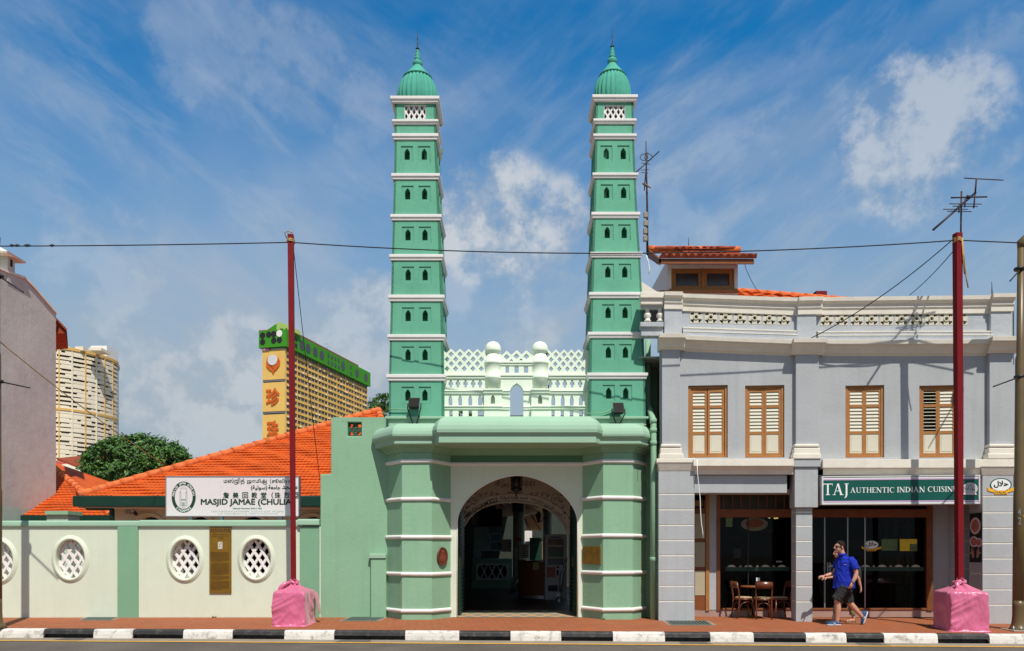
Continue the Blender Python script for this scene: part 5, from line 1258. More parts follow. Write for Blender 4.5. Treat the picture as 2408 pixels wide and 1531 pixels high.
def vent_mesh(w, h):
    mb = MB(); fm = lambda u, v, q: Vector((u, q, v)); cu, cv = w/2, h/2; s = min(w, h)/2
    hl = [ell(cu, cv, s*.27, s*.27, 14)]
    for k in range(4):
        a = math.pi/4+math.pi/2*k; e = Vector((math.cos(a), math.sin(a))); t = Vector((-e.y, e.x))
        hl.append([(cu+s*(e.x*p+t.x*q), cv+s*(e.y*p+t.y*q)) for p, q in ((.50, -.0), (.58, -.13), (.74, -.17), (.80, -.30), (.96, -.36), (1.08, -.25), (1.08, -.10), (1.02, 0), (1.08, .10), (1.08, .25), (.96, .36), (.80, .30), (.74, .17), (.58, .13))])
    mb.plate(rect(0, w, 0, h), hl, fm, 0, .12)
    n = 20; mb.loft([[Vector((cu+r_*math.cos(2*math.pi*k/n), y_, cv+r_*math.sin(2*math.pi*k/n))) for k in range(n)] for r_, y_ in ((s*.45, .002), (s*.44, -.02), (s*.29, -.02), (s*.272, .0))], 0, False, caps=False)
    return mb
vm = None
for a, b, c, d in blk:
    p = sfm(su(a, .12), sz((a+b)/2, d, .12), .115)
    if vm is None: o = vm = vent_mesh(su(b, .12)-su(a, .12), sz(a, c, .12)-sz(a, d, .12)).build('vent_block', CREAM, sh, local=True)
    else: o = vm.copy(); COL.objects.link(o); o.parent = sh
    o.location = p-sh.location; o.rotation_euler = (0, 0, math.atan2(SE.y, SE.x))
mb = MB(); mb.add([sfm(su(1590, .12), sz(1590, 795, .12), .5), sfm(su(2384, .12), sz(2384, 800, .12), .5), sfm(su(2384, .12), sz(2384, 712, .12), .5), sfm(su(1590, .12), sz(1590, 706, .12), .5)], [(0, 1, 2, 3)]); mb.build('dark_backing', DARK, sh)  # near-black sheet standing in for the shade behind the vents
cop = [(-.0, -.36), (.03, -.355), (.035, -.25), (.06, -.22), (.065, -.14), (.12, -.10), (.13, -.085), (.14, -.005), (.0, .01)]
trim('coping', CREAMW, copn, cop, back=.32)
for a, b, y0 in ((1561.5, 1603, 722), (1873.5, 1919, 725), (2329, 2376, 720)):
    mb = MB(); sbox(mb, a, b, y0, 806, .02, .3); mb.build('parapet_pier', GREYT, sh, bevel=.01)
pb = [(1605, 771, 0), (1872, 780, 0)]
for nodes in ([(1604, 770, 0), (1873, 778.5, 0)], [(1919.5, 780, 0), (2329, 779, 0)]):
    trim('base_moulding', GREYT, nodes, [(.0, -.26), (.16, -.26), (.165, -.20), (.12, -.195), (.125, -.12), (.08, -.115), (.085, -.03), (.05, -.02), (.05, 0), (0, .005)], .006, .1)
    trim('white_moulding', CREAMW, [(x, y+1.5, f_) for x, y, f_ in nodes], [(.0, -.03), (.092, -.03), (.095, 0), (0, .005)], .004, .05)
    trim('white_moulding', CREAMW, [(x, y+11.3, f_) for x, y, f_ in nodes], [(.0, -.022), (.132, -.022), (.134, 0), (0, .005)], .004, .05)
# balustrade end beside the minaret
mb = MB(); sbox(mb, 1505, 1562, 686, 700, -.06, .3); sbox(mb, 1506, 1560, 700, 715, -.01, .3); sbox(mb, 1507, 1560, 715, 724, .07, .25, 1); mb.build('balustrade_rail', [CREAMW, GREYT], sh, bevel=.01); mb = MB(); sbox(mb, 1505, 1560, 757, 768, .0, .3, 1); sbox(mb, 1507, 1558, 768, 790, .06, .3, 1); mb.build('balustrade_plinth', [CREAMW, GREYT], sh, bevel=.01)
for dx in (1522, 1551.5):
    c = S(dx, 757, .16); H = sz(dx, 724, .16)-c.z
    mb = MB(); mb.lathe([(.075, 0), (.075, .03), (.05, .04), (.06, .08), (.085, .13), (.08, .17), (.045, .22), (.042, .26), (.065, .29), (.07, H)], c, 16); mb.build('baluster', CREAMW, sh)
mb = MB(); sbox(mb, 1500, 1562, 715, 770, 1.2, 1.25); mb.build('dark_backing', DARK, sh)  # near-black sheet behind the balusters
# ---- ground floor front, set back behind the covered walkway
q = 1.18
mb = MB(); sbox(mb, 1632, 2320, 1433.5, GB-15, q, q+.3); mb.build('skirting', SKIRT, sh)
mb = MB(); sbox(mb, 1667, 1686, 1160, 1436, q, q+.2); mb.build('shopfront_wall', GREYB, sh)
mb = MB(); sbox(mb, 2192, 2236, 1160, 1452, q+.02, q+.2); mb.build('shopfront_wall', GREYB, sh)
mb = MB(); sbox(mb, 2236, 2296, 1190, 1452, q-.12, q+.2); sbox(mb, 2250, 2330, 1170, 1192, q-.3, q+.3)
mb.build('rear_pillar', GREYB, sh)
mb = MB()
for y in (1241, 1271, 1304, 1336, 1370, 1402): sbox(mb, 2237, 2296, y, y+2, q-.125, q-.1)
mb.build('rear_pillar_grooves', CREAM, sh)
# door
dr = None
mb = MB(); sbox(mb, 1630, 1666, 1175, 1436, q, q+.12); dr = mb.build('door', DBROWN, sh)
mb = MB()
for a, b in ((1206, 1266), (1273, 1333), (1340, 1400)): sbox(mb, 1633.5, 1657, 0+a+2, b, q-.012, q+.02)
mb.build('door_panel', mat('shaded_cream_paint', (.42, .37, .25), .7, .06, 3, .05), dr, bevel=.004)  # cream darkened in colour for the shade on the door
mb = MB(); sbox(mb, 1631, 1655, 1172, 1195, q-.006, q+.01); mb.build('transom_pane', DARK, dr)
mb = MB(); sbox(mb, 1629, 1652, 1177, 1190.5, q-.02, q-.008); o = mb.build('gilt_plate', GOLDB, dr)
mb = MB(); sbox(mb, 1659, 1667.5, 1160, 1436, q-.03, q+.12); mb.build('door_frame', BROWN, dr)
# glazed bays
rr = random.Random(21)
ceil_z = sz(1900, 1160, 1.2)
def bay(dx0, dx1, fl, fr_, name):
    mb = MB(); sbox(mb, dx0, dx0+fl, 1160, 1436, q-.03, q+.12); sbox(mb, dx1-fr_, dx1, 1160, 1436, q-.03, q+.12); sbox(mb, dx0+fl, dx1-fr_, 1197, 1216.5, q-.035, q+.12); sbox(mb, dx0+fl, dx1-fr_, 1430, 1434.5, q-.02, q+.12)
    fo = mb.build(name, [DBROWN], sh, bevel=.006)
    mb = MB(); sbox(mb, dx0+fl-.5, dx1-fr_+.5, 1216, 1431, q+.04, q+.05); mb.build('pane', GLASS, fo)
    return fo
b1 = bay(1685, 1864, 8, 0, 'shop_window')
mb = MB()
for k in range(9): x = 1700+k*20.4; sbox(mb, x, x+2, 1160, 1198, q-.01, q+.02)
mb.build('transom_bar', DBROWN, b1)
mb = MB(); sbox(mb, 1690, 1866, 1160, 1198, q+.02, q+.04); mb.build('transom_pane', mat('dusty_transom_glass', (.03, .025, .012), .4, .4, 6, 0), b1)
b2 = bay(1905, 2193, 0, 14, 'shop_window')
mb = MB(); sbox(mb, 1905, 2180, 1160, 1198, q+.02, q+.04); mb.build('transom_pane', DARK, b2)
# shop interior: dark room
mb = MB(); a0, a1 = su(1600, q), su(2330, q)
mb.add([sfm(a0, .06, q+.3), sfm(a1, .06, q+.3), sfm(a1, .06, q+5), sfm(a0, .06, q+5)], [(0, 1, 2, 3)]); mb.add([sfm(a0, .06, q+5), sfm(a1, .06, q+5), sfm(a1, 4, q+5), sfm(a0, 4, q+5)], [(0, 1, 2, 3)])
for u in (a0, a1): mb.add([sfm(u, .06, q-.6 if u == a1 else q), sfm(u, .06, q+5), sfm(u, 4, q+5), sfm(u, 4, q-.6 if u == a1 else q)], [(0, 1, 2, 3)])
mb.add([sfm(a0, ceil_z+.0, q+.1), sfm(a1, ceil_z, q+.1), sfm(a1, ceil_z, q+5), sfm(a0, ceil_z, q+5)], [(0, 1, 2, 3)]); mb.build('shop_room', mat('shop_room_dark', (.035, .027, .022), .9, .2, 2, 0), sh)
def rbar(nm, x0, x1, y0, y1, m, o0=q+.0, o1=q+.03, par=b2):
    a, b = r4p(x0, y1), r4p(x1, y0); mb = MB(); sbox(mb, a[0], b[0], b[1], a[1], o0, o1); return mb.build(nm, m, par)
def r4p(x, y): return (2350+x/1.616)/1.595, (1500+y/1.616)/1.595
for x in (1196, 1335, 1440): rbar('glass_mullion', x, x+7, 706, 1272, STEEL, q+.01, q+.035)
rbar('glass_mullion', 733, 739, 706, 1272, BLACK, q+.01, q+.035, b1)
for x in (1215, 1229): rbar('door_handle', x, x+5, 985, 1056, STEEL, q-.05, q-.03)
rbar('door_handle', 905, 941, 975, 984, STEEL, q-.05, q-.03, b1)
SHELFW = mat('shelf_wood', (.16, .07, .03), .6, .2, 6, 0)
for (x0, x1, y0, y1, w_, m) in ((1640, 1656, 925, 1010, 1.2, RED), (1695, 1712, 940, 1100, 1.6, RED), (1560, 1580, 720, 900, 2.2, STEEL), (1350, 1420, 850, 905, 2.4, SHELFW), (640, 690, 830, 850, 2.0, SHELFW), (690, 950, 790, 800, 2.6, SHELFW), (650, 690, 900, 960, 2.2, CREAM), (1490, 1800, 760, 770, 2.8, SHELFW), (1620, 1640, 720, 830, 2.0, BROWN), (1700, 1716, 720, 830, 2.0, BROWN), (1760, 1775, 720, 830, 2.0, BROWN)):
    rbar('shop_fitting', x0, x1, y0, y1, m, q+w_, q+w_+.1, sh)
for (x, w_) in ((1470, 1.3), (1600, 1.6), (1720, 1.2)):
    a = r4p(x, 1100); c = S(a[0], a[1], q+w_); mb = MB(); mb.lathe([(.36, .72), (.38, .73), (.36, .75)], (c.x, c.y, .06), 20); mb.lathe([(.03, 0), (.03, .72)], (c.x, c.y, .06), 8); mb.build('dining_table', DBROWN, sh)
# body of the building behind the facade
mb = MB(); a0, a1 = su(1500, .3), su(2384, .3)
for w0, w1, zz0, zz1 in ((.34, 12, 3.1, 5.9),):
    mb.add([sfm(a, z, w) for a, z, w in ((a0, 3.0, w1), (a1, 3.0, w1), (a1, zz1, w1), (a0, zz1, w1))], [(0, 1, 2, 3)])
    mb.add([sfm(a1, 0, .3), sfm(a1, 0, 12), sfm(a1, 7.0, 12), sfm(a1, 7.0, .3)], [(0, 1, 2, 3)]); mb.add([sfm(a0, 3.2, .4), sfm(a0, 3.2, 12), sfm(a0, 6.3, 12), sfm(a0, 6.3, .4)], [(0, 1, 2, 3)])
    mb.add([sfm(a0, 6.0, .3), sfm(a1, 6.0, .3), sfm(a1, 6.0, 12), sfm(a0, 6.0, 12)], [(0, 1, 2, 3)])
mb.build('side_and_flat_roof', GREYT, sh)
# right hand corner return
# ---- roof and dormer
mb = MB(); tile_roof(mb, P(1500, 772, 19.8), P(2130, 772, 19.8), P(2016, 707.5, 22.4), P(1600, 672, 24.6), .26, .34, .05); mb.build('roof', ORANGE, sh, recalc=False)
mb = MB(); ridge_tiles(mb, P(1660, 677, 24.4), P(2016, 707, 22.4), .10, .36); mb.build('ridge', RIDGE, sh)
mb = MB(); v0, v1 = P(1918, 694, 24.8), P(1944, 684, 24.8); mb.box(v0.x, v1.x, 24.8, 25.2, v0.z-1, v1.z); mb.build('red_flue', MAROON, sh)
YD = 21.0
dz = lambda y: P(0, (880+y/3.646)/1.595, YD).z
dx_ = lambda x, Y=YD: P((2380+x/3.646)/1.595, 0, Y).x
mb = MB()
hl = [rect(dx_(500), dx_(1362), dz(745), dz(458))]
mb.plate(rect(dx_(450), dx_(1408), dz(900), dz(375)), hl, lambda u, v, w: Vector((u, YD+w, v)), 0, .2)
mb.box(dx_(450), dx_(450)+.15, YD+.2, YD+3, dz(900), dz(330)); mb.box(dx_(1408)-.15, dx_(1408), YD+.2, YD+3, dz(900), dz(330))
dm = mb.build('dormer', WHITE, sh)
mb = MB(); fm_ = lambda u, v, w: Vector((u, YD+w, v))
mb.plate(rect(dx_(500), dx_(1362), dz(745), dz(458)), [rect(dx_(565), dx_(872), dz(695), dz(520)), rect(dx_(990), dx_(1297), dz(695), dz(520))], fm_, .03, .12)
mb.box(dx_(915), dx_(945), YD+.0, YD+.03, dz(744), dz(460)); mb.box(dx_(470), dx_(1400), YD-.05, YD+.05, dz(775), dz(748)); mb.box(dx_(330), dx_(1410), YD-.1, YD+.2, dz(800), dz(776)); mb.build('dormer_window', BROWN, dm, bevel=.006)
mb = MB(); mb.add([fm_(u, v, .08) for u, v in rect(dx_(505), dx_(1360), dz(740), dz(465))], [(0, 1, 2, 3)]); mb.build('dormer_pane', GLASSD, dm)
EYD = 20.38
el, er_ = Vector((dx_(335, EYD), EYD, P(0, (880+318/3.646)/1.595, EYD).z)), Vector((dx_(1665, EYD), EYD, P(0, (880+320/3.646)/1.595, EYD).z))
rl_, rr_ = P((2380+175/3.646)/1.595, (880+190/3.646)/1.595, 21.75), P((2380+1420/3.646)/1.595, (880+196/3.646)/1.595, 21.75)
mb = MB(); tile_roof(mb, el, er_, rr_, rl_, .185, .36, .075, sub=10, step=.035); mb.build('dormer_roof', ORANGED, dm, recalc=False)
mb = MB(); ridge_tiles(mb, rl_, rr_, .09, .42); mb.build('dormer_ridge', RIDGE, dm)
mb = MB(); mb.hexa([el+Vector((.0, .05, -.13)), er_+Vector((-.05, .05, -.13)), er_+Vector((-.05, .1, -.13)), el+Vector((0, .1, -.13))], [el+Vector((0, .05, .0)), er_+Vector((-.05, .05, .0)), er_+Vector((-.05, .1, .0)), el+Vector((0, .1, .0))])
mb.hexa([el+Vector((0, .05, -.17)), el+Vector((.05, .05, -.17)), rl_+Vector((.05, 0, -.25)), rl_+Vector((0, 0, -.25))], [el+Vector((0, .05, .0)), el+Vector((.05, .05, .0)), rl_+Vector((.05, 0, -.02)), rl_+Vector((0, 0, -.02))])
mb.hexa([el+Vector((.05, .1, -.13)), er_+Vector((-.1, .1, -.13)), er_+Vector((-.1, .72, .10)), el+Vector((.05, .72, .10))], [el+Vector((.05, .1, -.09)), er_+Vector((-.1, .1, -.09)), er_+Vector((-.1, .72, .14)), el+Vector((.05, .72, .14))])
mb.build('dormer_eave_board', DBROWN, dm)
mb = MB(); mb.hexa([P(1507, 690, 20.2), P(1555, 690, 20.2), P(1555, 690, 20.6), P(1507, 690, 20.6)], [P(1507, 662, 20.2), P(1545, 686, 20.2), P(1545, 686, 20.6), P(1507, 662, 20.6)]); mb.build('gable_end_coping', CREAMW, sh)

# ---------------------------------------------------------------- restaurant sign, halal roundel, posters, decals
def sgc(x, y): return (3000+x/2.867)/1.595, (1700+y/2.867)/1.595
so_ = -.13
th = thing('restaurant_sign', 'long dark green restaurant sign with white serif lettering over the right bay', 'sign', S(2115, 1186, so_))
a, b = sgc(205, 245), sgc(1938, 548)
U0, U1 = su(1932, so_), su(sgc(1936, 0)[0], so_); V0, V1 = sz(2115, 1185.5, so_), sz(2115, 1118, so_)
mb = MB()
for x0_, x1_, z0_, z1_ in ((U0, U1, V1-.025, V1), (U0, U1, V0, V0+.025), (U0, U0+.03, V0+.025, V1-.025), (U1-.03, U1, V0+.025, V1-.025)): mb.hexa([sfm(x0_, z0_, so_), sfm(x1_, z0_, so_), sfm(x1_, z0_, .1), sfm(x0_, z0_, .1)], [sfm(x0_, z1_, so_), sfm(x1_, z1_, so_), sfm(x1_, z1_, .1), sfm(x0_, z1_, .1)])
mb.build('frame', mat('white_metal_frame', (.62, .60, .58), .4, .05, 3, 0), th)
mb = MB(); mb.hexa([sfm(U0+.03, V0+.025, so_+.012), sfm(U1-.03, V0+.025, so_+.012), sfm(U1-.03, V0+.025, .1), sfm(U0+.03, V0+.025, .1)], [sfm(U0+.03, V1-.025, so_+.012), sfm(U1-.03, V1-.025, so_+.012), sfm(U1-.03, V1-.025, .1), sfm(U0+.03, V1-.025, .1)]); mb.build('panel', TGREEN, th)
sw = lambda u, v, w: sfm(u, v, so_+.009-w)
HH = V1-V0
mb = MB()
for f0, f1 in ((.855, .895), (.085, .125)): mb.add([sw(u, v, 0) for u, v in rect(U0+.032, U1-.032, V0+HH*f0, V0+HH*f1)], [(0, 1, 2, 3)])
mb.build('lilac_stripe', PINKL, th)
mb = MB()
for f0, f1 in ((.90, .94), (.045, .07)): mb.add([sw(u, v, 0) for u, v in rect(U0+.032, U1-.032, V0+HH*f0, V0+HH*f1)], [(0, 1, 2, 3)])
mb.build('white_stripe', INKW, th)
# hand-built Roman capitals (unit cap height)
def bar(a, b, wa, wb=None):
    a, b = Vector(a), Vector(b); wb = wa if wb is None else wb; d = (b-a).normalized(); n = Vector((-d.y, d.x)); return [tuple(a-n*wa/2), tuple(b-n*wb/2), tuple(b+n*wb/2), tuple(a+n*wa/2)]
def serif(x, y, w, up): s = .055; return [(x-w/2, y), (x+w/2, y), (x+w/2, y+s*(1 if up else -1)), (x-w/2, y+s*(1 if up else -1))]
def stem(x, w=.15, s=.32): return [bar((x, 0), (x, 1), w), serif(x, 0, s, True), serif(x, 1, s, False)]
def arcs_(cx_, cy_, rx, ry, a0, a1, wf, n=18):
    P_ = []
    for i in range(n):
        t0, t1 = a0+(a1-a0)*i/n, a0+(a1-a0)*(i+1)/n; w0, w1 = wf(t0), wf(t1)
        P_.append([(cx_+(rx-w0)*math.cos(t0), cy_+(ry-w0*.75)*math.sin(t0)), (cx_+rx*math.cos(t0), cy_+ry*math.sin(t0)), (cx_+rx*math.cos(t1), cy_+ry*math.sin(t1)), (cx_+(rx-w1)*math.cos(t1), cy_+(ry-w1*.75)*math.sin(t1))])
    return P_
def roman(ch):
    if ch == 'I': return stem(.16), .32
    if ch == 'T': return [bar((.42, 0), (.42, 1), .15), serif(.42, 0, .36, True), bar((.02, .965), (.82, .965), .07), bar((.03, 1), (.03, .78), .05, .02), bar((.81, 1), (.81, .78), .05, .02)], .84
    if ch == 'H': return stem(.16)+stem(.74)+[bar((.2, .52), (.7, .52), .06)], .90
    if ch == 'E': return stem(.16)+[bar((.2, .97), (.62, .97), .06), bar((.2, .53), (.52, .53), .055), bar((.2, .03), (.66, .03), .06), bar((.61, 1), (.61, .82), .05, .02), bar((.65, 0), (.65, .2), .05, .02)], .68
    if ch == 'N': return [bar((.14, 0), (.14, 1), .06), serif(.14, 0, .26, True), serif(.1, 1, .24, False), bar((.12, .98), (.78, .02), .17), bar((.8, 0), (.8, 1), .06), serif(.8, 1, .26, False)], .93
    if ch == 'A': return [bar((.42, .98), (.12, .02), .06), bar((.42, 1), (.74, 0), .16), bar((.22, .36), (.62, .36), .055), serif(.11, 0, .26, True), serif(.76, 0, .32, True)], .92
    if ch == 'U': return [bar((.18, 1), (.18, .32), .15), serif(.18, 1, .34, False), bar((.74, 1), (.74, .32), .06), serif(.74, 1, .26, False)]+arcs_(.475, .33, .37, .35, math.pi, 2*math.pi, lambda t: .15+(.07-.15)*(t-math.pi)/math.pi), .90
    if ch == 'C': return arcs_(.5, .5, .46, .52, R(50), R(312), lambda t: .17-.10*abs(t-math.pi)/2.3)+[bar((.80, .95), (.80, .70), .07, .03)], .88
    if ch == 'D': return stem(.16)+arcs_(.2, .5, .66, .5, -math.pi/2, math.pi/2, lambda t: .06+.11*math.cos(t)), .90
    if ch == 'S':
        pts = [(.54, .80), (.50, .93), (.34, .98), (.18, .93), (.13, .78), (.22, .63), (.36, .52), (.50, .40), (.55, .24), (.47, .08), (.30, .02), (.13, .07), (.08, .22)]; ws = [.04, .06, .07, .10, .13, .15, .17, .16, .13, .10, .07, .06, .04]
        return [bar(pts[i], pts[i+1], ws[i], ws[i+1]) for i in range(len(pts)-1)]+[bar((.55, .98), (.55, .75), .05, .03), bar((.075, .02), (.075, .25), .05, .03)], .64
    if ch == 'J': return [bar((.24, 1), (.24, .0), .15), serif(.24, 1, .36, False), bar((.24, .02), (.20, -.16), .15, .11), bar((.205, -.15), (.06, -.27), .11, .04)], .42
def put_roman(mb, s, fmap, u0, u1, v0, h, gap=.10, space=.34):
    W_ = sum((space if c == ' ' else roman(c)[1]+gap) for c in s)-gap; k = (u1-u0)/W_; x = 0; w = 0
    for c in s:
        if c == ' ': x += space; continue
        ps_, wd = roman(c)
        for p_ in ps_:
            w += .00004
            mb.add([fmap(u0+(x+a)*k, v0+b*h, w) for a, b in p_], [list(range(len(p_)))])
        x += wd+gap
uu = lambda x: su(sgc(x, 0)[0], so_); vv = lambda y: sz(2115, sgc(0, y)[1], so_)
mb = MB(); put_roman(mb, 'TAJ', sw, uu(247), uu(522), vv(444), vv(320)-vv(444), gap=.02); put_roman(mb, 'AUTHENTIC', sw, uu(541), uu(1014), vv(421), vv(364)-vv(421), gap=.07); put_roman(mb, 'INDIAN', sw, uu(1043), uu(1342), vv(419), vv(362)-vv(419), gap=.07); put_roman(mb, 'CUISINE', sw, uu(1371), uu(1688), vv(416), vv(360)-vv(416), gap=.07)
mb.build('lettering', INKW, th)
mb = MB(); ou, ov = uu(1828), vv(384); rx_, ry_ = uu(1908)-ou, vv(322)-ov
mb.plate(ell(ou, ov, rx_, ry_, 36), [], sw, .004, .0); em = mb.build('emblem', INKW, th)
mb = MB(); mb.plate(ell(ou, ov, rx_*.95, ry_*.93, 36), [], sw, .0055, .004); mb.build('emblem_field', mat('pale_grey_ink', (.46, .47, .47), .6, 0), em)
mb = MB(); L = lambda x, y: sw(uu(x), vv(y), .007)
mb.tube([L(1802, 392), L(1805, 372), L(1815, 362), L(1828, 340), L(1841, 362), L(1851, 372), L(1854, 392)], .004, 4)
mb.tube([L(1757, 415), L(1757, 368), L(1763, 362), L(1768, 380), L(1778, 395), L(1786, 382), L(1800, 395), L(1806, 376), L(1812, 392)], .004, 4)
put_text(mb, 'TAJ', sw, uu(1825), uu(1876), vv(410), vv(386), bold=.02, w=.007); mb.build('emblem_drawing', INKB, em)
mb = MB(); mb.add([sw(uu(x), vv(y), .008) for x, y in ((1740, 428), (1900, 432), (1892, 442), (1902, 452), (1740, 448))], [(0, 1, 2, 3, 4)]); mb.build('emblem_ribbon', mat('white_pink_ribbon', (.70, .58, .60), .6, .2, 30, 0), em)
# halal roundel on the right pilaster
def roundel(th, fm, cu, cv, rx, ry, k=1.0):
    mb = MB(); mb.plate(ell(cu, cv, rx, ry, 36), [ell(cu, cv, rx*.9, ry*.88, 36)], fm, .008, .001); mb.build('ring', TGREEN, th)
    mb = MB(); mb.plate(ell(cu, cv, rx*.9, ry*.88, 36), [], fm, .006, .001); mb.build('field', INKW, th)
    mb = MB(); put_text(mb, '\ufedd\ufefc\ufea3', fm, cu-rx*.68, cu+rx*.68, cv-ry*.42, cv+ry*.6, bold=.035, w=.0095); mb.build('arabic_lettering', INKB, th)
    mb = MB(); rb = lambda p: mb.add([fm(cu+rx*a, cv+ry*b, .012) for a, b in p], [list(range(len(p)))])
    rb([(-1.30, -.28), (-1.02, -.5), (-.62, -.62), (-.60, -1.12), (-1.0, -.96), (-1.22, -.86)]); rb([(1.30, -.28), (1.22, -.86), (1.0, -.96), (.60, -1.12), (.62, -.62), (1.02, -.5)]); rb([(-.62, -.82), (.62, -.82), (.60, -1.36), (-.60, -1.36)])
    mb.build('gold_ribbon', GOLDR, th)
    mb = MB(); put_text(mb, 'HALAL', fm, cu-rx*.52, cu+rx*.52, cv-ry*1.27, cv-ry*.92, bold=.02, w=.014); mb.build('lettering', mat('olive_ink', (.10, .11, .02), .6, 0), th)
hx, hy = sgc(2156, 340)
th = thing('halal_sign', 'oval white halal sign with a gold ribbon on the right pilaster', 'sign', S(hx, hy, -.005))
roundel(th, lambda u, v, w: sfm(u, v, -.001-w), su(hx), sz(hx, hy), su(sgc(2272, 0)[0])-su(hx), sz(hx, sgc(0, 266)[1])-sz(hx, hy))
mb = MB(); cu, cv = wuv(0, 0)
hx, hy = (2350+1485/1.616)/1.595, (1500+878/1.616)/1.595
th = thing('halal_sticker', 'small oval halal sticker on the restaurant window glass', 'sticker', S(hx, hy, q+.03))
roundel(th, lambda u, v, w: sfm(u, v, q+.036-w), su(hx, q), sz(hx, hy, q), su((2350+1532/1.616)/1.595, q)-su(hx, q), sz(hx, (1500+850/1.616)/1.595, q)-sz(hx, hy, q))
def r4(x, y): return (2350+x/1.616)/1.595, (1500+y/1.616)/1.595
def decal(name, label, cat, x0, x1, y0, y1, m, grp=None, off=q+.032, lines=None, lm=None, part='sheet'):
    a, b = r4(x0, y1), r4(x1, y0); th = thing(name, label, cat, S(*a, off), grp)
    mb = MB(); sbox(mb, a[0], b[0], b[1], a[1], off, off+.004); mb.build(part, m, th)
    if lines:
        for txt, lx0, lx1, ly0, ly1 in lines:
            mb = MB(); o2 = off-.002
            c, d = r4(lx0, ly1), r4(lx1, ly0); put_text(mb, txt, lambda u, v, w: sfm(u, v, o2), su(c[0], off), su(d[0], off), sz(c[0], c[1], off), sz(c[0], d[1], off), bold=.015); mb.build('lettering', lm or INKB, th)
    return th
decal('window_poster', 'dark green poster with a white figure on the restaurant glass', 'poster', 1543, 1640, 843, 913, GSTICK, 'posters on the restaurant glass', lines=[('Another one', 1578, 1634, 848, 862)], lm=YSTICK)
t = decal('window_poster', 'pale yellow poster on the restaurant glass right of the green one', 'poster', 1654, 1758, 843, 915, YSTICK, 'posters on the restaurant glass', lines=[('Awesome Vidda', 1660, 1752, 846, 860), ('Indian Pataka', 1668, 1744, 862, 872)])
mb = MB(); a, b = r4(1714, 914), r4(1757, 872); sbox(mb, a[0], b[0], b[1], a[1], q+.029, q+.031); mb.build('picture', GSTICK, t)
t = decal('no_smoking_sticker', 'small square no smoking sticker low on the left shop window', 'sticker', 784, 806, 1077, 1098, INKW)
mb = MB(); c = r4(795, 1087.5); cu, cv = su(c[0], q), sz(c[0], c[1], q); mb.plate(ell(cu, cv, .034, .034, 20), [ell(cu, cv, .025, .025, 20)], lambda u, v, w: sfm(u, v, q+.030-w), .001, 0); mb.add([sfm(cu+a*.03, cv+b*.03, q+.029) for a, b in ((-.8, .6), (-.6, .8), (.8, -.6), (.6, -.8))], [(0, 1, 2, 3)]); mb.build('prohibition_mark', RED, t)
def strip(x0, x1, items, label):
    th = thing('window_frieze', label, 'window decal', S(*r4((x0+x1)/2, 1036), q+.03), 'dome frieze decals along the shop glass')
    mb = MB(); a, b = r4(x0, 1036), r4(x1, 1012); sbox(mb, a[0], b[0], b[1], a[1], q+.034, q+.036); mb.build('green_band', DGREEN, th)
    for i, x in enumerate(items):
        mb = MB(); c = r4(x, 1035); cu, cv = su(c[0], q), sz(c[0], c[1], q)
        if i % 2 == 0: pts = [(-.105, 0), (-.12, .03), (-.105, .085), (-.06, .125), (0, .14), (.06, .125), (.105, .085), (.12, .03), (.105, 0)]
        else: pts = [(-.14, 0), (-.13, .025), (-.085, .03), (-.08, .06), (-.045, .075), (-.02, .105), (0, .14), (.02, .105), (.045, .075), (.08, .06), (.085, .03), (.13, .025), (.14, 0)]
        mb.plate([(cu+a, cv+b) for a, b in pts], [], lambda u, v, w: sfm(u, v, q+.030-w), .001, 0); mb.build('dome_motif', [mat('motif_cream', (.42, .40, .34), .6, .2, 30, 0)] if i % 2 == 0 else [mat('motif_tan', (.36, .28, .18), .6, .2, 30, 0)], th)
strip(598, 985, (637, 690, 739, 795, 843, 893, 942), 'green decal band with seven pale dome motifs across the left shop window')
strip(1186, 1800, (1245, 1302, 1348, 1400, 1450, 1500, 1550, 1603, 1652, 1705, 1755), 'green decal band with pale dome motifs across the right shop window')
t = decal('food_decal', 'faint plate of curry pictured at the top of the left shop window', 'window decal', 600, 640, 712, 768, GSTICK)
mb = MB(); c = r4(775, 752); cu, cv = su(c[0], q), sz(c[0], c[1], q); mb.plate(ell(cu, cv, .31, .16, 28), [], lambda u, v, w: sfm(u, v, q+.034-w), .001, 0); mb.plate(ell(cu, cv+.02, .21, .10, 28), [], lambda u, v, w: sfm(u, v, q+.032-w), .001, 0, 1); mb.build('plate_print', [mat('dim_plate', (.13, .12, .08), .6, .2, 20, 0), mat('dim_curry', (.14, .04, .015), .6, .5, 30, 0)], t)
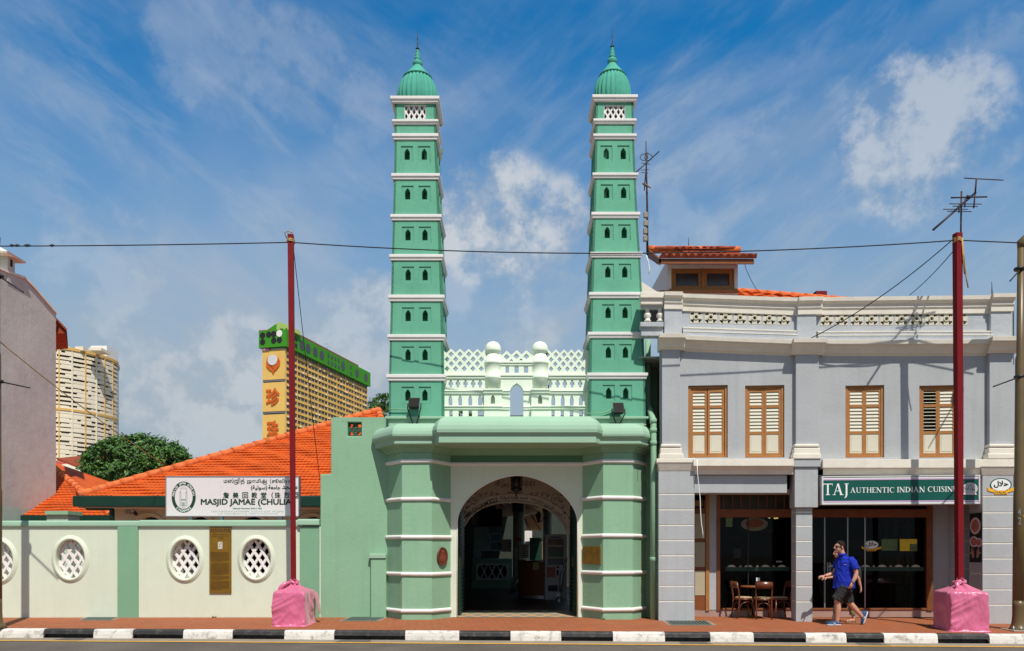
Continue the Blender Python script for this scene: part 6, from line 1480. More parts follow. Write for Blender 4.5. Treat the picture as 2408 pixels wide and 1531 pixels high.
# food poster hung on the flank of the right pilaster
ctrp = S(2309.5, 1300, 0); fl = lambda w, z, e: S(2309.5, 1300, 0)*1+SN*w-SE*e+Vector((0, 0, z-S(2309.5, 1300, 0).z))
zt_, zb3 = sz(2309.5, (1500+682/1.616)/1.595, .05), sz(2309.5, (1500+985/1.616)/1.595, .05)
th = thing('food_poster', 'tall black poster of curry plates and hennaed hands beside the right pilaster', 'poster', fl(.05, zb3, .01))
w0, w1 = .03, .56
mb = MB(); mb.hexa([fl(w0, zb3, .012), fl(w0, zb3, .002), fl(w1, zb3, .002), fl(w1, zb3, .012)], [fl(w0, zt_, .012), fl(w0, zt_, .002), fl(w1, zt_, .002), fl(w1, zt_, .012)]); mb.build('sheet', INKB, th)
pzz = zt_-zb3
for (fw, fz, rw, rz_, nm) in ((.5, .74, .24, .185, 'curry_plate'), (.62, .42, .19, .12, 'curry_plate'), (.20, .40, .15, .10, 'curry_plate')):
    cw, cz = w0+(w1-w0)*fw, zb3+pzz*fz
    mb = MB(); mb.add([fl(cw+rw*math.cos(a), cz+rz_*math.sin(a), .0135) for a in [2*math.pi*k/28 for k in range(28)]], [list(range(28))]); mb.add([fl(cw+rw*.72*math.cos(a), cz+rz_*.72*math.sin(a), .0148) for a in [2*math.pi*k/28 for k in range(28)]], [list(range(28))], 1); mb.build(nm, [PLATE, FOOD], th)
HENNA = mat('hand_print', (.40, .22, .15), .6, .5, 30, 0)
for fw, s in ((.72, 1), (.27, -1)):
    mb = MB(); cw, cz = w0+(w1-w0)*fw, zb3+pzz*.19
    pts = [(-.04, -.10), (.035, -.10), (.05, -.03), (.10, .0), (.09, .025), (.045, .015), (.05, .09), (.035, .09), (.03, .02), (.02, .11), (.003, .11), (.003, .02), (-.012, .10), (-.028, .10), (-.022, .01), (-.045, .07), (-.06, .065), (-.045, -.02)]
    mb.plate([(cw+a*1.25*s+b*.25*s, cz+b*1.05) for a, b in pts], [], lambda u, v, w: fl(u, v, w), .0135, .012); mb.build('hand_picture', HENNA, th)
# dangling white cable on the left bay
th = thing('dangling_cable', 'loose white cable hanging in front of the left bay door', 'cable', S(1642, 1090, -.14))
mb = MB(); mb.tube([S(*r4(x, y), -.13) for x, y in ((425, 362), (428, 440), (436, 520), (444, 590), (447, 680), (452, 750), (460, 800), (462, 838))], .009, 6); mb.build('cable', INKW, th)

# ---------------------------------------------------------------- maroon poles, pink wrapped bases, wires
def pole(label, b, t, Y, w, tw):
    p0, p1 = P(*b, Y), P(*t, Y); p0.z = .02; th = thing('maroon_pole', label, 'pole', p0, 'maroon poles carrying the overhead wire')
    mb = MB(); c = math.cos(R(9)); s = math.sin(R(9)); rings = []
    for p_, h in ((p0, w/2), (p1, tw/2)): rings.append([p_+Vector((h*(a*c-b_*s), h*(a*s+b_*c), 0)) for a, b_ in ((-1, -1), (1, -1), (1, 1), (-1, 1))])
    mb.loft(rings, 0, False); mb.build('shaft', MAROON, th, bevel=.008)
    mb = MB(); rr = random.Random(int(b[0]))
    for k in range(7):
        z = p1.z-.10-rr.uniform(0, .07); a0 = rr.uniform(0, 6); L = []
        for q in range(13): a = a0+q*2*math.pi/12; L.append((p1.x+.078*math.cos(a), p1.y+.078*math.sin(a), z+rr.uniform(-.02, .02)))
        mb.tube(L, .011, 5)
    if b[0] > 2000: mb.tube([p1+Vector((.06, -.07, -.12)), p1+Vector((.09, -.08, -.5)), p1+Vector((.13, -.08, -.9)), p1+Vector((.17, -.08, -1.12))], .013, 5); mb.tube([p1+Vector((.05, -.07, -.12)), p1+Vector((.075, -.08, -.6)), p1+Vector((.10, -.08, -.85))], .012, 5)
    else: mb.tube([p1+Vector((-.07, -.06, -.10)), p1+Vector((-.12, -.06, .02)), p1+Vector((-.03, -.06, .05)), p1+Vector((.05, -.06, .02))], .012, 5)
    mb.build('rope_tie', TANW, th); return p1
YL_, YR_ = 17.13, 16.04
tp1 = pole('maroon steel pole rising from the pink base before the mint wall', (691, 1470), (683.5, 552), YL_, .10, .125)
tp2 = pole('maroon pole rising from the pink base in front of the restaurant', (2255.5, 1480), (2250.5, 549), YR_, .118, .135)
FOLDS = [(-.95, .55, .55, .95, .035, .030), (-.95, .42, .35, .72, .05, .026), (-.95, .68, .15, .9, .035, .022), (-.7, .05, .15, .45, .07, .030), (.95, .9, .6, .35, .05, .022), (-.95, .2, -.2, .35, .04, .022), (.9, .1, .3, .02, .05, .025), (-1.3, .95, -1.5, .2, .08, .02), (.97, .98, .95, .05, .03, .02)]
def wrapped(label, c0, ex_, ey_, h, seed, Y, knot):
    """draped satin over a square block, gathered and tied round the pole: c0 = front left corner, ex_/ey_ = edge vectors"""
    rr = random.Random(seed); th = thing('pink_wrapped_base', label, 'wrapped block', c0+(ex_+ey_)/2, 'pink satin bases of the maroon poles')
    ctr = c0+(ex_+ey_)/2; hx, hy = ex_/2, ey_/2; n = 200; mb = MB(); rings = []
    def per(a, e):
        t = (a/(2*math.pi)*8) % 8; x, y = ((1, t) if t <= 1 else (2-t, 1) if t <= 3 else (-1, 4-t) if t <= 5 else (t-6, -1) if t <= 7 else (1, t-8))
        r_ = 1/(abs(x)**e+abs(y)**e)**(1/e); return x*r_, y*r_
    kx_ = knot-ctr; lev_ = [(-.0, 1.09, 14, 0), (.015, 1.03, 16, 0), (.05, 1.012, 20, 0), (.2, 1.0, 24, 0), (.4, .995, 24, 0), (.6, .992, 24, 0), (.78, .99, 22, 0), (.89, .988, 20, 0), (.945, .98, 16, 0), (.98, .955, 10, .0), (1.0, .90, 7, .03), (1.035, .70, 5, .2), (1.085, .50, 3, .45), (1.14, .31, 2.4, .75), (1.19, .19, 2, .95), (1.225, .115, 2, 1), (1.245, .10, 2, 1), (1.265, .14, 2, 1), (1.295, .20, 2, 1), (1.31, .15, 2, 1), (1.305, .09, 2, 1)]
    fine = []
    for i in range(len(lev_)-1):
        A_, B_ = lev_[i], lev_[i+1]; m_ = max(1, int((B_[0]-A_[0])/.035)) if A_[0] < .9 else 2
        fine += [tuple(A_[j]+(B_[j]-A_[j])*q_/m_ for j in range(4)) for q_ in range(m_)]
    for f_, sc_, e, kk in fine+[lev_[-1]]:
        L = []
        for k in range(n):
            a = 2*math.pi*(k+.5)/n; x, y = per(a, e); v = hx*x*sc_+hy*y*sc_
            g = max(0, min(1, (f_-.97)/.16)); wr = 0
            wr += g*.055*math.sin(a*11+seed+2*math.sin(a*3))*sc_*(1 if f_ < 1.2 else 1.3)
            q = Vector((x*2, y*2, f_*2.5+seed))
            body = 1-g
            fold = 0
            for (fx0, fz0, fx1, fz1, fw, fa_) in FOLDS:
                uu_ = (x if abs(y) > .98 else (1.0+(1-abs(y)))*math.copysign(1, x)); 
                if y < -.9 or abs(x) > .9:
                    t_ = max(0, min(1, ((uu_-fx0)*(fx1-fx0)+(f_-fz0)*(fz1-fz0))/((fx1-fx0)**2+(fz1-fz0)**2)))
                    dd_ = math.hypot(uu_-fx0-t_*(fx1-fx0), f_-fz0-t_*(fz1-fz0)); fold += fa_*math.exp(-(dd_/fw)**2)*(1-.75*t_)
            wr += body*(.026*mnoise.noise(q*1.1)+fold+.007*mnoise.noise(q*3.5))
            if f_ < .05: wr += .05*mnoise.noise(Vector((x*3, y*3, seed*1.7)))
            d_ = (hx*x+hy*y).normalized() if (hx*x+hy*y).length else Vector((1, 0, 0))
            z = f_*h+(g*.02*math.sin(a*7+seed*2)*(1-abs(f_-1.05)) if f_ < 1.2 else .02*math.sin(a*5+seed))
            p_ = ctr+v+d_*wr+Vector((kx_.x, kx_.y, 0))*kk; p_.z = pave_z(p_.x, p_.y)*(1-min(1, f_))+.006+z; L.append(p_)
        rings.append(L)
    mb.loft(rings, 0, True, caps=False); o = mb.build('cloth', PINK, th)
    s_ = o.modifiers.new('sub', 'SUBSURF'); s_.levels = s_.render_levels = 1
    mb = MB(); L = []
    for k in range(17): a = 2*math.pi*k/16; L.append(Vector((knot.x+.10*math.cos(a), knot.y+.10*math.sin(a), h*1.235+.02*math.sin(a*3+seed))))
    mb.tube(L, .03, 8); tail = Vector((knot.x, knot.y, h*1.235)); mb.tube([tail+Vector((-.05, -.10, 0)), tail+Vector((-.14, -.16, -.02)), tail+Vector((-.22, -.2, -.10)), tail+Vector((-.27, -.22, -.18))] if seed == 1 else [tail+Vector((-.03, -.1, .0)), tail+Vector((-.13, -.15, -.03)), tail+Vector((-.15, -.18, -.12)), tail+Vector((-.08, -.2, -.16))], [.03, .045, .05, .02], 8); mb.build('knot', PINK, th)
    if seed == 1:
        mb = MB(); b_ = c0+ex_*1.0+ey_*.75+Vector((0, 0, h*.95)); mb.loft([[b_+Vector((.02+.02*k, dy, dz)) for dy, dz in ((-.2, .0), (.25, .03), (.25, -.04), (-.2, -.04))] if k == 0 else [b_+Vector((.05*k, dy*(1-.18*k), dz-.055*k*k)) for dy, dz in ((-.2, .02), (.25, .03), (.25, -.05), (-.2, -.05))] for k in range(4)], 0, True); o = mb.build('loose_fold', PINK, th); s_ = o.modifiers.new('sub', 'SUBSURF'); s_.levels = s_.render_levels = 2
    return th
def gpt(x, y, Y): v = P(x, y, Y); v.z = 0; return v
k1 = P(690.5, 1380, YL_); k1.z = 0
wrapped('pink satin wrapped block at the pavement edge before the mint wall', Vector((-5.035, 16.66, 0)), Vector((.715, -.035, 0)), Vector((-.02, 1.02, 0)), .745, 1, YL_, k1)
k2 = P(2255.3, 1385, YR_); k2.z = 0
wrapped('pink satin wrapped block at the pavement edge before the restaurant', Vector((8.62, 15.66, 0)), Vector((.70, -.13, 0)), Vector((.10, .86, 0)), .79, 2, YR_, k2)
def cable(name, label, pts, r=.012, cat='cable', m=WIRE, grp=None):
    th = thing(name, label, cat, pts[0], grp); mb = MB(); mb.tube(pts, r, 6); mb.build('wire', m, th); return th
def sag(a, b, s, n=14): return [a.lerp(b, k/n)-Vector((0, 0, s*4*(k/n)*(1-k/n))) for k in range(n+1)]
L0 = P(-60, 579, 17.3); a1 = P(683, 570, YL_); a2 = P(2250, 565, YR_); a3 = P(2440, 573, 15.8)
w_pts = sag(L0, a1, .02)+sag(a1, a2, .25, 24)[1:]+sag(a2, a3, .0, 4)[1:]
th = cable('overhead_cable', 'dark overhead cable strung across the street front from pole to pole', w_pts, .0125)
mb = MB()
for dx in (28, 40, 62, 66, 122): 
    p_ = P(dx, 577.5, 17.3); mb.tube([p_-Vector((.05, 0, 0)), p_, p_+Vector((.06, 0, 0))], [.012, .035, .012], 6)
mb.build('wire_splice', WIRE, th)
cable('guy_wire', 'dark guy wire sloping from the right maroon pole down to the shophouse cornice', sag(P(2240, 563, YR_), S(1899, 799, -.1), .15), .010, 'wire', WIRE, 'guy wires of the poles')
cable('guy_wire', 'short guy wire from the right maroon pole to behind the parapet', sag(P(2243, 588, YR_), P(2138, 694, 20), .05), .009, 'wire', WIRE, 'guy wires of the poles')
cable('guy_wire', 'thin guy wire sloping from the left maroon pole down past the hall roof', sag(P(690, 585, YL_), P(752, 1130, 19.8), .05), .008, 'wire', WIRE, 'guy wires of the poles')
cable('yellow_wire', 'thin yellow wire sloping across the grey gable toward the tiled roof', sag(P(-5, 800, 16.6), P(390, 1095, 24), .1), .012, 'wire', TANW)
# ---------------------------------------------------------------- lamp posts
def lamp(label, bx, by, tx, ty, Y, full):
    b, t = P(bx, by, Y), P(tx, ty, Y); b.z = .01; th = thing('lamp_post', label, 'lamp post', b, 'street lamp posts at the kerb')
    sg_ = 1 if full else -1
    mb = MB(); mb.lathe([(.20, 0), (.155, .06), (.128, .12), (.116, .2), (.111, .28), (.109, .32), (.1085, .5), (.108, .6)], b, 20)
    mb.build('base', LAMP, th)
    mb = MB(); mb.tube([b+Vector((0, 0, .58)), b.lerp(t, .35), b.lerp(t, .36), b.lerp(t, .7), b.lerp(t, .71), t-Vector((0, 0, .05))], [.108, .106, .094, .088, .070, .064], 18); mb.build('shaft', LAMP, th)
    mb = MB(); mb.tube([t-Vector((0, 0, .12)), t, t+Vector((.06*sg_, -.02, .07)), t+Vector((.35*sg_, -.08, .17)), t+Vector((1.6*sg_, -.4, .55))], [.066, .078, .07, .05, .04], 12); mb.build('arm', LAMP, th)
    return th, b, t
th, b, t = lamp('olive brown lamp post with bracket bars at the right picture edge', 2394, 1484, 2400, 570, 15.88, True)
mb = MB(); mb.box(b.x-.24, b.x+.3, b.y-.24, b.y+.22, .005, .035); mb.build('foot_plate', CONC, th, bevel=.01)
for k, (ax, ay) in enumerate(((-.20, -.16), (-.08, -.2), (.2, -.18))):
    mb = MB(); mb.lathe([(.022, .035), (.022, .07), (.012, .072), (.012, .1), (.004, .105)], b+Vector((ax, ay, 0)), 10); mb.build('anchor_bolt', STEEL, th)
for (x0_, y0_, x1_, y1_) in ((2400, 632, 2374, 661), (2398, 886, 2335, 909)):
    p0, p1 = P(x0_, y0_, 15.86), P(x1_, y1_, 15.4 if y0_ > 800 else 15.5); mb = MB(); mb.lathe([(.085, -.03), (.10, -.02), (.10, .02), (.085, .03)], Vector((P(2396, 0, 15.88).x, 15.88, p0.z)), 16); mb.build('clamp', BLACK, th)
    mb = MB(); mb.tube([p0, p1], .014, 6); mb.build('banner_bar', BLACK, th)
mb = MB(); lpz = lambda dy: P(0, dy, 15.77).z
fmL = lambda u, v, w: Vector((b.x+.0+u, 15.88-math.sqrt(max(.0001, .1075**2-u*u))-.002-w, v))
put_text(mb, '4', fmL, -.066, -.022, lpz(1212), lpz(1195), bold=.02); put_text(mb, '2', fmL, -.062, -.016, lpz(1233), lpz(1216), bold=.02); mb.build('number', STEEL, th)
mb = MB(); mb.add([fmL(.05+.022*math.cos(a), lpz(1213)+.022*math.sin(a), .002) for a in [2*math.pi*k/14 for k in range(14)]], [list(range(14))]); mb.build('round_sticker', mat('orange_sticker', (.75, .30, .02), .5, .1, 20, 0), th)
th2, b_, t_ = lamp('dark lamp post cut by the left picture edge', -9, 1484, -8.5, 560, 16.4, False)
for (x0_, y0_, x1_, y1_) in ((0, 650, 55, 687), (0, 897, 70, 912)):
    p0, p1 = P(x0_-2, y0_, 16.4), P(x1_, y1_, 16.1); mb = MB(); mb.tube([p0, p1], .014, 6); mb.build('banner_bar', BLACK, th2)
    mb = MB(); mb.lathe([(.075, -.03), (.095, -.02), (.095, .02), (.075, .03)], Vector((P(-3, 0, 16.4).x, 16.4, p0.z)), 16); mb.build('clamp', BLACK, th2)

# ---------------------------------------------------------------- aerials, lightning rods, bird
def A1(x, y, Y=YR_): return P((3440+x/2.64)/1.595, (620+y/2.64)/1.595, Y)
th = thing('roof_aerial', 'tall television aerial with slanting boom above the right maroon pole', 'aerial', A1(430, 690), 'television aerials')
mb = MB(); mb.tube([A1(428, 760, YR_+.1), A1(430, 560, YR_+.1), A1(435, 258, YR_+.1)], .019, 6); mb.build('mast', RUST, th)
mb = MB(); mb.tube([A1(155, 640, YR_-.3), A1(575, 270, YR_+.4)], .022, 6); mb.build('boom', BLACK, th)
def elem(p0, p1, r=.009, nm='element', m=RUST): mb = MB(); mb.tube([p0, p1], r, 5); mb.build(nm, m, th)
elem(A1(460, 127), A1(850, 148), .011); elem(A1(330, 318), A1(690, 309), .008); elem(A1(330, 326), A1(690, 317), .008); elem(A1(313, 382), A1(635, 385)); elem(A1(347, 405), A1(595, 408)); elem(A1(255, 436), A1(497, 436)); elem(A1(292, 455), A1(535, 459))
elem(A1(584, 135), A1(570, 285), .017, 'upright'); elem(A1(570, 285), A1(556, 425), .015, 'upright'); elem(A1(472, 330), A1(468, 416), .014, 'upright'); elem(A1(414, 378), A1(410, 470), .014, 'upright')
mb = MB(); mb.tube([A1(487, 312), A1(515, 322)], .04, 8); mb.build('dipole_box', BLACK, th)
def A2(x, y, Y=20.6): return P((2350+x/1.531)/1.595, (500+y/1.531)/1.595, Y)
th = thing('roof_aerial', 'thin rusty aerial mast with amplifier boxes beside the right minaret', 'aerial', A2(117, 660), 'television aerials')
mb = MB(); mb.tube([A2(118, 700), A2(117, 400), A2(112, 200), A2(110, 45)], [.03, .026, .02, .012], 6); mb.build('mast', RUST, th)
mb = MB(); mb.tube([A2(52, 225, 20.2), A2(185, 105, 21)], .016, 6); mb.build('boom', BLACK, th)
for (x0_, y0_, x1_, y1_) in ((83, 171, 134, 178), (80, 212, 126, 209), (82, 226, 122, 228), (100, 118, 128, 116)): elem(A2(x0_, y0_), A2(x1_, y1_), .008)
for s in (-1, 1):
    mb = MB(); c = A2(111+s*12, 138); mb.tube([c+Vector((.10*math.cos(a), 0, .085*math.sin(a))) for a in [2*math.pi*k/14 for k in range(15)]], .009, 5); mb.build('loop_dipole', RUST, th)
elem(A2(117, 110), A2(100, 330), .014, 'upright')
for (x, y) in ((108, 470), (109, 518), (106, 563), (106, 605)):
    c = A2(x, y, 20.5); mb = MB(); mb.box(c.x-.05, c.x+.05, 20.45, 20.55, c.z-.07, c.z+.07); mb.build('amplifier_box', CONC, th, bevel=.01)
mb = MB(); mb.tube([A2(112, 700, 20.5), A2(124, 740, 20.5), A2(131, 780, 20.5), A2(126, 810, 20.5)], .014, 5); mb.build('feeder_cable', INKW, th)
c = A2(106, 298, 20.5); th = thing('bird', 'small brown bird perched on the aerial mast', 'bird', c)
mb = MB(); mb.tube([c+Vector(v)*.62 for v in ((-.13, 0, .07), (-.10, 0, .07), (-.06, 0, .04), (.03, 0, -.01), (.10, 0, -.05), (.24, 0, -.12))], [.005, .022, .028, .034, .022, .008], 10); mb.build('body', mat('bird_brown', (.16, .10, .07), .9, .3, 20, 0), th)
for (x, y, Y, lab) in ((1619, 590, 22, 'thin lightning rod on the dormer roof'), (2332, 694, 17.6, 'dark lightning rod on the right end of the parapet')):
    th = thing('lightning_rod', lab, 'lightning rod', P(x, y, Y), 'lightning rods on the roof'); mb = MB(); mb.tube([P(x, y+2, Y), P(x-.8, y-32, Y)], [.016, .006], 6); mb.build('rod', RUST, th)
cable('drop_wire', 'thin wire drooping from the dormer eave to the tiled ridge', [P((2380+x/3.646)/1.595, (880+y/3.646)/1.595, 21) for x, y in ((1498, 385), (1520, 470), (1560, 560), (1610, 660), (1660, 745), (1720, 790))], .008, 'wire')

# ---------------------------------------------------------------- bistro chairs and table
CHW = mat('reddish_bentwood', (.13, .035, .014), .28, .2, 6, .02, 40, .5)
CUSH = mat('patterned_cushion', (.40, .27, .16), .9, .5, 30, .1, 60)
def chair(label, loc, rz):
    th = thing('bistro_chair', label, 'chair', loc, 'bistro chairs before the shop window', rz)      # front faces local +x
    mb = MB(); mb.lathe([(.19, .425), (.205, .435), (.205, .455), (.19, .462)], (0, 0, 0), 28, sq=(1, .97)); mb.build('seat', CHW, th, local=True)
    mb = MB(); mb.lathe([(.17, .462), (.192, .47), (.185, .49), (.10, .50), (.01, .502)], (0, 0, 0), 28, sq=(1, .97)); mb.build('cushion', CUSH, th, local=True)
    for s in (-1, 1):
        mb = MB(); mb.tube([(.155, s*.14, .43), (.18, s*.165, .2), (.195, s*.18, 0)], [.019, .017, .014], 8); mb.build('front_leg', CHW, th, local=True)
        mb = MB(); mb.tube([(-.23, s*.165, 0), (-.19, s*.165, .25), (-.175, s*.168, .45), (-.20, s*.175, .65), (-.24, s*.178, .83)], [.015, .018, .02, .018, .014], 8); mb.build('rear_leg', CHW, th, local=True)
        mb = MB(); mb.tube([(.17, s*.16, .20), (.13, s*.15, .34), (.02, s*.165, .40), (-.12, s*.165, .34), (-.185, s*.165, .20)], .009, 6); mb.build('bentwood_brace', CHW, th, local=True)
    mb = MB(); mb.tube([(.185, -.165, .2), (.15, -.10, .34), (.15, 0, .385), (.15, .10, .34), (.185, .165, .2)], .009, 6); mb.build('bentwood_brace', CHW, th, local=True)
    mb = MB(); mb.tube([(-.185, -.165, .2), (-.16, -.10, .34), (-.155, 0, .385), (-.16, .10, .34), (-.185, .165, .2)], .009, 6); mb.build('bentwood_brace', CHW, th, local=True)
    mb = MB(); L = []
    for k in range(11):
        y = -.185+.37*k/10; x = -.235-.05*(1-(y/.185)**2); top_ = .845+.012*(1-(y/.185)**2)
        L.append([Vector((x-.012, y, .70)), Vector((x-.018, y, top_)), Vector((x+.006, y, top_)), Vector((x+.012, y, .70))])
    mb.loft(L, 0, True); mb.build('backrest', CHW, th, local=True)
    return th
chair('bentwood bistro chair seen from the side at the left of the small table', (P(1748, 0, 18.32).x, 18.32, .05), R(8))
chair('bentwood bistro chair with its back to the street', (P(1793, 0, 18.12).x, 18.12, .05), R(80))
chair('bentwood bistro chair half hidden by the middle pillar', (P(1833, 0, 18.35).x, 18.35, .05), R(188))
tx = P(1770, 0, 18.52)
th = thing('bistro_table', 'round dark wooden pedestal table between the bistro chairs', 'table', (tx.x, 18.52, .05))
mb = MB(); mb.lathe([(.27, .70), (.29, .705), (.29, .73), (.27, .735)], (0, 0, 0), 32); mb.build('table_top', DBROWN, th, local=True)
mb = MB(); mb.tube([(0, 0, .03), (0, 0, .7)], .03, 12); mb.build('pedestal', BLACK, th, local=True)
mb = MB(); mb.lathe([(.22, 0), (.21, .02), (.05, .045), (.03, .06)], (0, 0, 0), 28); mb.build('base', GOLDB, th, local=True)

# ---------------------------------------------------------------- inside the gateway
def I(x, y, Y): return P((1640+x/2.5517)/1.595, (1760+y/2.5517)/1.595, Y)
def ibox(mb, x0, x1, y0, y1, Y0, Y1, mi=0): a, b = I(x0, y1, Y0), I(x1, y0, Y0); return mb.box(a.x, b.x, Y0, Y1, a.z, b.z, mi)
ep = thing('entrance_porch', 'dim tiled porch seen through the arched gateway', 'porch', (.1, 22, .06))
# patterned floor
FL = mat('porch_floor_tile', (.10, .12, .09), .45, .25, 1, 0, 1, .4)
t = FL.node_tree; n = t.nodes; l = t.links; b_n = n['Principled BSDF']
g = n.new('ShaderNodeTexCoord'); sx_ = n.new('ShaderNodeSeparateXYZ'); l.new(g.outputs['Object'], sx_.inputs[0])
def nm_(op, a, b=None):
    x = n.new('ShaderNodeMath'); x.operation = op
    for i, v in enumerate((a, b)):
        if v is None: continue
        if isinstance(v, (int, float)): x.inputs[i].default_value = v
        else: l.new(v, x.inputs[i])
    return x.outputs[0]
wx = nm_('ABSOLUTE', nm_('MULTIPLY', nm_('SINE', nm_('MULTIPLY', sx_.outputs[0], math.pi/.37)), .40))
yw = nm_('ABSOLUTE', nm_('SUBTRACT', nm_('FRACT', nm_('ADD', nm_('DIVIDE', nm_('SUBTRACT', nm_('ADD', sx_.outputs[1], 22), 19.15), 1.15), 10.5)), .5))
d1 = nm_('ABSOLUTE', nm_('SUBTRACT', nm_('MULTIPLY', yw, 1.15), wx))
lin = nm_('LESS_THAN', d1, .085)
mxn = n.new('ShaderNodeMix'); mxn.data_type = 'RGBA'; l.new(lin, mxn.inputs[0]); mxn.inputs[6].default_value = (.23, .28, .21, 1); mxn.inputs[7].default_value = (.80, .36, .16, 1); l.new(mxn.outputs[2], b_n.inputs['Base Color'])
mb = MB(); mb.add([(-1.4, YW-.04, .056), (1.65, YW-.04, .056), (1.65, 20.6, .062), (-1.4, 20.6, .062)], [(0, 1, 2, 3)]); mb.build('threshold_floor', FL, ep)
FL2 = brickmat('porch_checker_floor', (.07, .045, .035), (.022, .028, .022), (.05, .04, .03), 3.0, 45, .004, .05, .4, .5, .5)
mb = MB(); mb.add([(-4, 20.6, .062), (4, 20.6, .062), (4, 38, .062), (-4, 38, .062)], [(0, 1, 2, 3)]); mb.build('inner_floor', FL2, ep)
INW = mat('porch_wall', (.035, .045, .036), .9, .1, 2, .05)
mb = MB(); mb.box(-3.4, -3.2, 19.2, 38, .05, 4.2); mb.box(3.3, 3.5, 19.2, 26.5, .05, 4.2); mb.build('side_wall', INW, ep)  # right wall stops short to let skylight reach the columns
mb = MB(); mb.box(-3.4, 3.5, 21.16, 31.6, 3.7, 4.0); mb.box(-3.4, -.12, 31.62, 38, 3.69, 3.99); mb.box(-3.4, -1.3, 19.2, 21.0, .05, 4.2); mb.box(1.56, 3.5, 19.2, 21.0, .05, 4.2); mb.box(-1.3, 1.56, 19.2, 21.0, 3.75, 4.04); mb.build('ceiling', INW, ep)  # rear left slab added to keep the boards below it dark
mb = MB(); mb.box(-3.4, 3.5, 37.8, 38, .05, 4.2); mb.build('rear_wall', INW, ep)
# door leaves folded inwards
for s, x in ((1, AL), (-1, AR)):
    mb = MB(); x0_, x1_ = (x+.005, x+.05) if s > 0 else (x-.05, x-.005)
    mb.box(x0_, x1_, 18.95, 20.35, .08, 2.75)
    for k in range(26): z = .2+k*.095; mb.box(x1_ if s > 0 else x0_-.018, x1_+.018 if s > 0 else x0_, 19.05, 20.25, z, z+.05)
    d_ = mb.build('door_leaf', DGREEN, gh)
    mb = MB(); mb.box(x1_+.018 if s > 0 else x0_-.03, x1_+.03 if s > 0 else x0_-.018, 19.1, 19.16, 1.2, 1.45); mb.build('handle', GOLDB, d_)
# inner tiled arch
YA = 20.95
ta = [I(x, y, YA) for x, y in ((205, 1420), (205, 640), (250, 560), (300, 480), (350, 425), (420, 378), (500, 345), (600, 326), (700, 318), (760, 318), (850, 326), (950, 345), (1040, 380), (1120, 430), (1180, 490), (1225, 560), (1262, 640), (1262, 1420))]
ta[0].z = ta[-1].z = .06
o0, o1 = I(110, 1420, YA), I(1380, 0, YA)
mb = MB(); mb.plate([(o0.x, .06)]+[(v.x, v.z) for v in ta]+[(o1.x, .06), (o1.x, 4.0), (o0.x, 4.0)], [], lambda u, v, w: Vector((u, YA+w, v)), 0, .2); tw_ = mb.build('tiled_arch', TILEW, ep)
fa = lambda u, v, w: Vector((u, YA-.002-w, v))
def IA(x, y): v = I(x, y, YA); return v.x, v.z
mb = MB()
def arcband(off, wd):
    pts = [(250-off, 570-off*.3), (300-off*.7, 480-off*.6), (350-off*.6, 425-off*.8), (420-off*.5, 378-off*.9), (500-off*.35, 345-off), (600-off*.2, 326-off), (745, 316-off), (850+off*.15, 326-off), (950+off*.35, 345-off), (1040+off*.5, 380-off*.9), (1120+off*.6, 430-off*.8), (1180+off*.7, 490-off*.6), (1225+off, 565-off*.3)]
    for i in range(len(pts)-1):
        a, b = Vector(IA(*pts[i])), Vector(IA(*pts[i+1])); mb.add([fa(*p, 0) for p in bar(a, b, wd)], [(0, 1, 2, 3)])
arcband(14, .012); arcband(22, .006); arcband(86, .012)
mb.build('tile_border', INKB, tw_)
mb = MB(); put_text(mb, '\ufeea\ufee0\ufedf\ufe8d \ufedd\ufeee\ufeb3\ufead \ufeaa\ufee4\ufea4\ufee3 \ufeea\ufee0\ufedf\ufe8d \ufefb\ufe87 \ufeea\ufedf\ufe87 \ufefb', fa, *[IA(555, 0)[0], IA(932, 0)[0]], IA(0, 180)[1], IA(0, 108)[1], bold=.012); mb.build('calligraphy', INKB, tw_)
mb = MB(); put_text(mb, 'SINGAPORE', fa, IA(665, 0)[0], IA(818, 0)[0], IA(0, 229)[1], IA(0, 211)[1], bold=.02); mb.build('tile_lettering', INKB, tw_)
def curve_text(s, p0, p1, p2, h, bold=.015):
    mb = MB(); n_ = len(s); wd = [max(.28, text_faces(c, bold)[3]-text_faces(c, bold)[2]+.08) if c != ' ' else .3 for c in s]; T = sum(wd); x = 0
    for c, w_ in zip(s, wd):
        t = (x+w_/2)/T; x += w_
        if c == ' ': continue
        q = [(1-t)**2*p0[i]+2*t*(1-t)*p1[i]+t*t*p2[i] for i in (0, 1)]; d = [2*(1-t)*(p1[i]-p0[i])+2*t*(p2[i]-p1[i]) for i in (0, 1)]
        o = IA(*q); o2 = IA(q[0]+d[0]*.01, q[1]+d[1]*.01); tx_ = Vector((o2[0]-o[0], o2[1]-o[1])).normalized(); ty_ = Vector((-tx_.y, tx_.x))
        vs, fs, a, b, c0_, c1_ = text_faces(c, bold); k = h/.72; m_ = (a+b)/2
        mb.add([fa(o[0]+tx_.x*(v.x-m_)*k*.8+ty_.x*v.y*k, o[1]+tx_.y*(v.x-m_)*k*.8+ty_.y*v.y*k, .001) for v in vs], fs)
    mb.build('tile_lettering', INKB, tw_)
curve_text('JAMAE (CHULIA) MOSQUE', (268, 482), (405, 355), (580, 308), .115)
mb = MB(); put_text(mb, '(\ufe94\ufef4\ufedf\ufeee\ufeb3) \ufe94\ufecc\ufee3\ufe8e\ufe9f \ufeaa\ufea0\ufeb4\ufee3', fa, IA(602, 0)[0], IA(866, 0)[0], IA(0, 296)[1], IA(0, 252)[1], bold=.02); mb.build('tile_lettering', INKB, tw_)
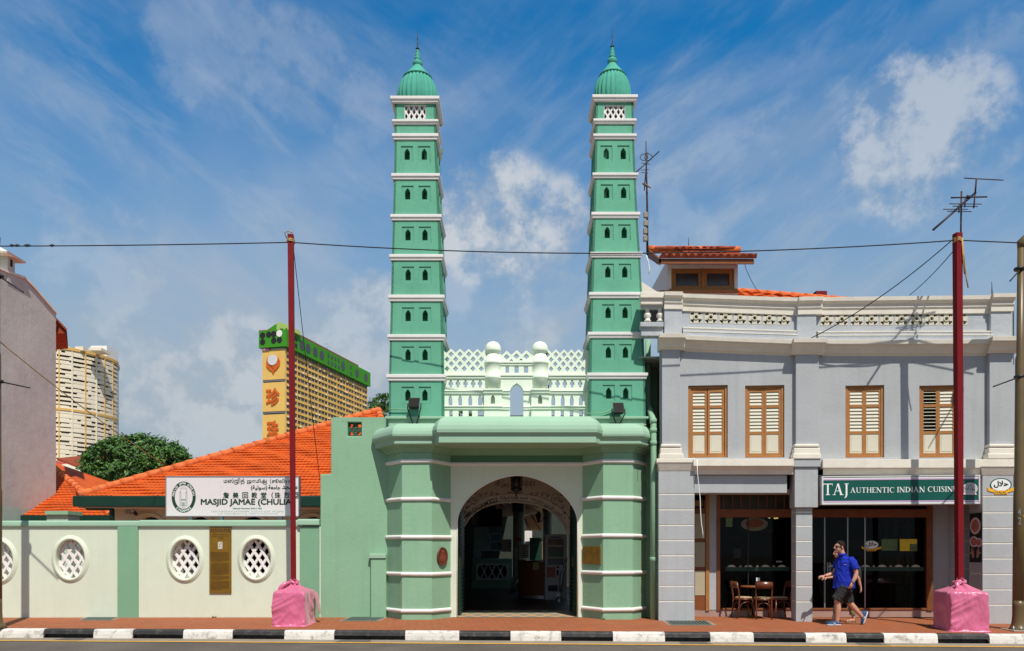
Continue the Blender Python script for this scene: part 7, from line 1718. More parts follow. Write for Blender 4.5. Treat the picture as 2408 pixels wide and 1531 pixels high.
for s, p in (('மஸ்ஜித்', ((895, 290), (955, 305), (1010, 330))), ('ஜாமி', ((1018, 345), (1060, 362), (1105, 392)))): 
    mb = MB(); o = IA(*p[0]); o2 = IA(*p[2]); d = Vector((o2[0]-o[0], o2[1]-o[1])); L_ = d.length; d.normalize(); nn_ = Vector((-d.y, d.x)); vs, fs, a, b, c0_, c1_ = text_faces(s, .015); k = L_/(b-a)
    mb.add([fa(o[0]+d.x*(v.x-a)*k+nn_.x*v.y*k, o[1]+d.y*(v.x-a)*k+nn_.y*v.y*k, .001) for v in vs], fs); mb.build('tile_lettering', INKB, tw_)
mb = MB(); o = IA(1120, 405); o2 = IA(1222, 480); d = Vector((o2[0]-o[0], o2[1]-o[1])); L_ = d.length; d.normalize(); nn_ = Vector((-d.y, d.x)); vs, fs, a, b, c0_, c1_ = text_faces('(சூலியா)', .015); k = L_/(b-a); mb.add([fa(o[0]+d.x*(v.x-a)*k+nn_.x*v.y*k, o[1]+d.y*(v.x-a)*k+nn_.y*v.y*k, .001) for v in vs], fs); mb.build('tile_lettering', INKB, tw_)
# scrolling vines and cartouches on the tiles
mb = MB(); rr = random.Random(8)
def scroll(x, y, r):
    c = Vector(IA(x, y)); k = r*.00275
    mb.tube([fa(c.x+k*(1-.06*q)*math.cos(q*.55)*1.0, c.y+k*(1-.06*q)*math.sin(q*.55), .001) for q in range(14)], .006, 4); mb.add([fa(c.x+.3*k*a, c.y+.3*k*b_, .002) for a, b_ in ((-1, 0), (0, -1), (1, 0), (0, 1))], [(0, 1, 2, 3)])
for x, y, r in ((285, 365, 24), (300, 310, 20), (415, 250, 24), (465, 238, 20), (520, 232, 22), (570, 238, 18), (900, 238, 20), (950, 236, 22), (1005, 240, 22), (1055, 255, 22), (1185, 305, 24), (1200, 365, 24), (1215, 420, 16), (1185, 245, 18), (270, 415, 16)): scroll(x, y, r)
mb.build('vine_pattern', INKB, tw_)
for cx_ in (352, 1128):
    mb = MB(); c = IA(cx_, 283); mb.plate(ell(c[0], c[1], .105, .155, 24), [ell(c[0], c[1], .095, .143, 24)], fa, .002, 0); put_text(mb, '1242H' if cx_ > 1000 else '1826', fa, c[0]-.07, c[0]+.07, c[1]+.005, c[1]+.04, bold=.02, w=.001); put_text(mb, '1826', fa, c[0]-.055, c[0]+.055, c[1]-.05, c[1]-.012, bold=.02, w=.001); mb.build('cartouche', INKB, tw_)
# hanging lantern
lc = I(755, 130, 19.6)
th = thing('hanging_lantern', 'dark metal lantern hanging in the crown of the arch', 'lantern', lc)
s = 1/4.07*19.6/F
mb = MB(); w_ = 50*s
for k in range(6):
    a = math.pi/3*k; mb.tube([lc+Vector((w_*math.cos(a), w_*math.sin(a), 60*s)), lc+Vector((w_*.92*math.cos(a), w_*.92*math.sin(a), -60*s))], .014, 5)
mb.lathe([(w_*1.15, 58*s), (w_*1.1, 75*s), (w_*.5, 95*s), (.02, 110*s), (.015, 160*s)], lc, 6); mb.lathe([(w_*1.12, -52*s), (w_*1.05, -72*s), (w_*.4, -85*s), (.03, -100*s), (.012, -140*s)], lc, 6); mb.build('cage', BLACK, th)
mb = MB(); mb.lathe([(w_*.8, -55*s), (w_*.85, 58*s)], lc, 6); mb.build('smoked_glass', mat('lantern_glass', (.05, .05, .055), .3, .2, 5, 0), th)
mb = MB(); mb.tube([lc+Vector((0, 0, 150*s)), Vector((lc.x, lc.y, 3.75))], .012, 6); mb.build('chain', BLACK, th)
# columns
for cx_, r_, yt in ((778, 57, 335), (1055, 46, 360)):
    c = I(cx_, 1000, 31.0); rad = r_/4.07*31/F; zt_ = I(0, 408, 31).z; zb4 = .06
    th = thing('porch_column', 'pale green round column with a dark capital behind the counter' if cx_ < 900 else 'pale round column partly hidden by the vending machine', 'column', (c.x, 31, .06), 'columns inside the porch')
    mb = MB(); mb.lathe([(rad*1.25, .06), (rad*1.25, .5), (rad*1.02, .6), (rad, .7), (rad*.95, zt_)], (c.x, 31, 0), 28); mb.build('shaft', PALE, th)
    mb = MB(); mb.lathe([(rad*1.0, zt_), (rad*1.1, zt_+.05), (rad*1.05, zt_+.25), (rad*1.5, zt_+.4), (rad*1.8, zt_+.48), (rad*1.8, 3.7)], (c.x, 31, 0), 28); mb.build('capital', DGREEN, th)
# counter with lattice
th = thing('lattice_counter', 'green counter with a white lattice front inside the porch', 'counter', I(520, 1130, 32.5))
mb = MB(); a, b = I(330, 1130, 32.5), I(715, 855, 32.5); mb.box(a.x, b.x, 32.5, 33.2, .06, b.z); mb.build('body', GREEN, th, bevel=.02)
a, b = I(372, 1056, 32.45), I(676, 903, 32.45); cu, cv = (a.x+b.x)/2, (a.z+b.z)/2; hu, hv = (b.x-a.x)/2, (b.z-a.z)/2
mb = MB(); mb.plate(rect(cu-hu, cu+hu, cv-hv, cv+hv), [rect(cu-hu+.05, cu+hu-.05, cv-hv+.05, cv+hv-.05)], lambda u, v, w: Vector((u, 32.45+w, v)), 0, .05); lattice_bars(mb, lambda p, q: abs(p) < hu-.03 and abs(q) < hv-.03, hu, hv, .33, .70, .05, lambda u, v, w: Vector((cu+u, 32.45+w, cv+v)), .005, .04, step=.01); mb.build('lattice', WHITE, th)
mb = MB(); mb.add([(u, 32.49, v) for u, v in rect(cu-hu+.03, cu+hu-.03, cv-hv+.03, cv+hv-.03)], [(0, 1, 2, 3)]); mb.build('lattice_shadow_gap', DARK, th)
# notice boards and panels on the rear wall
BRD = [('notice_board', 'tall white notice board with an arched top panel in the porch', 360, 480, 560, 775, mat('board_pale', (.24, .34, .33), .6, .1, 3, 0)), ('notice_board', 'blue screen poster beside the tall notice board', 506, 608, 620, 692, mat('board_blue', (.04, .16, .22), .4, .5, 3, 0)), ('notice_board', 'dark teal poster below the blue one', 506, 608, 696, 772, mat('board_teal', (.03, .12, .15), .4, .3, 3, 0)), ('notice_board', 'beige notice sheet left of the column', 616, 702, 676, 785, mat('board_beige', (.26, .22, .18), .7, .2, 6, 0))]
for nm, lab, x0_, x1_, y0_, y1_, m in BRD:
    a, b = I(x0_, y1_, 34.5), I(x1_, y0_, 34.5); th = thing(nm, lab, 'notice board', a, 'boards on the porch wall'); mb = MB(); mb.box(a.x, b.x, 34.5, 34.56, a.z, b.z); mb.build('sheet', m, th)
    mb = MB(); mb.plate(rect(a.x-.03, b.x+.03, a.z-.03, b.z+.03), [rect(a.x, b.x, a.z, b.z)], lambda u, v, w: Vector((u, 34.47+w, v)), 0, .1); mb.build('frame', STEEL, th)
for x0_, x1_, y0_, y1_ in ((340, 415, 768, 822),):
    a, b = I(x0_, y1_, 32.3), I(x1_, y0_, 32.3); th = thing('counter_notice', 'small pale notice standing on the lattice counter', 'notice', a); mb = MB(); mb.box(a.x, b.x, 32.55, 32.58, a.z-.12, b.z); mb.build('sheet', mat('notice_pale', (.33, .42, .42), .6, .3, 20, 0), th)
mb = MB(); ibox(mb, 398, 620, 370, 545, 33.5, 34.3); o = mb.build('dark_beam_box', DARK, ep)
mb = MB(); ibox(mb, 330, 398, 425, 525, 34.0, 34.2); mb.build('cream_panel', CREAM, ep)  # plain cream box beside the dark beam box
# reception desk
dc = I(880, 1240, 26.0); th = thing('reception_desk', 'curved brown reception desk with a steel kick plate in the porch', 'desk', (dc.x, 26, .06))
dl, dr_ = I(778, 0, 25.6).x, I(1022, 0, 25.6).x; dtop = I(0, 872, 25.6).z
def dcurve(k, o_=0): a = math.pi*(1.0+k/16); return Vector((dr_-.0+(dl-dr_-o_)*math.cos((k/16)*math.pi/2), 26.1-(.6+o_)*math.sin((k/16)*math.pi/2), 0))
for z0_, z1_, o_, m, nm in ((.06, .16, -.01, STEEL, 'kick_plate'), (.16, dtop-.05, 0, DBROWN, 'front_panel'), (dtop-.05, dtop, .04, CHW, 'desk_top')):
    mb = MB(); L = [dcurve(k, o_) for k in range(17)]+[Vector((dr_+.0, 26.4, 0)), Vector((dl, 26.4, 0))]; mb.prism([v+Vector((0, 0, z0_)) for v in L], (0, 0, z1_-z0_)); mb.build(nm, m, th)
a, b = I(912, 963, 25.55), I(972, 892, 25.55); mb = MB(); mb.box(a.x, b.x, 25.42, 25.44, a.z, b.z); th2 = thing('desk_sticker', 'pale yellow notice stuck on the reception desk', 'notice', a); mb.build('sheet', mat('notice_yellow', (.42, .40, .15), .6, .3, 20, 0), th2)
a, b = I(786, 850, 26.1), I(873, 718, 26.1); th2 = thing('desk_notice', 'white printed notice standing on the reception desk', 'notice', a); mb = MB(); mb.box(a.x, b.x, 26.1, 26.12, a.z, b.z); mb.build('sheet', mat('notice_white', (.38, .36, .30), .6, .1, 20, 0), th2)
mb = MB()
for k in range(9): z = b.z-.06-k*.075; mb.box(a.x+.07+.02*(k % 3), b.x-.07-.03*(k % 2), 26.09, 26.098, z-.022, z)
mb.build('printed_lines', INKB, th2)
# vending machine
va_, vb_ = I(1027, 1252, 25.0), I(1238, 622, 25.0); va_.z = .06
th = thing('vending_machine', 'white drinks vending machine at the right of the porch', 'vending machine', ((va_.x+vb_.x)/2, 25.3, .06))
mb = MB(); mb.box(va_.x, vb_.x, 25.0, 25.75, .06, vb_.z); mb.build('cabinet', VENDW, th, bevel=.02)
def vb(x0, x1, y0, y1, o0, o1, m, nm, par=th):
    mb = MB(); a, b = I(x0, y1, 25.0), I(x1, y0, 25.0); mb.box(a.x, b.x, 25.0-o1, 25.0-o0, a.z, b.z); return mb.build(nm, m, par)
vb(1055, 1205, 665, 912, .0, .012, mat('vending_display', (.16, .16, .15), .3, .1, 5, 0), 'display_window')
for i, (y0_, cols) in enumerate(((672, ((.35, .16, .06), (.30, .28, .22), (.4, .2, .05))), (785, ((.06, .22, .07), (.3, .24, .05), (.08, .25, .14))), (862, ((.24, .26, .28), (.05, .14, .3), (.2, .22, .2))))):
    vb(1055, 1205, y0_+54, y0_+68, .012, .05, VENDW, 'shelf_strip')
    for k in range(9): vb(1060+k*16, 1071+k*16, y0_+10, y0_+52, .012, .04, mat('drink_can', cols[k % 3], .3, .2, 20, 0) if i*9+k < 0 else ([mat('drink_can_a', (.35, .16, .06), .3, .2, 20, 0), mat('drink_can_b', (.08, .24, .08), .3, .2, 20, 0), mat('drink_can_c', (.2, .24, .3), .3, .2, 20, 0)][i] if k == 0 else bpy.data.materials[['drink_can_a', 'drink_can_b', 'drink_can_c'][i]]), 'drink_can')
mb = MB(); put_text(mb, 'drinks', lambda u, v, w: Vector((u, 24.985, v)), I(1090, 0, 25).x, I(1180, 0, 25).x, I(0, 657, 25).z, I(0, 645, 25).z, bold=.03) if False else None
vb(1080, 1180, 645, 657, .004, .012, mat('vending_blue', (.05, .12, .28), .5, .1, 5, 0), 'name_strip')
vb(1045, 1125, 935, 1033, .004, .014, FOOD, 'advert_panel'); vb(1140, 1165, 925, 945, .004, .014, BLACK, 'coin_slot'); vb(1140, 1160, 963, 1012, .004, .014, BLACK, 'keypad'); vb(1058, 1150, 1108, 1168, .004, .02, BLACK, 'dispensing_flap'); vb(1040, 1228, 1228, 1236, .004, .012, STEEL, 'kick_strip')
# standing card with crescent
a, b = I(1137, 1288, 23.6), I(1176, 1180, 23.6); th = thing('floor_sign', 'small white floor sign with a crescent before the vending machine', 'sign', a); mb = MB(); mb.box(a.x, b.x, 23.6, 23.66, .06, b.z); mb.build('board', INKW, th)
cu, cv = (a.x+b.x)/2, b.z-.22; mb = MB(); mb.plate(ell(cu, cv, .075, .09, 24), [ell(cu+.022, cv, .055, .07, 24)], lambda u, v, w: Vector((u, 23.595+w, v)), -.002, .0); put_text(mb, 'NCAS', lambda u, v, w: Vector((u, 23.595, v)), a.x+.03, b.x-.03, .16, .26, bold=.03); mb.build('crescent_mark', INKB, th)
th = thing('bag_dispenser', 'thin steel umbrella bag stand beside the vending machine', 'stand', I(1195, 1250, 23.9)); mb = MB(); mb.tube([I(1238, 850, 24), I(1222, 900, 24), I(1215, 960, 24), I(1190, 1010, 24), I(1185, 1090, 24), I(1178, 1170, 24)], [.03, .05, .04, .07, .06, .05], 8); mb.build('body', STEEL, th)
mb = MB(); v = I(1178, 1170, 24); mb.tube([v, Vector((v.x, 24, .07))], .03, 8); mb.build('foot', BLACK, th)
th = thing('steel_handrail', 'steel rail leaning by the reception desk', 'rail', I(695, 1165, 30)); mb = MB(); mb.tube([I(695, 1165, 29), I(772, 1045, 29)], .045, 8); mb.build('rail', STEEL, th); mb = MB(); v = I(695, 1165, 29); mb.tube([v, Vector((v.x, 29, .06))], .03, 6); mb.build('foot', BLACK, th)
# courtyard canopy and fence beyond
th = thing('cream_canopy', 'sloping cream canopy glimpsed behind the column', 'canopy', I(920, 500, 36))
mb = MB(); mb.add([I(818, 452, 33), I(1008, 412, 33), I(1008, 580, 36.5), I(862, 588, 36.5)], [(0, 1, 2, 3)]); mb.build('sheet', CANVAS, th)
mb = MB()
for (x0_, y0_, x1_, y1_) in ((835, 470, 890, 585), (905, 440, 985, 582), (950, 430, 1008, 540)): mb.tube([I(x0_, y0_, 32.9), I(x1_, y1_, 36.3)], .03, 5)
mb.build('ribs', BLACK, th)
mb = MB(); mb.add([I(560, 330, 32), I(1010, 330, 32), I(1010, 425, 36), I(560, 460, 36)], [(0, 1, 2, 3)]); o = mb.build('pale_roof_sheet', mat('pale_roof_sheet', (.34, .32, .27), .8, .1, 2, 0), ep)
mb = MB()
for (x0_, y0_, x1_, y1_) in ((600, 338, 715, 425), (690, 335, 800, 400), (800, 340, 1000, 420)): mb.tube([I(x0_, y0_, 31.9), I(x1_, y1_, 35.8)], .03, 5)
mb.build('roof_rib', BLACK, ep)
th = thing('green_fence', 'green barred fence with light behind it at the back of the porch', 'fence', I(940, 860, 36.5))
mb = MB()
for k in range(7): a = I(890+k*17, 860, 36.5); b = I(890+k*17, 655, 36.5); mb.box(a.x-.04, a.x+.04, 36.5, 36.55, .06, b.z)
mb.build('bars', DGREEN, th); mb = MB(); ibox(mb, 885, 1005, 655, 672, 36.45, 36.6); mb.build('rail', DGREEN, th)
mb = MB(); ibox(mb, 885, 1005, 690, 860, 37.0, 37.1); mb.build('orange_backing', mat('backing_orange', (.40, .17, .08), .8, .2, 4, 0), ep)
mb = MB(); ibox(mb, 835, 905, 588, 740, 36.8, 37.0); mb.build('white_pier', WHITE, ep)
wl = I(968, 470, 29.5); s = 1/4.07*29.5/F
th = thing('wall_lantern', 'small black carriage lantern on the rear column', 'lantern', wl)
mb = MB(); mb.lathe([(8*s, -42*s), (14*s, -36*s), (24*s, 20*s), (32*s, 28*s), (20*s, 45*s), (5*s, 66*s)], wl, 6); mb.build('lamp_head', BLACK, th); mb = MB(); mb.tube([wl+Vector((0, 0, -20*s)), wl+Vector((25*s, .1, -28*s)), wl+Vector((45*s, .25, 0)), wl+Vector((50*s, 1.0, 20*s))], .02, 6); mb.build('bracket', BLACK, th)
th = thing('red_notice', 'small red and yellow notice on the round column', 'notice', I(765, 675, 30.4)); mb = MB(); ibox(mb, 742, 803, 656, 688, 30.35, 30.38); mb.build('sheet', mat('notice_red', (.40, .12, .04), .6, .4, 20, 0), th)
th = thing('water_dispenser', 'tall glass fronted cooler beside the round column', 'cooler', I(755, 990, 31)); mb = MB(); a, b = I(735, 990, 29.6), I(775, 730, 29.6); mb.box(a.x, b.x, 29.6, 30.0, .06, b.z); mb.build('cabinet', mat('cooler_dark', (.03, .05, .06), .3, .3, 8, 0), th); mb = MB(); mb.box(a.x+.03, b.x-.02, 29.58, 29.6, .5, b.z-.1); mb.build('door_glass', mat('cooler_glass', (.08, .14, .16), .2, .4, 6, 0), th)
# restaurant pendant lamps seen through the glass
for k, (x, y) in enumerate(((853, 470), (906, 476), (928, 474))):
    v = P((2550+x/2.5509)/1.595, (1760+y/2.5509)/1.595, 20.6); th = thing('ceiling_lamp', 'small warm ceiling lamp glowing inside the left shop window', 'lamp', v, 'lamps inside the restaurant'); mb = MB(); mb.lathe([(.012, .0), (.03, .015), (.03, .05), (.012, .07)], v, 10); mb.build('bulb', emis('warm_bulb', (1, .72, .22), 1.6) if k == 0 else bpy.data.materials['warm_bulb'], th); mb = MB(); mb.tube([v+Vector((0, 0, .07)), v+Vector((0, 0, .35))], .006, 5); mb.build('cord', BLACK, th)

# ---------------------------------------------------------------- people
def remesh(name, mb, m, parent, voxel=.008, it=4, fold=0, fs=9):
    o = mb.build('tmp', m, None, local=True); r_ = o.modifiers.new('r', 'REMESH'); r_.mode = 'VOXEL'; r_.voxel_size = voxel; r_.use_smooth_shade = True
    s_ = o.modifiers.new('s', 'SMOOTH'); s_.factor = .5; s_.iterations = it
    dg = bpy.context.evaluated_depsgraph_get(); me = bpy.data.meshes.new_from_object(o.evaluated_get(dg)); me.name = name
    if fold:
        nn = [v.normal.copy() for v in me.vertices]
        for v, n_ in zip(me.vertices, nn):
            c = v.co; w_ = Vector((c.x*fs+c.z*fs*.5, c.y*fs, c.z*fs*.55-c.x*fs*.6)); r_ = 1-abs(mnoise.noise(w_)*2.2); v.co = c+n_*fold*(max(0, r_)**3-.3+.5*mnoise.noise(c*fs*.6))
    bpy.data.objects.remove(o); q = bpy.data.objects.new(name, me); COL.objects.link(q); q.parent = parent
    me.materials.clear(); me.materials.append(m)
    for p_ in me.polygons: p_.use_smooth = True
    return q
SKIN = mat('tan_skin', (.50, .25, .165), .55, .08, 8, .03, 40, .4)  # one even skin colour for both people
HAIR = mat('dark_brown_hair', (.016, .010, .007), .75, .4, 30, .6, 70, .15)
SHIRT = mat('royal_blue_polo', (.012, .028, .34), .85, .12, 5, .9, 9, .15)
SHORTS = mat('charcoal_shorts', (.030, .029, .031), .9, .25, 6, .9, 11, .15)
SHOE = mat('blue_shoe', (.02, .075, .19), .7, .15, 20, .05, 60)
SOLE = mat('white_sole', (.62, .60, .58), .7, .05, 10, 0)
KHAKI = mat('khaki_trousers', (.24, .19, .095), .9, .12, 8, .15, 50)
DTOP = mat('dark_top', (.03, .025, .03), .9, .1, 8, .1, 50)
def hand(mb, w, d, up, L=.17, curl=.5, thumb=1):
    """palm, four unequal fingers and a thumb from wrist w along d; up = back-of-hand normal"""
    w, d, up = Vector(w), Vector(d).normalized(), Vector(up).normalized(); s = d.cross(up).normalized(); up = s.cross(d).normalized()
    pc = w+d*L*.27; mb.tube([w-d*.01, w+d*L*.15, w+d*L*.45, w+d*L*.52], [(.024, .018), (.034, .017), (.040, .015), (.034, .012)], 10) if False else None
    rings = []
    for t_, a, b in ((-.05, .024, .019), (.12, .032, .018), (.3, .040, .017), (.46, .041, .014), (.52, .034, .010)): c = w+d*L*t_; rings.append([c+s*a*math.cos(2*math.pi*k/12)+up*b*math.sin(2*math.pi*k/12) for k in range(12)])
    mb.loft(rings)
    for i, (o_, l_) in enumerate(((-.030, .40), (-.010, .45), (.010, .42), (.029, .33))):
        p0 = w+d*L*.46+s*o_; a1_ = curl*.5; a2_ = curl*1.2; a3_ = curl*1.9; q = l_*L*1.05; pts = [p0]
        for a_, f_ in ((a1_, .42), (a2_, .33), (a3_, .25)): pts.append(pts[-1]+(d*math.cos(a_)-up*math.sin(a_))*q*f_)
        mb.tube(pts, [.0105, .0100, .0092, .0078], 8)
    t0 = w+d*L*.16+s*(-.028*thumb); mb.tube([t0, t0+(d*.55-s*.6*thumb-up*.35)*.045, t0+(d*.85-s*.55*thumb-up*.6)*.075], [.013, .0115, .009], 8)
def head(mb, c, f, tilt=0, k=1.0):
    """head with brow, nose, lips, chin and ears, facing direction f (unit, horizontal)"""
    c = Vector(c); f = Vector(f).normalized(); s = Vector((-f.y, f.x, 0)); u = Vector((0, 0, 1))
    def B(a, b, z, rx, ry, rz): 
        p = c+f*a*k+s*b*k+u*z*k; mb.loft([[p+f*rx*k*math.sin(t)*math.cos(q)+s*ry*k*math.sin(t)*math.sin(q)-u*rz*k*math.cos(t) for q in [2*math.pi*j/16 for j in range(16)]] for t in [math.pi*(i+.03)/(8.06) for i in range(9)]])
    B(-.012, 0, .03, .098, .076, .090); B(.028, 0, -.028, .062, .060, .088); B(.052, 0, -.088, .034, .036, .026); B(-.02, 0, -.02, .07, .066, .06)
    B(.078, 0, .030, .020, .048, .014)
    mb.tube([c+f*.082*k+u*.025*k, c+f*.100*k, c+f*.112*k-u*.024*k, c+f*.092*k-u*.034*k], [.009*k, .012*k, .017*k, .012*k], 8)
    B(.084, 0, -.054, .014, .024, .007); B(.081, 0, -.066, .014, .021, .008)
    for q in (-1, 1): B(-.012, q*.076, -.005, .018, .010, .032); B(.07, q*.032, .008, .012, .014, .009)
def crop4(x, y): return (x-600)*.001544, (1350-y)*.001544
mo_ = P((3000+600/3.645)/1.595, 0, 16.8); man = thing('person', 'walking man in a royal blue polo shirt, charcoal shorts and sunglasses', 'person', (mo_.x, 16.8, pave_z(mo_.x, 16.8)))
mb = MB()
head(mb, (-.092, 0, 1.652), (-1, -.12, 0), k=1.08)
mb.tube([(-.015, 0, 1.42), (-.04, 0, 1.50), (-.065, 0, 1.58)], [.066, .060, .058], 14)
mb.loft([[Vector((cx_+rx*math.cos(a), ry*math.sin(a), z)) for a in [2*math.pi*k/20 for k in range(20)]] for z, cx_, rx, ry in ((.78, 0, .15, .16), (.95, .0, .17, .165), (1.15, .0, .16, .17), (1.32, .015, .13, .185), (1.41, .01, .09, .15), (1.45, -.01, .06, .08))])
mb.tube([(.075, -.165, 1.385), (.13, -.215, 1.24), (.155, -.235, 1.10), (.12, -.25, 1.0), (.068, -.262, .918)], [.062, .054, .045, .043, .029], 12)
hand(mb, (.066, -.262, .915), (-.35, 0, -.94), (.3, -.95, -.1), .185, .75, 1)
mb.tube([(-.03, .165, 1.385), (-.07, .21, 1.22), (-.115, .225, 1.10), (-.23, .20, 1.06), (-.345, .175, 1.035)], [.062, .052, .044, .042, .028], 12)
hand(mb, (-.35, .175, 1.033), (-1, -.1, -.12), (.0, -.3, 1), .175, .9, 1)
mb.tube([(-.03, -.085, .86), (-.10, -.09, .70), (-.185, -.09, .53), (-.165, -.09, .36), (-.175, -.09, .22), (-.185, -.09, .085)], [.095, .085, .060, .064, .050, .040], 14)
mb.tube([(.02, .085, .86), (.08, .09, .68), (.135, .09, .49), (.24, .09, .37), (.33, .09, .27), (.425, .09, .17)], [.095, .085, .060, .064, .050, .038], 14)
mb.tube([(-.16, -.09, .06), (-.22, -.09, .05), (-.34, -.09, .04)], [.036, .034, .03], 10); mb.tube([(.44, .09, .19), (.47, .09, .12), (.45, .09, .04)], [.034, .034, .03], 10)
remesh('body', mb, SKIN, man, .0065, 3)
mb = MB(); cc = Vector((-.080, 0, 1.682)); n_ = 28
L = []
for t_ in range(0, 15):
    th_ = math.pi*(t_+.05)/15; L.append([cc+Vector((.105*math.sin(th_)*math.cos(q), .086*math.sin(th_)*math.sin(q), .102*math.cos(th_)))*(1+.10*mnoise.noise(Vector((math.cos(q)*3, math.sin(q)*3, t_*.6)))) for q in [2*math.pi*k/n_ for k in range(n_)]])
mb.loft(L, 0, True, caps=False)
keep = []
for f_, m_, s_ in zip(mb.f, mb.m, mb.sm):
    c = sum((mb.v[i] for i in f_), Vector())/len(f_)
    fr = (c.x+.08)/.106
    lim = 1.722 if fr < -.5 else (1.69 if fr < -.2 else (1.635 if fr < .12 else 1.572))
    if c.z > lim: keep.append((f_, m_, s_))
mb.f = [k[0] for k in keep]; mb.m = [k[1] for k in keep]; mb.sm = [True]*len(keep)
o = mb.build('hair', HAIR, man, local=True); sd = o.modifiers.new('s', 'SOLIDIFY'); sd.thickness = .012; sd.offset = -1
mb = MB(); fx_ = Vector((-1, -.12, 0)).normalized(); sy_ = Vector((.12, -1, 0)).normalized(); hc = Vector((-.092, 0, 1.660))
for q in (-1, 1): mb.tube([hc+fx_*.096+sy_*q*.012, hc+fx_*.092+sy_*q*.035, hc+fx_*.076+sy_*q*.062], [(.018, .006), (.021, .007), (.017, .005)], 10)
for q in (-1, 1): mb.tube([hc+fx_*.078+sy_*q*.06+Vector((0, 0, .008)), hc+fx_*.04+sy_*q*.080+Vector((0, 0, .006)), hc-fx_*.015+sy_*q*.085], .0055, 6)
mb.build('sunglasses', BLACK, man, local=True)
mb = MB()
mb.loft([[Vector((cx_+rx*math.copysign(abs(math.cos(a))**.9, math.cos(a))*(1+.018*math.sin(a*5+z*14)), ry*math.sin(a), z)) for a in [2*math.pi*k/36 for k in range(36)]] for z, cx_, rx, ry in ((.785, -.012, .222, .195), (.83, -.008, .216, .195), (.92, -.004, .214, .195), (1.02, 0, .210, .192), (1.14, .008, .200, .190), (1.25, .016, .180, .205), (1.34, .02, .155, .215), (1.40, .012, .118, .185), (1.445, -.005, .085, .115), (1.475, -.02, .072, .082))])
mb.tube([(.055, -.13, 1.40), (.10, -.19, 1.32), (.145, -.232, 1.18)], [.085, .088, .076], 16); mb.tube([(-.01, .13, 1.40), (-.05, .19, 1.31), (-.085, .218, 1.19)], [.085, .086, .074], 16)
mb.tube([(-.03, 0, 1.455), (-.045, 0, 1.505)], [.078, .070], 18)
remesh('polo_shirt', mb, SHIRT, man, .0075, 2, .011, 9)
mb = MB(); L = []
for k in range(15):
    a = math.pi*(.08+1.84*k/14)+math.pi; c_, s_ = math.cos(a), math.sin(a); L.append([Vector((-.045+.078*c_, .074*s_, 1.515+.012*c_)), Vector((-.040+.098*c_, .092*s_, 1.468-.02*(1 if c_ < -.7 else 0))), Vector((-.040+.092*c_, .086*s_, 1.470)), Vector((-.045+.072*c_, .068*s_, 1.513))])
mb.loft(L, 0, True); mb.build('collar', SHIRT, man, local=True)
mb = MB()
mb.loft([[Vector((cx_+rx*math.cos(a), ry*math.sin(a), z)) for a in [2*math.pi*k/28 for k in range(28)]] for z, cx_, rx, ry in ((.70, -.0, .16, .17), (.78, -.005, .19, .18), (.86, -.005, .18, .172))])
mb.tube([(-.035, -.088, .82), (-.10, -.092, .70), (-.17, -.095, .60), (-.205, -.095, .535)], [.125, .115, .102, .098], 18); mb.tube([(.025, .088, .82), (.07, .09, .70), (.115, .092, .58), (.14, .092, .48)], [.125, .118, .106, .10], 18)
remesh('shorts', mb, SHORTS, man, .008, 2, .012, 11)
def shoe(par, toe, heel, y, up, nm='shoe', col=SHOE):
    toe, heel, up = Vector(toe), Vector(heel), Vector(up).normalized(); d = (toe-heel); L_ = d.length; d.normalize(); up = (up-d*up.dot(d)).normalized(); s = d.cross(up)
    mb = MB(); rings = []
    for t_, w_, h_ in ((0, .026, .05), (.06, .036, .075), (.2, .04, .088), (.36, .04, .082), (.55, .045, .062), (.75, .047, .05), (.9, .038, .042), (1.0, .02, .03)):
        c = heel+d*L_*t_; rings.append([c+s*w_*math.cos(a)+up*(.018+(h_-.0)*max(0, math.sin(a)) + .004*math.sin(a)) for a in [2*math.pi*k/18 for k in range(18)]])
    mb.loft(rings); o = mb.build(nm, col, par, local=True)
    mb = MB(); rings = []
    for t_, w_ in ((-.02, .024), (.05, .038), (.25, .042), (.5, .043), (.75, .05), (.92, .042), (1.02, .02)):
        c = heel+d*L_*t_; rings.append([c+s*w_*a+up*b for a, b in ((-1, 0), (1, 0), (1, .024), (-1, .024))])
    mb.loft(rings, 0, True); mb.build('sole', SOLE, o, local=True)
    mb = MB()
    for q in (-1, 1):
        for a, b in (((.40, .03), (.48, .06)), ((.48, .06), (.50, .03)), ((.50, .03), (.58, .055))):
            p0, p1 = heel+d*L_*a[0]+up*a[1]+s*q*.046, heel+d*L_*b[0]+up*b[1]+s*q*.044; mb.tube([p0, p1], .006, 5)
    mb.build('side_mark', SOLE, o, local=True)
shoe(man, (-.405, -.10, .004), (-.115, -.085, .004), 0, (0, 0, 1)); shoe(man, (.44, .09, .006), (.535, .09, .272), 0, (-.95, 0, .3))
mb = MB(); wv = Vector((.078, -.260, .935)); dd = Vector((-.35, 0, -.94)).normalized(); q1 = dd.orthogonal().normalized(); q2_ = dd.cross(q1); mb.tube([wv+q1*.034*math.cos(a)+q2_*.034*math.sin(a) for a in [2*math.pi*k/16 for k in range(17)]], .0065, 6); mb.tube([wv+Vector((.0, -.036, 0)), wv+Vector((0, -.044, 0))], .02, 12); mb.build('watch', STEEL, man, local=True)
mb = MB(); wv = Vector((-.325, .178, 1.04)); mb.tube([wv+Vector((.012*math.cos(a*1), .031*math.cos(a), .031*math.sin(a))) for a in [2*math.pi*k/16 for k in range(17)]], .008, 6); mb.build('wristband', mat('magenta_band', (.30, .03, .20), .6, 0), man, local=True)
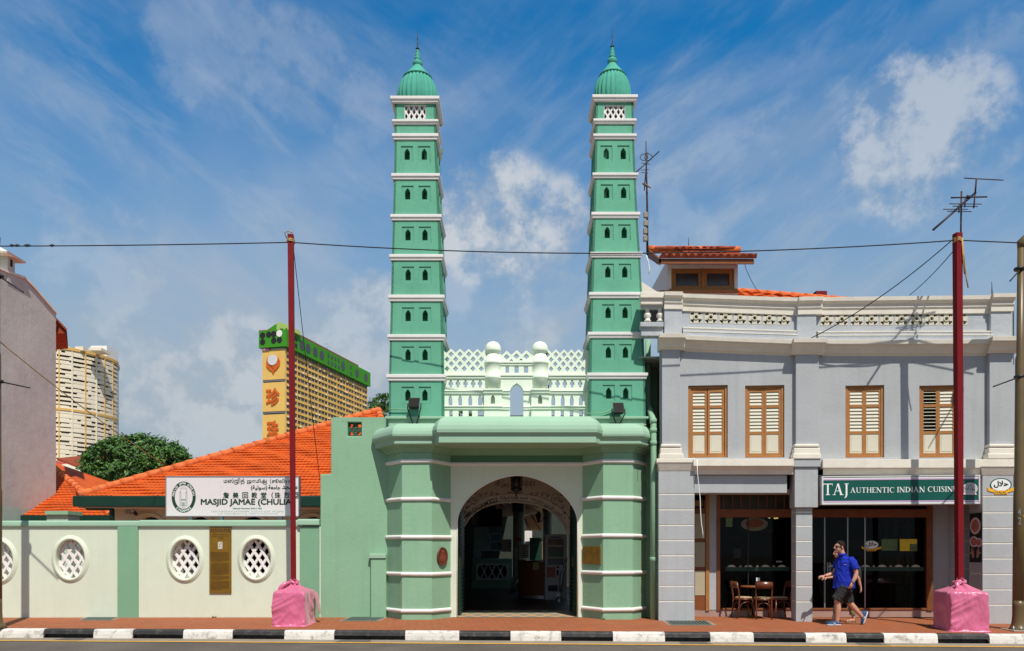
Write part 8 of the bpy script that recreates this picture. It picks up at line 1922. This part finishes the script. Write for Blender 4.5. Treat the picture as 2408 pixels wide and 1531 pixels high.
mb = MB(); put_text(mb, 'MILLER', lambda u, v, w: Vector((u, -.207, v)), -.075, -.012, 1.30, 1.312, bold=.02) if False else mb.add([(-.082+.012*k, -.2085, 1.298+.0015*k) for k in range(0)], []); 
lg_ = MB()
for k in range(5): lg_.ball((-.075+.013*k, -.190-.0022*k, 1.285-.001*k), .0045, .004, .005, 6)
lg_.build('chest_logo', SOLE, man, local=True)

wo = P((3000+600/3.645)/1.595, 0, 17.25); wom = thing('person', 'woman with a black backpack walking half hidden behind the man in blue', 'person', (wo.x, 17.25, pave_z(wo.x, 17.25)))
W_ = lambda x, y: ((x-600)*.001586, (1300-y)*.001586)
mb = MB(); hx_, hz_ = W_(522, 345)
head(mb, (hx_, 0, hz_), (-1, 0, 0), k=.93)
mb.tube([(-.05, 0, 1.28), (-.08, 0, 1.36), (hx_+.02, 0, hz_-.08)], [.055, .048, .048], 12)
mb.loft([[Vector((cx_+rx*math.cos(a), ry*math.sin(a), z)) for a in [2*math.pi*k/18 for k in range(18)]] for z, cx_, rx, ry in ((.72, .0, .12, .15), (.88, .0, .11, .13), (1.05, -.01, .11, .13), (1.2, -.02, .105, .16), (1.29, -.03, .07, .12), (1.33, -.045, .045, .06))])
ax, az = W_(752, 690); bx, bz = W_(770, 800)
mb.tube([(-.0, -.155, 1.265), (.13, -.19, 1.10), (ax-.015, -.2, az), (.25, -.2, .86), (bx-.0, -.2, bz)], [.045, .040, .036, .033, .024], 10); hand(mb, (bx, -.2, bz), (.1, 0, -1), (1, 0, .1), .16, .55, -1)
mb.tube([(-.05, .15, 1.265), (-.10, .18, 1.08), (-.16, .19, .98), (-.30, .17, .97)], [.045, .040, .035, .024], 10); hand(mb, (-.30, .17, .97), (-1, 0, -.1), (0, 0, 1), .155, .9, 1)
mb.tube([(-.02, -.08, .80), (-.09, -.08, .62), (-.16, -.08, .45), (-.22, -.08, .22), (-.27, -.08, .08)], [.085, .07, .05, .045, .032], 12); mb.tube([(.03, .08, .80), (.12, .08, .62), (.17, .08, .43), (.22, .08, .22), (.245, .08, .08)], [.085, .07, .05, .045, .032], 12)
mb.tube([(-.25, -.08, .05), (-.32, -.08, .04), (-.42, -.08, .025)], [.032, .032, .026], 8); mb.tube([(.27, .08, .05), (.2, .08, .045), (.085, .08, .025)], [.034, .034, .028], 8)
remesh('body', mb, SKIN, wom, .007, 3)
mb = MB(); mb.ball((hx_+.02, 0, hz_+.035), .10, .082, .10, 18); mb.tube([(hx_+.06, 0, hz_), (hx_+.09, 0, hz_-.1), (hx_+.10, 0, hz_-.18)], [.05, .05, .03], 10); remesh('hair', mb, HAIR, wom, .008, 2)
mb = MB(); mb.loft([[Vector((cx_+rx*math.cos(a), ry*math.sin(a), z)) for a in [2*math.pi*k/20 for k in range(20)]] for z, cx_, rx, ry in ((.74, .0, .145, .165), (.9, .0, .13, .15), (1.05, -.01, .13, .15), (1.2, -.02, .12, .17), (1.29, -.03, .085, .135), (1.32, -.04, .06, .07))]); mb.tube([(-.01, -.13, 1.27), (.06, -.175, 1.18), (.10, -.185, 1.13)], [.06, .058, .052], 12); mb.tube([(-.05, .13, 1.27), (-.09, .175, 1.15)], [.06, .052], 12); remesh('top', mb, DTOP, wom, .009, 3)
mb = MB(); mb.tube([(-.01, -.075, .80), (-.08, -.08, .62), (-.15, -.08, .45), (-.20, -.08, .28), (-.215, -.08, .20)], [.11, .095, .075, .068, .066], 14); mb.tube([(.02, .075, .80), (.11, .08, .62), (.16, .08, .43), (.21, .08, .26), (.225, .08, .17)], [.11, .095, .075, .068, .066], 14); mb.loft([[Vector((rx*math.cos(a), ry*math.sin(a), z)) for a in [2*math.pi*k/18 for k in range(18)]] for z, rx, ry in ((.7, .13, .15), (.82, .13, .155))]); remesh('trousers', mb, KHAKI, wom, .009, 2, .008, 12)
for (hx0_, tx0_, y) in ((-.22, -.44, -.08), (.30, .07, .08)):
    mb = MB(); mb.loft([[Vector((hx0_+(tx0_-hx0_)*t_, y+w_*a, .0+b)) for a, b in ((-1, 0), (1, 0), (1, .02), (-1, .02))] for t_, w_ in ((-.03, .02), (.1, .034), (.5, .034), (.8, .044), (1.0, .03))], 0, True); sd_ = mb.build('sandal', KHAKI, wom, local=True)
    mb = MB()
    for t_ in (.15, .45, .75): x = hx0_+(tx0_-hx0_)*t_; mb.tube([(x, y-.038, .012), (x, y-.03, .06-.02*t_), (x, y, .082-.035*t_), (x, y+.03, .06-.02*t_), (x, y+.038, .012)], .008, 6)
    mb.build('strap', mat('tan_strap', (.20, .12, .06), .7, 0), sd_, local=True)
mb = MB(); bx0, bz0 = W_(790, 615)
mb.loft([[Vector((bx0-.10+rx*math.copysign(abs(math.cos(a))**.6, math.cos(a)), -.02+ry*math.copysign(abs(math.sin(a))**.6, math.sin(a)), z)) for a in [2*math.pi*k/24 for k in range(24)]] for z, rx, ry in ((bz0-.19, .09, .11), (bz0-.15, .135, .14), (bz0, .14, .145), (bz0+.12, .115, .14), (bz0+.18, .07, .10))], 0, True); bp = mb.build('backpack', DTOP, wom, local=True)
mb = MB(); mb.tube([(bx0-.12, -.13, bz0+.15), (.02, -.14, 1.28), (-.10, -.12, 1.20), (-.11, -.13, 1.05), (.02, -.14, .95)], .018, 6); mb.build('shoulder_strap', BLACK, bp, local=True)

for k, (x, y, lab) in enumerate(((1621, 1502.5, 'dry orange leaf in the gutter by the black kerb block under the left shop window'), (1754, 1504.5, 'dry leaf in the gutter near the middle shophouse pillar'), (312, 1499, 'dry orange leaf in the gutter before the pale mint wall'))):
    kx2 = (x-CX)/F; Y = 1.778*F/(y-HY); c = Vector((kx2*Y, Y, -.172)); th = thing('fallen_leaf', lab, 'leaf', c, 'fallen leaves in the gutter')
    mb = MB(); mb.add([c+Vector(v) for v in ((-.10, 0, 0), (-.02, -.035, .03), (.10, .0, .012), (.0, .04, .025))], [(0, 1, 2), (0, 2, 3)]); mb.build('blade', mat('dry_leaf', (.55, .26, .04), .8, .2, 20, 0) if k == 0 else bpy.data.materials['dry_leaf'], th)

for k, (x, y, lab) in enumerate(((684, 1451.5, 'tiny weed tuft at the foot of the mint wall beside the pink block'), (1417, 1457.5, 'tiny green weed at the foot of the right gateway tower'), (505, 1452.5, 'tiny weed tuft at the foot of the mint wall under the bronze plaque'))):
    c = G(x, y); c.z = .05; th = thing('weed_tuft', lab, 'weed', c, 'weed tufts along the wall foot'); mb = MB(); rr = random.Random(k+40)
    for q_ in range(14):
        a = rr.uniform(0, 6.28); L_ = rr.uniform(.03, .08); e = Vector((math.cos(a)*L_, -abs(math.sin(a))*L_*.5, rr.uniform(.02, .07))); b = Vector((rr.uniform(-.06, .06), 0, 0)); w_ = Vector((.008, 0, .004))
        mb.add([c+b-w_, c+b+w_, c+b+e], [(0, 1, 2)])
    mb.build('blades', LEAF2, th)
